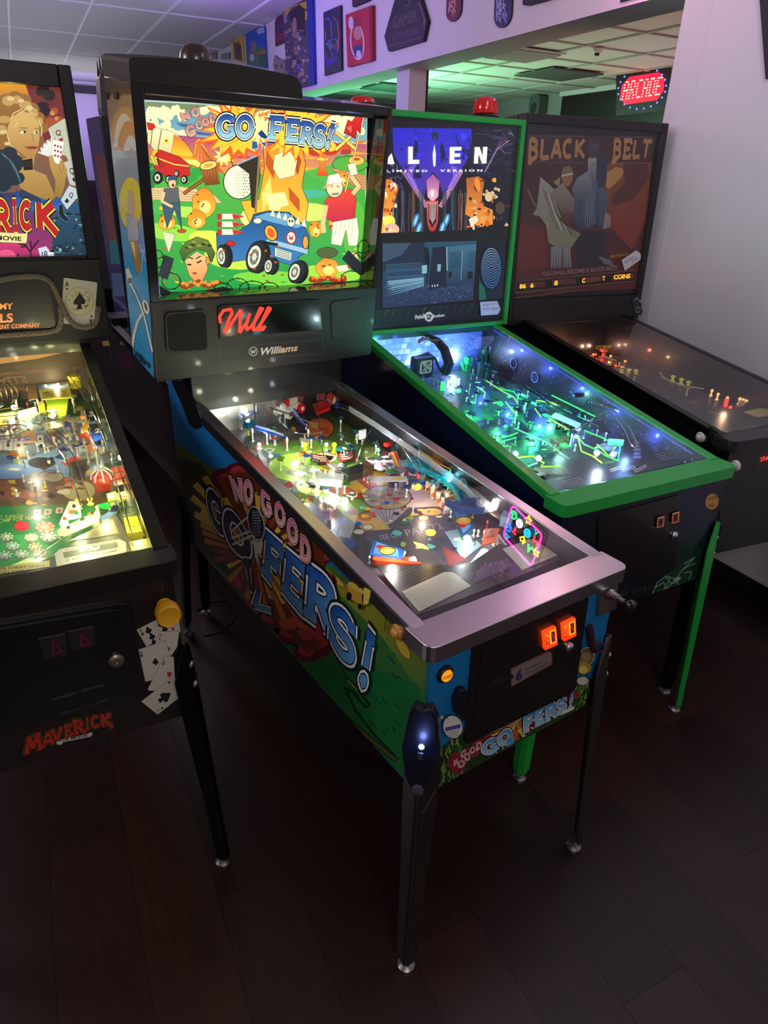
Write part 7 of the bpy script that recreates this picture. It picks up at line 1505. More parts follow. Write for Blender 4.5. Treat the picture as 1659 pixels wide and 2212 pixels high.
for _ in range(330):
    y = random.uniform(.08, alien.by); z = random.uniform(alien.zt(y)-.055-.14*y/alien.by, alien.zt(y)-.01); A._m = lambda q_: q_; r = random.choice([.0005, .0005, .0009, .0014, .0022]); A.ell(-y, z, r, r, random.choice(['b8c8f8', '8898f0', 'e8f0ff', '5868d8']), n=6)
for (y, z) in ((1.0, .99), (.86, .99)):
    A.ell(-y-.02, alien.zt(y)-.09, .022, .022, '9aa8b8', n=20); A.ell(-y-.02, alien.zt(y)-.09, .018, .018, '0a1430', n=20)
o = A.done('star_print', printmat('star_print_m', rough=.2, coat=.5), mp2); o['kind'] = 'stuff'
# monitor with a plain icon, black curved chute, plants, tracks
u, v = p.uv(910, 825, .0)
Bm = p.pl.mat(u, v, 0, radians(8))
mon = obj('mini_monitor', MB().box(-.042, .042, -.02, .03, .02, .105, Bm), mat('monitor_navy', (16, 22, 50), .35), p.o, bevel=.004)
obj('monitor_screen', MB().prism(rrect(-.030, .030, .042, .094, .010), .020, .0225, Bm @ M.Rotation(pi/2, 4, 'X') @ M.Translation((0, 0, 0))), mat('screen_grey', (150, 150, 140), .3, emis=(150, 150, 140), es=.35), mon)
mp_pl = Plane(Bm @ V((-.03, -.0228, .042)), Bm.to_3x3() @ V((1, 0, 0)), Bm.to_3x3() @ V((0, 0, 1)))
K = Art(mp_pl, lift=.0002); K._m = lambda q_: (q_[0]*.06, q_[1]*.052)
for P in ([(.12, .12), (.12, .88), (.4, .5)], [(.46, .12), (.46, .88), (.52, .88), (.52, .12)], [(.58, .55), (.88, .88), (.6, .88)], [(.58, .45), (.88, .12), (.6, .12)], [(.7, .5), (.9, .6), (.9, .4)], [(.2, .1), (.4, .1), (.4, .35)]): K.poly(P, '22262c')
K.done('screen_icon', P_front_print, mon)
obj('black_chute', MB().tube([p.P(900, 735, .14), p.P(925, 728, .17), p.P(945, 738, .165), p.P(960, 755, .14), p.P(970, 785, .10), p.P(962, 800, .06)], .012, 12, r2=.024), mat('chute_black', (10, 10, 20), .15, coat=.8), p.o, smooth=True)
obj('ribbed_tube', MB().tube([p.P(905, 770, .1), p.P(925, 762, .11), p.P(940, 775, .1), p.P(950, 800, .06)], .006, 8), mat('tube_grey', (60, 66, 84), .3, metal=.7), p.o, smooth=True)
for (cx, cy, hh, c) in ((1008, 800, .06, (20, 150, 80)), (1042, 795, .10, (14, 80, 60)), (1045, 815, .07, (12, 60, 60))):
    mb = MB()
    for k in range(14):
        b0 = p.P(cx, cy, 0)+V((random.uniform(-.018, .018), random.uniform(-.018, .018), 0)); mb.tube([b0, b0+V((random.uniform(-.01, .01), random.uniform(-.01, .01), hh*random.uniform(.5, 1)))], random.uniform(.006, .012), 6)
    obj('resin_cluster', mb, mat('resin_%d' % c[0], c, .2, coat=.6), p.o, smooth=True)
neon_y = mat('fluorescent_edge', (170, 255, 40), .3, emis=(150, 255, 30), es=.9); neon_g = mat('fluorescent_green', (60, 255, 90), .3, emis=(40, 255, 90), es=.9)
def edge(pts, m=neon_y, r=.0022, h=.03): obj('rubber_ring', MB().tube([p.P(x, y, h) for x, y in pts], r, 6), m, p.o, smooth=True)
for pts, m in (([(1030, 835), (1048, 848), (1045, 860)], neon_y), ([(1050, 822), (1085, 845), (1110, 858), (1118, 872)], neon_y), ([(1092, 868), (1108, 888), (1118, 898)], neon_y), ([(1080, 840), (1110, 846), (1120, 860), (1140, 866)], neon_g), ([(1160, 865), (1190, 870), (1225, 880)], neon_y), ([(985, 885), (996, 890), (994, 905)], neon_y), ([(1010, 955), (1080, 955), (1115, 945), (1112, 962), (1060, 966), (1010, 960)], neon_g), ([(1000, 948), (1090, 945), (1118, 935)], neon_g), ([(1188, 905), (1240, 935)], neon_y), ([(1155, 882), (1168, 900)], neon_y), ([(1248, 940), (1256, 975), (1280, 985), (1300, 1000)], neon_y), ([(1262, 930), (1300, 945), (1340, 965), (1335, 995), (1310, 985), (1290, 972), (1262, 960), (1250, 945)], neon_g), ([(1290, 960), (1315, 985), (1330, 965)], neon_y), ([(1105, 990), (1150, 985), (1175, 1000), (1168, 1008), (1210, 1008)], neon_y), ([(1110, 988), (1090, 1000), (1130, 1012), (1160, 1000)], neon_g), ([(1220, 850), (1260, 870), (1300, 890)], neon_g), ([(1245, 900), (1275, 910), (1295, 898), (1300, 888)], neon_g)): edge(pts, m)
for (x, y, r) in ((1008, 888, 8), (1012, 902, 12), (1018, 918, 11), (1078, 872, 11), (1106, 884, 7), (1152, 872, 8), (1160, 929, 8), (1092, 922, 9), (1178, 898, 9), (1196, 876, 12), (1225, 908, 10), (1150, 950, 12), (1175, 960, 10), (1145, 962, 9), (1218, 963, 13), (1130, 855, 9), (1170, 858, 10), (1210, 862, 10), (1100, 858, 8), (1195, 902, 8), (975, 852, 10), (990, 845, 12), (1290, 918, 9), (1020, 870, 7), (1240, 890, 8), (1270, 880, 8)):
    if random.random() < .3: p.insert(x, y, r*.55, (40, 255, 130), 2.2)
    elif random.random() < .5: p.insert(0, 0, 0, (30, 255, 120), 1.8, 'q', q=[(x-r*.8, y-2), (x+r*.2, y-r*.4), (x+r, y+3), (x-r*.1, y+r*.35)])
    else: p.insert(x, y, r*.6, (60, 255, 160), 2.4, 'r', random.uniform(-10, 30))
# pale target bank and A B C targets
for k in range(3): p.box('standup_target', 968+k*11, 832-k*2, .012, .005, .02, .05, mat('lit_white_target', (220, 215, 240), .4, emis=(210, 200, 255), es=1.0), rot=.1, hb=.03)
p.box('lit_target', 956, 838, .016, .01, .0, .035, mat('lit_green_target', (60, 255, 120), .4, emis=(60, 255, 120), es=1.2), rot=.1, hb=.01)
for k, ch in enumerate('ABC'):
    q_ = [(1199+k*15, 926+k*6), (1209+k*15, 930+k*6), (1211+k*15, 903+k*6), (1200+k*15, 899+k*6)]
    u, v = p.uv(1205+k*15, 928+k*6, 0); Bt = p.pl.mat(u, v, 0, radians(-32))
    t_ = obj('drop_target', MB().box(-.0085, .0085, -.002, .002, 0, .036, Bt), mat('target_dark', (12, 30, 26), .3), p.o, bevel=.001)
    tp = Plane(Bt @ V((-.0085, -.0023, 0)), Bt.to_3x3() @ V((1, 0, 0)), Bt.to_3x3() @ V((0, 0, 1)))
    K = Art(tp, lift=.0002); K._m = lambda q_: (q_[0]*.017, q_[1]*.036); K.text(ch, [(.25, .25), (.75, .25), (.75, .7), (.25, .7)], 'c8f0e0', .03); K.done('target_letter', printmat('lit_letters', es=.7), t_)
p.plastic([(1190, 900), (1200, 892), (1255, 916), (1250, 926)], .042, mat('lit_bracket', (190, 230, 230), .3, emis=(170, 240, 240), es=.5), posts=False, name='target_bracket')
for (x, y) in ((1245, 945), (1285, 998), (1320, 1002), (1110, 1000), (1160, 1010)): p.post(x, y, (200, 180, 255), .04, .0085, es=.5)
for _ in range(26): p.post(random.uniform(960, 1300), random.uniform(860, 980), random.choice([(60, 200, 120), (200, 230, 220), (40, 120, 160)]), random.uniform(.014, .026), .003)
for _ in range(80):
    u, v = random.uniform(.04, .56), random.uniform(.28, 1.0)
    g_ = random.uniform(.003, .007); a = random.uniform(0, 3)
    P_ = [(u+g_*2*cos(a), v+g_*2*sin(a)), (u-g_*.7*sin(a), v+g_*.7*cos(a)), (u-g_*2*cos(a), v-g_*2*sin(a)), (u+g_*.7*sin(a), v-g_*.7*cos(a))]
    obj('insert_lamp', MB().prism(P_, .0012, .0026, p.pl.mat()), random.choice([glow('insert_soft_green', (10, 190, 90), 1.0), glow('insert_mint', (110, 255, 200), 1.6), mat('insert_dark', (10, 70, 46), .2, coat=.5)]), p.o)
p.scatter(46, .05, .56, .3, 1.1, [(8, 60, 40), (10, 30, 30), (20, 120, 70), (14, 40, 60), (60, 160, 140), (8, 14, 18)], .05, .75)
p.wire([(1045, 790, .12), (1120, 820, .11), (1200, 870, .10), (1290, 905, .09)], .003, mat('dark_rail_metal', (80, 100, 160), .2, metal=1), 'track_rail'); p.wire([(1050, 800, .11), (1125, 832, .10), (1205, 882, .09), (1290, 920, .08)], .003, MATS['dark_rail_metal'], 'track_rail')
p.wire([(1270, 860, .09), (1310, 880, .085), (1350, 920, .07), (1370, 960, .05), (1385, 975, .03)], .0016, rails=2, gap=.011)
p.wire([(1230, 935, .04), (1290, 900, .07), (1310, 880, .08), (1280, 872, .08), (1265, 890, .07), (1270, 910, .06), (1300, 905, .06)], .0016)
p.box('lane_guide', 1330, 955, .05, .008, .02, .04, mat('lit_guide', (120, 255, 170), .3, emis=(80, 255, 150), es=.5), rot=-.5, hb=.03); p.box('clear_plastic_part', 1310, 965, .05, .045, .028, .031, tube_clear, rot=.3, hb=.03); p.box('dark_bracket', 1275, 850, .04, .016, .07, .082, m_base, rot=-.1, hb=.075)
p.flipper(1165, 1000, 1215, 1012, (40, 60, 50)); p.flipper(1330, 1000, 1290, 1010, (40, 60, 50))
for (x, y, pw, c) in ((880, 770, .7, (.35, .55, 1)), (960, 760, .9, (.45, .65, 1)), (1030, 760, .5, (.2, .35, 1)), (990, 870, .5, (.2, 1, .5)), (1080, 880, .6, (.1, 1, .4)), (1160, 890, .6, (.1, 1, .45)), (1120, 940, .35, (.2, 1, .5)), (1220, 930, .4, (.4, 1, .8)), (1300, 980, .45, (.6, .8, 1)), (1150, 985, .35, (.6, .9, 1)), (1360, 955, .35, (.2, .4, 1)), (1200, 860, .3, (.2, .9, .7))):
    p.lamp(x, y, pw*(1.5 if x > 980 else 1.2), c, .06)
# blue strips of light under the right rail and the back board
def strip(pts, m, r=.002): obj('light_strip', MB().tube(pts, r, 6), m, alien.root, smooth=True)
strip([inx(alien.zt(.12)-.016, .12), inx(alien.zt(alien.by)-.016, alien.by)], glow('blue_strip', (60, 90, 255), 1.4), .0015)
strip([(.04, alien.by+.066, alien.zt(alien.by)-.018), (alien.w-.14, alien.by+.066, alien.zt(alien.by)-.018)], glow('white_blue_strip', (200, 225, 255), 6), .0035)
for k in range(6):
    y = .14+k*.19
    light('blade_fill_light', 'POINT', alien.W @ V((alien.w-.11, y, alien.zt(y)-.075)), 1.0, (.06, .12, 1), rad=.006)  # point lights standing off the inner wall, added to bring up its blue
light('back_board_light', 'AREA', alien.W @ V((.24, alien.by+.02, alien.zt(alien.by)-.02)), 1.6, (.35, .55, 1), .45, alien.W @ V((.24, alien.by+.07, .6)), .02)
# ------------------------------------------------------------------ dim machine
p = PF(belt, mat('belt_playfield', (48, 36, 40), .35, coat=.4))
A = p.art()
A.poly([(1130, 690), (1340, 680), (1680, 860), (1580, 930), (1500, 905)], '3c2c34', g=('4a4450', 700, 900)); A.poly([(1150, 700), (1260, 700), (1360, 760), (1300, 800), (1200, 760)], '8a2c20'); A.ell(1215, 730, 40, 10, 'd86a58'); A.ell(1235, 738, 26, 7, 'e0b878'); A.ell(1250, 752, 22, 9, 'c83030'); A.ell(1305, 770, 26, 12, 'a83020')
for _ in range(90): x = random.uniform(1170, 1560); y = 700+(x-1170)*.42+random.uniform(-12, 50); A.poly(blob(x, y, random.uniform(3, 14), random.uniform(2, 6), 7, .4), random.choice(['5a4a54', '2c2228', '704a40', '8a6a60', '4a3a50']))
A.done('playfield_artwork', play_print, p.o)
deckboard(belt, m_black)
apb = p.plastic([(1470, 890), (1520, 880), (1600, 885), (1680, 860), (1690, 900), (1600, 940), (1560, 935)], .02, mat('belt_apron', (44, 42, 46), .4), th=.002, posts=False, name='apron')
for vtx in apb.data.vertices: vtx.co.x = min(max(vtx.co.x, .021), belt.w-.021); vtx.co.y = max(vtx.co.y, .066)
A = Art(p.pl, lift=.0226, clip=RC(.003, p.m.pw-.003, -.008, p.m.plen)); A._m = lambda q_: p.pl.at(q_[0], q_[1], .022); A.poly([(1605, 890), (1640, 882), (1680, 885), (1680, 895), (1636, 902)], 'a89a68'); A.done('apron_artwork', P_front_print, apb)
for k, (x, y) in enumerate(((1178, 715), (1191, 709), (1205, 706), (1217, 705), (1230, 705), (1254, 705))): p.post(x, y+3, (235, 190, 170), .03, .008, es=.35)
for (x, y) in ((1342, 801), (1357, 805), (1372, 807), (1452, 820), (1470, 826), (1485, 832)): p.post(x, y+4, (205, 200, 90), .028, .009, es=.2)
for (x, y) in ((1535, 852), (1548, 860), (1568, 868), (1595, 870), (1605, 872), (1615, 874)): p.post(x, y+4, (255, 200, 120), .03, .005, es=.8)
for (x, y, c, e) in ((1236, 738, (255, 90, 40), 2), (1300, 778, (255, 30, 20), 5), (1316, 782, (255, 160, 60), 4), (1285, 765, (255, 60, 30), 3), (1362, 766, (255, 210, 110), 1.5), (1355, 780, (255, 120, 30), 2.5), (1330, 790, (255, 60, 30), 3), (1568, 876, (255, 30, 20), 5), (1578, 880, (255, 60, 40), 3), (1240, 762, (255, 230, 200), 4), (1300, 795, (255, 225, 180), 5), (1265, 760, (255, 140, 60), 2)): p.bulb(x, y, c, e, .012, .0065)
p.insert(1400, 766, 14, (240, 190, 100), .9, 'r', 10); p.box('red_score_lamp', 1568, 872, .012, .01, 0, .03, glow('red_lamp', (255, 50, 40), 2.5), hb=.01); p.box('fence_target', 1607, 872, .05, .004, 0, .025, mat('fence_cream', (190, 170, 130), .4), rot=-.2, hb=.012)
p.plastic([(1235, 780), (1275, 770), (1320, 795), (1290, 805), (1260, 800)], .03, mat('yellow_art', (205, 140, 40), .3), lambda A: (A.poly([(1270, 775), (1300, 790), (1270, 800)], 'e8a840'), A.ell(1255, 782, 9, 6, '401810')))
p.wire([(1320, 770, .03), (1350, 775, .03), (1370, 790, .03), (1378, 803, .02)], .0015); p.wire([(1425, 805, .03), (1440, 820, .03), (1475, 832, .03), (1520, 840, .02)], .002, MATS['white_rubber'])
u, v = p.uv(1311, 714, .03); obj('pop_bumper', MB().lathe([(.012, 0), (.010, .02), (.026, .026), (.026, .03), (.02, .036), (0, .038)], 18, p.pl.mat(u, v)), mat('bumper_cap', (200, 90, 60), .3, coat=.3), p.o, smooth=True)
for (x, y) in ((1210, 748), (1270, 772)):
    u, v = p.uv(x, y, .03); obj('pop_bumper', MB().lathe([(.012, 0), (.010, .02), (.028, .026), (.028, .03), (.02, .036), (0, .038)], 18, p.pl.mat(u, v)), mat('bumper_red', (210, 40, 40), .3, coat=.3, emis=(200, 30, 20), es=.3), p.o, smooth=True)
p.flipper(1535, 895, 1560, 900, (220, 215, 200)); p.scatter(18, .05, .5, .5, 1.1, [(140, 30, 30), (90, 60, 30), (180, 140, 60), (40, 30, 36)], .035, .9)
for (x, y, pw, c) in ((1210, 725, .22, (1, .5, .4)), (1290, 765, .30, (1, .3, .15)), (1340, 780, .2, (1, .55, .2)), (1570, 870, .22, (1, .6, .35)), (1250, 745, .16, (1, .55, .3))): p.lamp(x, y, pw, c, .05)
# ------------------------------------------------------------------ card player machine
p = PF(mav, mat('mav_playfield', (60, 84, 60), .3, coat=.5))
A = p.art()
A.poly([(-260, 760), (180, 740), (400, 1240), (-320, 1330)], '3a5a40', g=('2a5a3a', 800, 1200))
A.poly([(-200, 900), (200, 900), (260, 1000), (-200, 1010)], '7a98b0'); A.poly([(-200, 960), (120, 960), (230, 1010), (210, 1060), (-200, 1060)], '8ab0c0', g=('3a64a8', 960, 1060)); A.poly([(-200, 1040), (200, 1030), (240, 1100), (-200, 1130)], '5a3c30', g=('4a5030', 1040, 1120)); A.ell(110, 1030, 26, 12, '988a70', out='2a2a30', ow=2); A.ell(90, 1000, 30, 12, '202428'); A.ell(45, 1070, 30, 14, '7a4a38'); A.ell(170, 1060, 36, 22, 'a8a070'); A.ell(10, 1060, 24, 20, '7a4434'); A.poly([(130, 1000), (170, 980), (180, 1000), (150, 1010)], 'c83028'); A.poly([(150, 1000), (190, 990), (180, 1050), (150, 1040)], '1a1a20')
for _ in range(70): A.poly(blob(random.uniform(0, 220), random.uniform(955, 1110), random.uniform(3, 14), random.uniform(2, 6), 7, .4), random.choice(['c8c0a0', '5a3a2c', '2c3c6a', 'b8a048', '8a6a50', '1c2024']))
A.poly([(-200, 1100), (200, 1090), (250, 1150), (130, 1230), (-200, 1280)], '1f7a40', g=('3a8a4a', 1100, 1240))
A.text('HIGH BODY CARDS', [(-60, 1124), (50, 1118), (50, 1112), (-60, 1118)], 'd8d060', .0); A.text('FLASHING CHIP FOR FEATURES', [(-60, 1136), (108, 1120), (108, 1112), (-60, 1128)], 'd8d060', .0)
for (x, y) in ((80, 1108), (103, 1107), (128, 1104)): A.poly([(x-8, y+7), (x+8, y+5), (x+9, y-7), (x-6, y-6)], 'c8c0a0', out='3a5a38', ow=1); A.ell(x, y, 3, 3, random.choice(['c03028', '202020']))
def chip(x, y, r, c1, c2, lit=0):
    A.ell(x, y+5, r, r*.55, '5a6a58'); A.ell(x, y, r, r*.55, c1)
    for t in range(8): A.poly([(x+r*.7*cos(t*pi/4), y+r*.38*sin(t*pi/4)), (x+r*cos(t*pi/4), y+r*.55*sin(t*pi/4)), (x+r*cos(t*pi/4+.35), y+r*.55*sin(t*pi/4+.35)), (x+r*.7*cos(t*pi/4+.35), y+r*.38*sin(t*pi/4+.35))], c2)
    A.ell(x, y, r*.62, r*.34, c2); A.ell(x, y, r*.5, r*.27, c1)
for (x, y, c1, c2) in ((15, 1160, 'b8c0a0', '3a5a48'), (68, 1162, 'c8b8a0', '8a8070'), (28, 1180, '98b0a8', '5a7068'), (76, 1182, 'b0a888', '6a6048'), (12, 1200, 'a0b0a0', '3a4a40'), (48, 1198, 'b0b8a8', '505850'), (87, 1196, 'a8a090', '8a4a3c')): chip(x, y, 15, c1, c2)
chip(98, 1140, 21, 'c89a80', 'b8604a'); chip(105, 1160, 18, 'c8c8a8', '48583c')
A.poly([(20, 1225), (60, 1208), (105, 1208), (180, 1170), (240, 1105), (252, 1100), (250, 1112), (110, 1215)], 'c8d888')
A.done('playfield_artwork', play_print, p.o)
apm = p.plastic([(-300, 1290), (70, 1222), (120, 1200), (250, 1110), (300, 1195), (345, 1190), (360, 1210), (-300, 1345)], .020, mat('apron_olive', (56, 52, 42), .45), th=.002, posts=False, name='apron')
for vtx in apm.data.vertices: vtx.co.x = min(max(vtx.co.x, .021), mav.w-.05); vtx.co.y = max(vtx.co.y, .066)
A = Art(p.pl, lift=.0226, clip=RC(.003, p.m.pw-.003, -.008, p.m.plen)); A._m = lambda q_: p.pl.at(q_[0]/4.0975, 740+q_[1]/4.0975, .022)
A.poly([(482, 1870), (530, 1830), (1060, 1742), (1115, 1770), (1120, 1850), (1085, 1890), (560, 2000), (505, 1990)], 'b0b0a4', out='3c3c34', ow=5); A.poly([(555, 1860), (1035, 1765), (1045, 1815), (570, 1910)], '5a6250')
A.text('FOR AMUSEMENT ONLY', [(590, 1848), (985, 1775), (985, 1758), (590, 1832)], '4a4a44', .0); A.text('50¢', [(700, 1868), (890, 1835), (885, 1795), (695, 1828)], 'd0d4c0', .05); A.text('PER PLAY', [(715, 1884), (870, 1858), (870, 1848), (715, 1874)], 'b8bca8', .0); A.text('3  BALLS PER GAME', [(585, 1940), (1040, 1850), (1040, 1832), (585, 1920)], '5a5a54', .02)
for k in range(3): A.line([(610+k*8, 1950+k*9), (1030-k*50, 1868+k*14)], 3, '8a8a80')
A.poly([(-60, 2060), (440, 1985), (440, 1930), (-60, 2000)], 'c8b870', out='4a4428', ow=4); A.text('I NEVER CHEAT AND I', [(-120, 2025), (390, 1985), (388, 1968), (-120, 2000)], '4a3a20', .02); A.text('DONT EVER BLUFF', [(-60, 2050), (375, 2018), (373, 2000), (-60, 2032)], '4a3a20', .02)
A.poly([(600, 1760), (1000, 1570), (1055, 1690), (780, 1740)], '7a7450'); A.text('HOLD FLIPPERS', [(830, 1700), (990, 1665), (985, 1640), (820, 1675)], '38352a', .0); A.text('FOR INSTANT INFO', [(695, 1745), (985, 1690), (980, 1672), (695, 1725)], '38352a', .0)
A.done('apron_artwork', P_front_print, apm)
# yellow side reflector, back board, lamp housing
obj('side_mirror_blade', MB().box(mav.w-.0215, mav.w-.0195, .08, mav.by+.06, mav.zt(.1)-.062, mav.zt(.1)-.012), mat('mirror_strip', (190, 180, 120), .12, metal=1), mav.root)
o = [c for c in mav.root.children if c.name.startswith('side_mirror_blade')][0]
for vtx in o.data.vertices:
    y = vtx.co.y; vtx.co.z = mav.zt(y)-(.012 if vtx.co.z > mav.zt(.1)-.04 else .062+.15*(y/mav.by))
bdm = deckboard(mav, mat('board_orange', (70, 50, 30), .5))
bpl = Plane((0, mav.by+.0715, 0), (1, 0, 0), (0, 0, 1), mav.W); K = Art(bpl, lift=.0005, clip=RC(.022, mav.w-.022, .5, mav.zt(mav.by)-.004)); K.poly([(-100, 770), (60, 765), (180, 745), (180, 752), (80, 775), (-100, 800)], 'c88a48'); K.poly([(-100, 762), (70, 755), (50, 768), (-100, 778)], 'c8ccb8'); K.done('board_artwork', play_print, bdm)
m_yel = mat('lit_yellow_plastic', (230, 215, 60), .3, coat=.3)
p.plastic([(85, 838), (150, 835), (156, 860), (90, 864)], .05, m_yel, lambda A: (A.poly([(80, 826), (148, 822), (150, 840), (84, 844)], '8ab0c8'), A.poly([(120, 826), (148, 823), (148, 836)], 'e8ecd8'), A.text('WELCOME TO', [(92, 854), (144, 851), (143, 844), (92, 848)], '4a4010', .03), A.text('CRYSTAL CITY', [(93, 861), (150, 858), (149, 852), (93, 855)], '4a4010', .02)), name='town_sign')
for (x, y) in ((97, 834), (126, 831)): 
    u, v = p.uv(x, y, .055); obj('sign_stud', MB().lathe([(.007, 0), (.007, .004), (.004, .008), (0, .009)], 12, p.pl.mat(u, v, .052)), mat('stud_white', (225, 225, 215), .3), p.o, smooth=True)
p.plastic([(100, 862), (148, 860), (142, 905), (104, 908)], .03, mat('lime_plastic', (190, 225, 60), .3, alpha=.8)); p.plastic([(58, 834), (78, 832), (80, 862), (62, 866)], .05, mat('tan_block', (190, 150, 90), .4)); p.plastic([(95, 915), (132, 908), (138, 922), (100, 930)], .03, mat('ivory_sign', (205, 200, 130), .3), lambda A: A.text('SALE', [(104, 924), (126, 919), (125, 912), (103, 917)], '5a5228', .03))
obj('yellow_cup', MB().lathe([(.019, 0), (.018, .03), (.021, .032), (.021, .044), (.017, .044), (.016, .034), (0, .034)], 20, p.pl.mat(*p.uv(146, 780, .05), .03)), m_yel, p.o, smooth=True)
cw = mat('dull_wire', (150, 140, 100), .25, metal=1)
for k in range(7):
    a = k*pi/7; c0 = p.P(8, 850, .06); r = .040; N = p.pl.N
    obj('wheel_hoop', MB().tube([c0+p.pl.U*(r*cos(t*pi/10)*cos(a))+p.pl.V*(r*cos(t*pi/10)*sin(a)*.5)+N*(r*.9*sin(t*pi/10)) for t in range(20)], .0013, 5, closed=True), cw, p.o, smooth=True)
obj('wheel_hoop', MB().tube([p.P(8, 850, .04)+p.pl.U*.05*cos(t*pi/12)+p.pl.V*.04*sin(t*pi/12) for t in range(24)], .0016, 5, closed=True), cw, p.o, smooth=True)
for (x, y, r) in ((20, 890, .05), (10, 930, .06)): obj('wheel_hoop', MB().tube([p.P(x, y, .04)+p.pl.U*r*cos(t*pi/12)+p.pl.V*r*.7*sin(t*pi/12) for t in range(24)], .0016, 5, closed=True), cw, p.o, smooth=True)
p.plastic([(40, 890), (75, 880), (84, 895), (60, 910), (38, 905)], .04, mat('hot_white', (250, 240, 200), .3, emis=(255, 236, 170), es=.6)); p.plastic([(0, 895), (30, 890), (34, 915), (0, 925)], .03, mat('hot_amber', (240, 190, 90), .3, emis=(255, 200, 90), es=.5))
p.plastic([(84, 868), (96, 872), (98, 890), (86, 892)], .04, mat('orange_yellow', (235, 170, 40), .3)); p.plastic([(142, 898), (152, 897), (148, 922), (139, 924)], .03, mat('blue_violet', (70, 80, 170), .3)); p.plastic([(48, 935), (75, 930), (78, 955), (50, 958)], .03, mat('peach_plastic', (220, 160, 110), .3)); p.plastic([(80, 942), (93, 940), (94, 958), (82, 960)], .03, mat('card_face', (215, 220, 190), .3), lambda A: A.ell(87, 950, 2.5, 3, '1c1c1c')); p.plastic([(138, 940), (150, 939), (152, 956), (141, 958)], .03, mat('card_face'), lambda A: A.ell(146, 948, 2.5, 3, '1c1c1c'))
for k in range(3): p.plastic([(-14+k*22, 972-k*0), (6+k*22, 973), (6+k*22, 954), (-14+k*22, 952)], .03, mat('card_face'), lambda A, k=k: A.ell(-4+k*22, 963, 4, 4, ['202020', '202020', 'a83028'][k]), posts=False)
p.box('card_rail', 20, 951, .11, .004, .02, .045, m_chrome, rot=-.08, hb=.04)
p.plastic([(183, 886), (205, 882), (214, 906), (190, 912)], .03, m_base, lambda A: A.text('3', [(192, 902), (204, 900), (202, 889), (192, 891)], 'b8b8b0', .03)); p.plastic([(192, 918), (216, 916), (220, 950), (204, 956)], .03, mat('blue_two', (30, 60, 150), .3), lambda A: (A.poly([(193, 918), (216, 916), (219, 930), (196, 934)], '1c2024'), A.text('2', [(205, 938), (217, 935), (216, 926), (205, 928)], 'e8e8d8', .03))); p.plastic([(212, 966), (234, 962), (240, 978), (218, 984)], .02, m_base, lambda A: A.text('1', [(222, 978), (226, 977), (226, 966), (222, 967)], 'b8b8b0', .03))
p.plastic([(176, 925), (195, 905), (188, 930), (180, 935)], .05, mat('orange_yellow')); obj('orange_knob', MB().lathe([(0, 0), (.006, .002), (.008, .007), (.005, .013), (0, .014)], 12, p.pl.mat(*p.uv(179, 906, .06), .06)), mat('orange_ball', (235, 140, 50), .3), p.o, smooth=True)
p.plastic([(166, 940), (190, 935), (205, 960), (198, 968), (186, 950)], .05, mat('red_brown', (150, 50, 40), .3)); p.plastic([(186, 965), (198, 962), (206, 975), (192, 978)], .05, mat('orange_ball'))
# red and white striped dome and red wall of targets
u, v = p.uv(222, 1035, .03); bs = obj('striped_dome', MB().lathe([(.020, 0), (.026, .004), (.028, .016), (.024, .028), (.014, .036), (0, .038)], 20, p.pl.mat(u, v, .02)), mat('dome_red_white', (200, 60, 50), .25, coat=.5), p.o, smooth=True)
for t in range(8):
    a = t*pi/4; Bq = p.pl.mat(u, v, .02); obj('dome_stripe', MB().tube([Bq @ V((.0285*cos(a), .0285*sin(a), .014)), Bq @ V((.0248*cos(a), .0248*sin(a), .027)), Bq @ V((.0145*cos(a), .0145*sin(a), .036)), Bq @ V((0, 0, .039))], .0022, 6), MATS['stud_white'], bs, smooth=True)
p.box('dome_base', 222, 1048, .036, .036, .0, .02, mat('red_clear', (190, 40, 34), .2, alpha=.7, coat=.4), hb=.01)
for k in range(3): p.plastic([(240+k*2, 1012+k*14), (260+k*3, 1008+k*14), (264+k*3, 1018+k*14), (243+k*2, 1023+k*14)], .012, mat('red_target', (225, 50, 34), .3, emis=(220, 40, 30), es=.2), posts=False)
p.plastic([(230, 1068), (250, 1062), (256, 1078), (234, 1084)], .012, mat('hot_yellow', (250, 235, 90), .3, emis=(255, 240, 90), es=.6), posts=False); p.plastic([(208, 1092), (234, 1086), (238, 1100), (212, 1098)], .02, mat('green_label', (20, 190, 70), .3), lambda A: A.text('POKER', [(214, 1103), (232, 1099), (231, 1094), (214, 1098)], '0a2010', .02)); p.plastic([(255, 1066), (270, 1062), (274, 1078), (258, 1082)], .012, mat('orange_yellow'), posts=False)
# slingshot plastic with cards
q_ = [(130, 1128), (176, 1118), (172, 1085), (150, 1084)]
p.plastic(q_, .02, mat('hot_white'), lambda A: (A.poly(q_, 'f4f4c8'), A.ell(160, 1095, 4, 4, '202020'), A.ell(158, 1108, 10, 5, 'c86030'), A.ell(165, 1110, 5, 4, '208040'), A.ell(140, 1122, 5, 4, 'c03028'), A.text('Q', [(146, 1105), (151, 1104), (151, 1098), (146, 1099)], '303030', .02)))
q2 = [(125, 1146), (205, 1108), (212, 1092), (216, 1112), (214, 1128), (140, 1160), (126, 1158)]
p.plastic(q2, .022, mat('lime_pale', (225, 235, 130), .3), lambda A: (suitmark(A, 'c', bx4(178, 1123, 13, 9, -20), '203820'), suitmark(A, 's', bx4(148, 1141, 12, 10, 60), '141c14'), A.ell(196, 1112, 7, 3, 'd8502c'), A.ell(163, 1132, 5, 3, 'd8502c'), A.ell(200, 1110, 3, 2.5, '202020')))
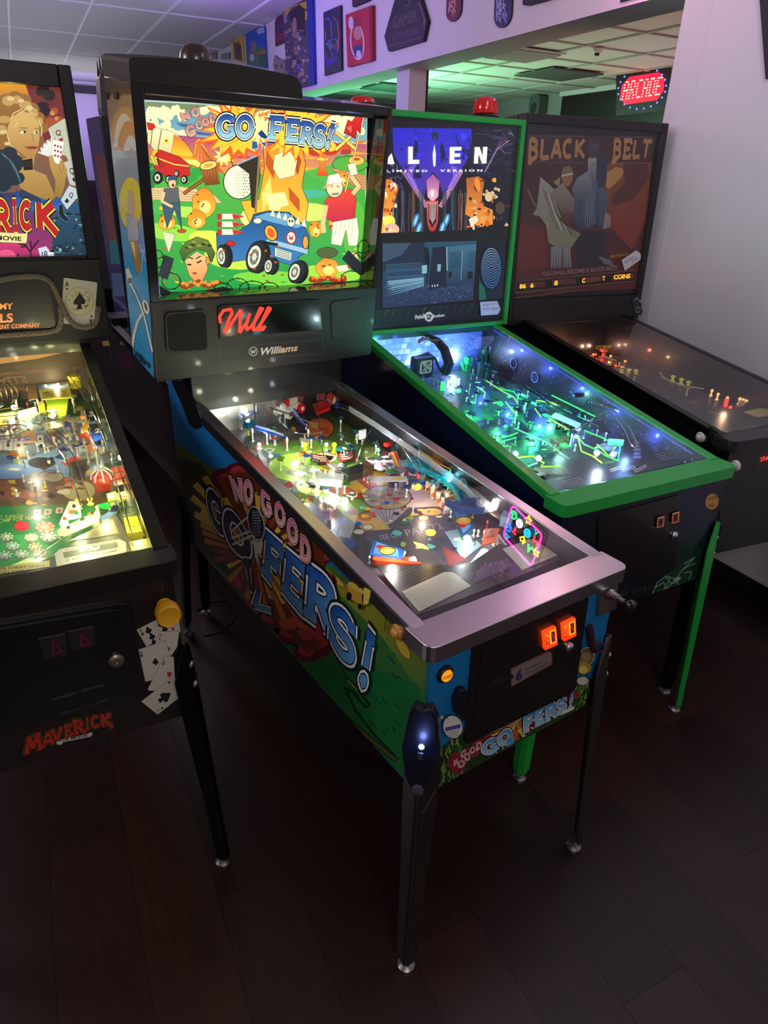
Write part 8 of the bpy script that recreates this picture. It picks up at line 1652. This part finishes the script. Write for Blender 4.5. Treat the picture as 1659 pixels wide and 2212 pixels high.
p.insert(47, 1138, 16, (255, 40, 50), 1.1); p.wire([(75, 1206, .02), (140, 1160, .02), (250, 1096, .02)], .0015); p.box('lane_guide', 248, 1104, .014, .03, .0, .024, m_chrome, rot=-.4, hb=.015)
p.plastic([(216, 1118), (240, 1105), (252, 1100), (254, 1110), (220, 1132)], .018, mat('blue_block_pl', (60, 80, 120), .3))
# wire ramps on the right
for pts in ([(98, 942, .06), (130, 975, .06), (148, 1005, .055), (158, 1040, .05), (168, 1070, .04), (174, 1090, .03)], [(112, 935, .06), (150, 970, .06), (170, 1010, .055), (182, 1050, .05), (194, 1078, .04), (196, 1088, .03)], [(115, 925, .06), (140, 945, .06), (162, 970, .06)]): p.wire(pts, .0018)
p.wire([(150, 800, .09), (200, 870, .08), (240, 960, .07), (262, 1040, .06), (284, 1110, .05), (300, 1160, .035)], .0016, rails=2, gap=.012); p.wire([(165, 795, .09), (190, 830, .09), (205, 880, .085), (232, 950, .08)], .0016)
for (x, y) in ((170, 1092), (196, 1090)): p.post(x, y, (225, 215, 60), .02, .006, es=.3)
bxl = p.box('yellow_lane_box', 288, 1140, .034, .075, .0, .03, mat('yellow_lane', (215, 200, 40), .25, alpha=.8, coat=.4, emis=(200, 180, 30), es=.15), rot=-.05, hb=.02); p.box('lane_end_cap', 322, 1178, .075, .045, .0, .026, mat('tan_cap', (150, 140, 80), .4), rot=.0, hb=.02); p.wire([(262, 1100, .04), (275, 1095, .05), (290, 1098, .05), (284, 1108, .04), (266, 1112, .04)], .0016)
for _ in range(22): p.post(random.uniform(20, 230), random.uniform(870, 1080), random.choice([(225, 215, 180), (225, 200, 60), (200, 60, 40), (200, 200, 200)]), random.uniform(.014, .026), .003)
p.scatter(22, .03, .2, .3, 1.1, [(200, 60, 50), (200, 180, 70), (60, 90, 140), (210, 205, 170)], .03, .9)
p.scatter(40, .18, .52, .55, 1.1, [(200, 180, 70), (120, 100, 50), (160, 90, 40), (60, 90, 140), (210, 205, 170), (90, 110, 60)], .045, .8)
for (x, y, e, r, c) in ((15, 915, 16, .011, (255, 236, 170)), (30, 880, 12, .009, (255, 230, 150)), (60, 905, 14, .009, (255, 236, 170)), (140, 1130, 20, .008, (255, 255, 200)), (205, 1115, 16, .008, (255, 255, 190)), (240, 1072, 14, .008, (255, 245, 140)), (130, 880, 10, .007, (240, 255, 110)), (95, 830, 6, .006, (255, 200, 80))): p.bulb(x, y, c, e, .014, r)
for (x, y, pw, c) in ((20, 880, .7, (1, .9, .5)), (110, 870, .6, (1, .95, .4)), (120, 830, .25, (1, .8, .4)), (60, 960, .35, (1, .92, .7)), (200, 930, .3, (1, .9, .45)), (220, 1080, .5, (1, .97, .4)), (160, 1100, .6, (1, 1, .55)), (60, 1120, .3, (.9, 1, .6)), (290, 1120, .5, (1, .95, .3)), (60, 1030, .25, (1, .95, .8)), (250, 990, .3, (1, .9, .4)), (190, 1170, .25, (1, 1, .6))): p.lamp(x, y, pw, c, .06)
# ================================================================== things on the walls
hd = Plane(RP(WX, 0, 0), RD*-1, V((0, 0, 1)))
VP_ = (450, 0, 2.9625); VS = (980, 0, 2.4433)
def poster(name, label, cat, pts, th, side, draw, V_=VP_, group=None, es=0):
    group = group or 'pictures and decks hung along the header beam'
    P = [hd.at(V_[0]+x/V_[2], V_[1]+y/V_[2]) for x, y in pts]
    o = obj(name, MB().prism(P, .001, th, hd.mat()), side)
    A = Art(hd, lift=th+.0004); A.view(*V_); draw(A)
    A.done('poster_print', MATS['poster_print'], o)
    tag(o, label, cat, group); return o
printmat('poster_print', rough=.5)
dkf = mat('canvas_edge_dark', (26, 24, 34), .6)
def mosaic(A, q, pal, n, r=14):
    A.poly(q, pal[0])
    for _ in range(n):
        x, y = quadmap(q, random.uniform(.06, .94), random.uniform(.04, .96)); A.poly(blob(x, y, random.uniform(r*.3, r), random.uniform(r*.3, r*1.2), 7, .4), random.choice(pal[1:]))
q = [(165, 382), (238, 400), (228, 215), (155, 245)]
poster('wall_poster', 'yellow poster with a brown shape, farthest canvas on the header beam', 'poster', q, .02, mat('canvas_yellow', (190, 160, 50), .6), lambda A: (A.poly(q, 'd8b838'), A.poly([(180, 380), (176, 300), (165, 262), (190, 280), (205, 262), (222, 300), (228, 392)], '6a4a40'), A.ell(200, 330, 14, 30, '4a4070')))
q1 = [(258, 415), (385, 440), (370, 168), (247, 215)]
poster('wall_poster', 'blue sky and green ground poster beside the tall dark one', 'poster', q1, .02, mat('canvas_blue', (40, 70, 160), .6), lambda A: (A.poly(q1, '2a5ac0'), A.poly([(318, 195), (340, 178), (370, 175), (371, 210), (330, 222)], 'a8b0d8'), A.poly([(262, 330), (300, 300), (375, 305), (384, 436), (262, 412)], '4a7a6a'), A.poly([(325, 330), (376, 318), (378, 345), (330, 352)], 'b8683a'), A.ell(300, 300, 18, 40, '8a7878'), A.ell(292, 370, 14, 24, 'c8c4d8'), A.poly([(336, 352), (380, 346), (384, 430), (340, 425)], '2f6a48')))
q2 = [(440, 298), (500, 272), (497, 115), (480, 100), (455, 108), (438, 140)]
poster('wall_plaque', 'small dark red plaque with a stepped rounded top', 'plaque', q2, .02, mat('plaque_red', (96, 24, 54), .6), lambda A: (A.poly(q2, '5c1a3c'), A.ell(458, 180, 8, 22, '3c3a80'), A.ell(484, 172, 8, 22, '3c3a80'), A.poly([(442, 230), (498, 212), (499, 250), (442, 268)], '7a2a48')))
q3 = [(527, 582), (672, 548), (650, -5), (493, 50)]
poster('wall_poster', 'tall dark crowded poster with a thick blue frame edge', 'poster', [(527, 582), (697, 540), (683, -10), (493, 50)], .03, mat('frame_blue', (24, 50, 140), .5), lambda A: (mosaic(A, q3, ['4a4258', '2c2838', '6a5a60', '8a7468', '3a3a50', 'a08878', '5a4a70'], 110, 16), A.poly([(505, 70), (650, 10), (650, 60), (560, 40), (520, 110)], 'b89a38'), A.poly([(630, 60), (656, 80), (652, 130), (625, 140)], 'b89a38'), A.poly([(535, 90), (600, 30), (640, 60), (640, 200), (560, 180)], '2a2430'), A.ell(572, 170, 14, 58, '9a7a70'), A.ell(580, 225, 24, 22, '8a7068'), A.poly([(500, 80), (525, 100), (522, 150), (505, 150)], '8a8098'), A.ell(595, 430, 12, 18, '5a4ac8')))
q4 = [(440, 500), (490, 560), (503, 510), (497, 470), (503, 420), (495, 385), (466, 378), (435, 355), (425, 420)]
poster('wall_plaque', 'pale grey cut-out plaque with a pointed corner under the dark red one', 'plaque', q4, .02, mat('plaque_grey', (120, 112, 108), .7), lambda A: (A.poly(q4, '8a8078'), A.ell(448, 425, 9, 14, '605850'), A.ell(480, 425, 9, 14, '605850'), A.poly([(445, 470), (492, 480), (486, 515), (450, 500)], '6a6258')))
q5 = [(757, 487), (866, 452), (860, 36), (750, 82)]
poster('wall_poster', 'dark narrow poster with glowing blue and orange lines', 'poster', q5, .02, dkf, lambda A: (A.poly(q5, '2c2848', g=('3a3a44', 90, 460)), A.strokes([[(760, 130), (780, 115), (800, 150), (802, 240)], [(770, 290), (790, 260), (830, 250), (845, 290), (835, 340)]], 5, '4a6ad8'), A.strokes([[(810, 110), (840, 140), (850, 230), (845, 330)]], 5, 'b85a48'), A.strokes([[(765, 280), (790, 300), (820, 380), (775, 410), (765, 350)]], 4, '7a5ae0'), A.ell(795, 295, 14, 22, '3a7a6a'), A.strokes([[(762, 200), (768, 260)], [(850, 250), (832, 300)]], 4, 'c87048'), A.ell(822, 300, 12, 20, '6a3a70'), A.poly([(768, 390), (830, 360), (838, 390), (775, 430)], '3a3a9a')))
q6 = [(912, 430), (1062, 395), (1050, 45), (900, 98)]
poster('wall_poster', 'bright red canvas with a white oval, beside the hexagonal sign', 'poster', [(912, 432), (1074, 388), (1070, 38), (900, 98)], .03, mat('canvas_red', (140, 22, 40), .6), lambda A: (A.poly(q6, 'b8243c'), A.ell(975, 270, 46, 118, 'd8c8d8', ang=-4), A.ell(975, 270, 38, 108, 'b8243c', ang=-4), A.ell(935, 150, 16, 42, 'd0c4d8'), A.poly([(955, 120), (1000, 112), (1012, 170), (950, 178)], 'a02038'), A.ell(978, 215, 26, 44, 'c08a80'), A.poly([(945, 300), (1005, 290), (1010, 350), (960, 370)], '3a3a80'), A.ell(984, 350, 16, 26, 'd0c4d8')))
poster('wall_poster', 'dark canvas cut by the top edge above the red one', 'poster', [(938, -60), (1046, -100), (1046, 6), (945, 48)], .03, mat('canvas_plum', (50, 24, 44), .6), lambda A: A.poly([(938, -60), (1046, -100), (1046, 6), (945, 48)], '3c1c34'))
q7 = [(1175, 332), (1398, 266), (1425, 140), (1360, -80), (1235, -60), (1150, 236)]
def gam(A):
    A.poly(q7, '2a2232'); 
    A.text('GAMER', [(1205, 190), (1365, 140), (1360, 62), (1205, 112)], '4e4640', .03); A.text('AT WORK', [(1200, 268), (1370, 216), (1368, 170), (1200, 224)], '4a3c48', .02)
    A.strokes([[(1180, 300), (1390, 240)]], 12, '5a2a40'); A.strokes([[(1372, 20), (1410, 130), (1405, 165)]], 6, '7a6a68'); A.strokes([[(1280, 30), (1300, 45), (1316, 20), (1300, 0)]], 6, '4a5a5c')
poster('hexagonal_sign', 'dark hexagonal sign reading gamer at work', 'sign', q7, .03, dkf, gam)
def deck(label, cx, w_, yb, V_, pal, seed):
    P = [(cx+w_*cos(radians(a)), yb-w_*1.6+w_*1.6*sin(radians(a))) for a in range(0, 181, 15)]
    P = [(x-(y-yb)*.08, y+(x-cx)*-.12) for x, y in P]+[(cx-w_+26, -420), (cx+w_+26, -440)]
    poster('skateboard_deck', label, 'skateboard', P, .012, dkf, lambda A: (A.poly(P, pal[0]), [A.strokes([[(cx+random.uniform(-w_, w_)*.7, random.uniform(-60, yb-20)), (cx+random.uniform(-w_, w_)*.6, random.uniform(-60, yb-20)), (cx+random.uniform(-w_, w_)*.6, random.uniform(-60, yb-30))]], 4, random.choice(pal[1:])) for _ in range(24)]), V_)
deck('pink patterned skateboard deck hung beside the hexagonal sign', 1574, 48, 140, VP_, ['6a2448', 'b85a88', 'e0a8b8', '3a1830', 'c87a58'], 1)
deck('dark blue patterned skateboard deck hung on the header beam', 262, 46, 148, VS, ['2c2c5c', '6a6ab0', 'a8a8d8', '1c1c3c', '8a8ac8'], 2)
poster('wall_frame', 'dark frame cut by the top edge right of the blue skateboard deck', 'frame', [(388, 30), (412, 30), (560, -10), (560, -200), (388, -160)], .03, dkf, lambda A: A.poly([(400, 20), (540, -18), (540, -160), (400, -130)], '2c2838'), VS)
for i, (x0, x1) in enumerate(((456, 470), (481, 499))):
    P = [(x0, 128), (x1, 128), (x1, 114+i*0), (x0, 118+(1-i)*2)]
    poster('wall_frame', ['tiny grey frame farthest along the header beam', 'small grey frame next to the yellow poster'][i], 'frame', P, .02, mat('frame_grey', (110, 108, 116), .6), lambda A: A.poly(P, '8a8892'), (0, 0, 1.))
# framed dark panel at the very right of the white wall
_a, _b = V((*hd.at(1646, -30), 0)), V((*hd.at(1661, 172), 0)); _d = (_b-_a).normalized(); _n = V((-_d.y, _d.x, 0))
if _n.x < 0: _n = -_n
_a = _a-_d*.15
o = obj('tilted_board', MB().prism([tuple(v_[:2]) for v_ in (_a, _b, _b+_n*.32, _a+_n*.32)], .001, .02, hd.mat()), dkf); tag(o, 'tilted dark board at the top right corner of the white wall', 'board')
# neon sign on the header, seen as a reflection in the nearest glass
nG = (main.W.to_3x3() @ V((0, -(main.ztb-main.ztf)/main.by, 1))).normalized(); pG = V((0, 0, main.ztf+.0035))
def refl(x, y):
    d = ray(x, y); t = (pG-CP).dot(nG)/d.dot(nG); X = CP+d*t; d = d.normalized(); r = d-2*d.dot(nG)*nG
    t = ((WX-.03)-X.dot(RN))/r.dot(RN); Y = X+r*t; return Y.dot(RD), Y.z
ns = thing('neon_sign', 'neon sign of coloured letters in a pink tube frame, mirrored in the nearest glass', 'neon sign')
P = [refl(*c_) for c_ in ((1083, 1163), (1113, 1093), (1168, 1150), (1157, 1214))]
ys = [a for a, b in P]; zs = [b for a, b in P]; y0, y1, z0, z1 = min(ys)+.02, max(ys)-.01, min(zs)+.01, max(zs)-.03
obj('backing_board', MB().box(WX-.012, WX-.004, y0-.02, y1+.02, z0-.02, z1+.02, RM), mat('clear_board', (30, 26, 34), .2, coat=.3), ns, bevel=.002)
def ntube(pts, col, closed=False, r=.007):
    obj('neon_tube', MB().tube([tuple(RP(WX-.03, a, b)) for a, b in pts], r, 8, closed=closed), glow('neon_%d_%d_%d' % col, col, 16), ns, smooth=True)
fr_ = rrect(y0, y1, z0, z1, .03, 4)
ntube(fr_, (255, 60, 200), True)
def nshape(px, py, kind, col, s_=.026):
    a, b = refl(px, py)
    if kind == 'o': ntube([(a+s_*cos(t*pi/8), b+s_*sin(t*pi/8)) for t in range(16)], col, True); ntube([(a+s_*.4*cos(t*pi/5), b+s_*.4*sin(t*pi/5)) for t in range(10)], col, True, .004)
    elif kind == 'star': ntube([(a+s_*(1.1 if t % 2 == 0 else .55)*cos(t*pi/5), b+s_*(1.1 if t % 2 == 0 else .55)*sin(t*pi/5)) for t in range(10)], col, True)
    elif kind == 'tri': ntube([(a-s_*.7, b-s_*.6), (a+s_*.7, b-s_*.6), (a, b+s_*.7)], col, True)
    elif kind == 'heart': ntube([(a, b-s_), (a+s_, b+s_*.1), (a+s_*.6, b+s_*.8), (a, b+s_*.35), (a-s_*.6, b+s_*.8), (a-s_, b+s_*.1)], col, True)
    elif kind == 'A': ntube([(a-s_*.7, b-s_), (a, b+s_), (a+s_*.7, b-s_)], col); ntube([(a-s_*.4, b-s_*.2), (a+s_*.4, b-s_*.2)], col)
    elif kind == 'M': ntube([(a-s_, b-s_), (a-s_*.7, b+s_*.8), (a, b-s_*.2), (a+s_*.7, b+s_*.8), (a+s_, b-s_)], col)
    elif kind == 'G': ntube([(a+s_*cos(radians(t)), b+s_*sin(radians(t))) for t in range(45, 331, 20)]+[(a+s_, b), (a+s_*.2, b)], col)
    elif kind == 'T': ntube([(a-s_*.8, b+s_*.8), (a+s_*.8, b+s_*.8)], col); ntube([(a, b+s_*.8), (a, b-s_)], col)
G_, Y_, Bn, Rn, Wn, Cn = (30, 255, 130), (255, 235, 40), (30, 120, 255), (255, 50, 70), (240, 245, 255), (30, 190, 255)
for a in ((1110, 1113, 'G', G_), (1122, 1131, 'o', Wn), (1142, 1124, 'star', Y_), (1098, 1140, 'G', Bn), (1112, 1146, 'T', Rn), (1139, 1152, 'o', Cn), (1159, 1149, 'tri', G_), (1129, 1166, 'heart', Y_), (1158, 1170, 'M', Rn), (1143, 1186, 'A', G_), (1158, 1193, 'star', Y_), (1095, 1160, 'tri', Cn)): nshape(*a)
# ARCADE sign of light dots in the other room
sx = Plane(RP(4.9, 0, 0), RD*-1, V((0, 0, 1)))
a_ = thing('led_sign', 'oval sign of red light dots reading arcade inside a ring of blue dots', 'sign')
P = [sx.at(*c_) for c_ in ((1330, 250), (1446, 238), (1448, 136), (1331, 152))]
obj('sign_board', MB().prism(P, -.012, 0, sx.mat()), mat('sign_board_dark', (40, 10, 40), .3, alpha=.92), a_)
for x in (1357, 1430):
    u, v = sx.at(x, 143); obj('hanging_wire', MB().tube([sx.P(u, v, -.005), sx.P(u+.02, OZ-.0, -.005)], .002, 5), m_base, a_)
OV = [sx.at(1388+44*cos(t*pi/12)*1.0, 191-3*cos(t*pi/12)+33*sin(t*pi/12)) for t in range(24)]
obj('sign_panel', MB().prism([sx.at(*c_) for c_ in ((1339, 212), (1352, 226), (1420, 216), (1434, 196), (1436, 170), (1424, 156), (1360, 166), (1344, 184))], .001, .003, sx.mat()), mat('red_panel', (150, 0, 40), .4, emis=(255, 0, 60), es=1.3), a_)
for t in range(21):
    a = t*2*pi/21; u, v = sx.at(1388+52*cos(a), 191-6*cos(a)+44*sin(a))
    inst('blue_led', ('led', 'b'), lambda: MB().lathe([(0, 0), (.007, .001), (.008, .006), (.004, .010), (0, .011)], 8), glow('blue_dot', (70, 90, 255), 6), a_, sx.mat(u, v, .002))
red = MB()
gl = {'A': ['.##.', '#..#', '#..#', '####', '#..#', '#..#', '#..#'], 'R': ['###.', '#..#', '#..#', '###.', '#.#.', '#..#', '#..#'], 'C': ['.###', '#...', '#...', '#...', '#...', '#...', '.###'], 'D': ['###.', '#..#', '#..#', '#..#', '#..#', '#..#', '###.'], 'E': ['####', '#...', '#...', '###.', '#...', '#...', '####']}
qa = [(1343, 218), (1427, 206), (1435, 164), (1351, 175)]
for i, ch in enumerate('ARCADE'):
    for r_ in range(7):
        for c_ in range(4):
            if gl[ch][r_][c_] == '#':
                x, y = quadmap(qa, (i*5+c_+.5)/29.5, 1-(r_+.5)/7); u, v = sx.at(x, y); red.lathe([(0, 0), (.006, .001), (.006, .005), (0, .008)], 6, sx.mat(u, v, .003))
o = obj('red_leds', red, glow('red_dot', (255, 150, 110), 7), a_); o['kind'] = 'stuff'
light('sign_glow', 'POINT', RP(4.7, 3.55, 2.1), 4, (1, .05, .8), rad=.08)
# power cord on the floor by the back leg, cable by the wall
def fpt(x, y, h=.004):
    d = ray(x, y); t = (h-CP.z)/d.z; return tuple(CP+d*t)
tag(obj('power_cord', MB().tube([fpt(*c_) for c_ in ((438, 1372), (470, 1366), (500, 1345), (508, 1318), (490, 1298), (462, 1296), (440, 1306), (425, 1318))], .004, 6), m_base, smooth=True), 'thin black power cord looped on the floor by the golf machine back leg', 'cord')
tag(obj('wall_cable', MB().tube([tuple(RP(WX-.02, -.05, .52)), tuple(RP(WX-.03, .02, .42)), tuple(RP(WX-.03, .06, .28)), tuple(RP(WX-.03, .04, .12)), tuple(RP(WX-.05, -.02, .006)), tuple(RP(WX-.2, -.2, .006))], .005, 6), m_base, smooth=True), 'black cable hanging down the white wall near the right edge', 'cord')
bpy.context.view_layer.update()
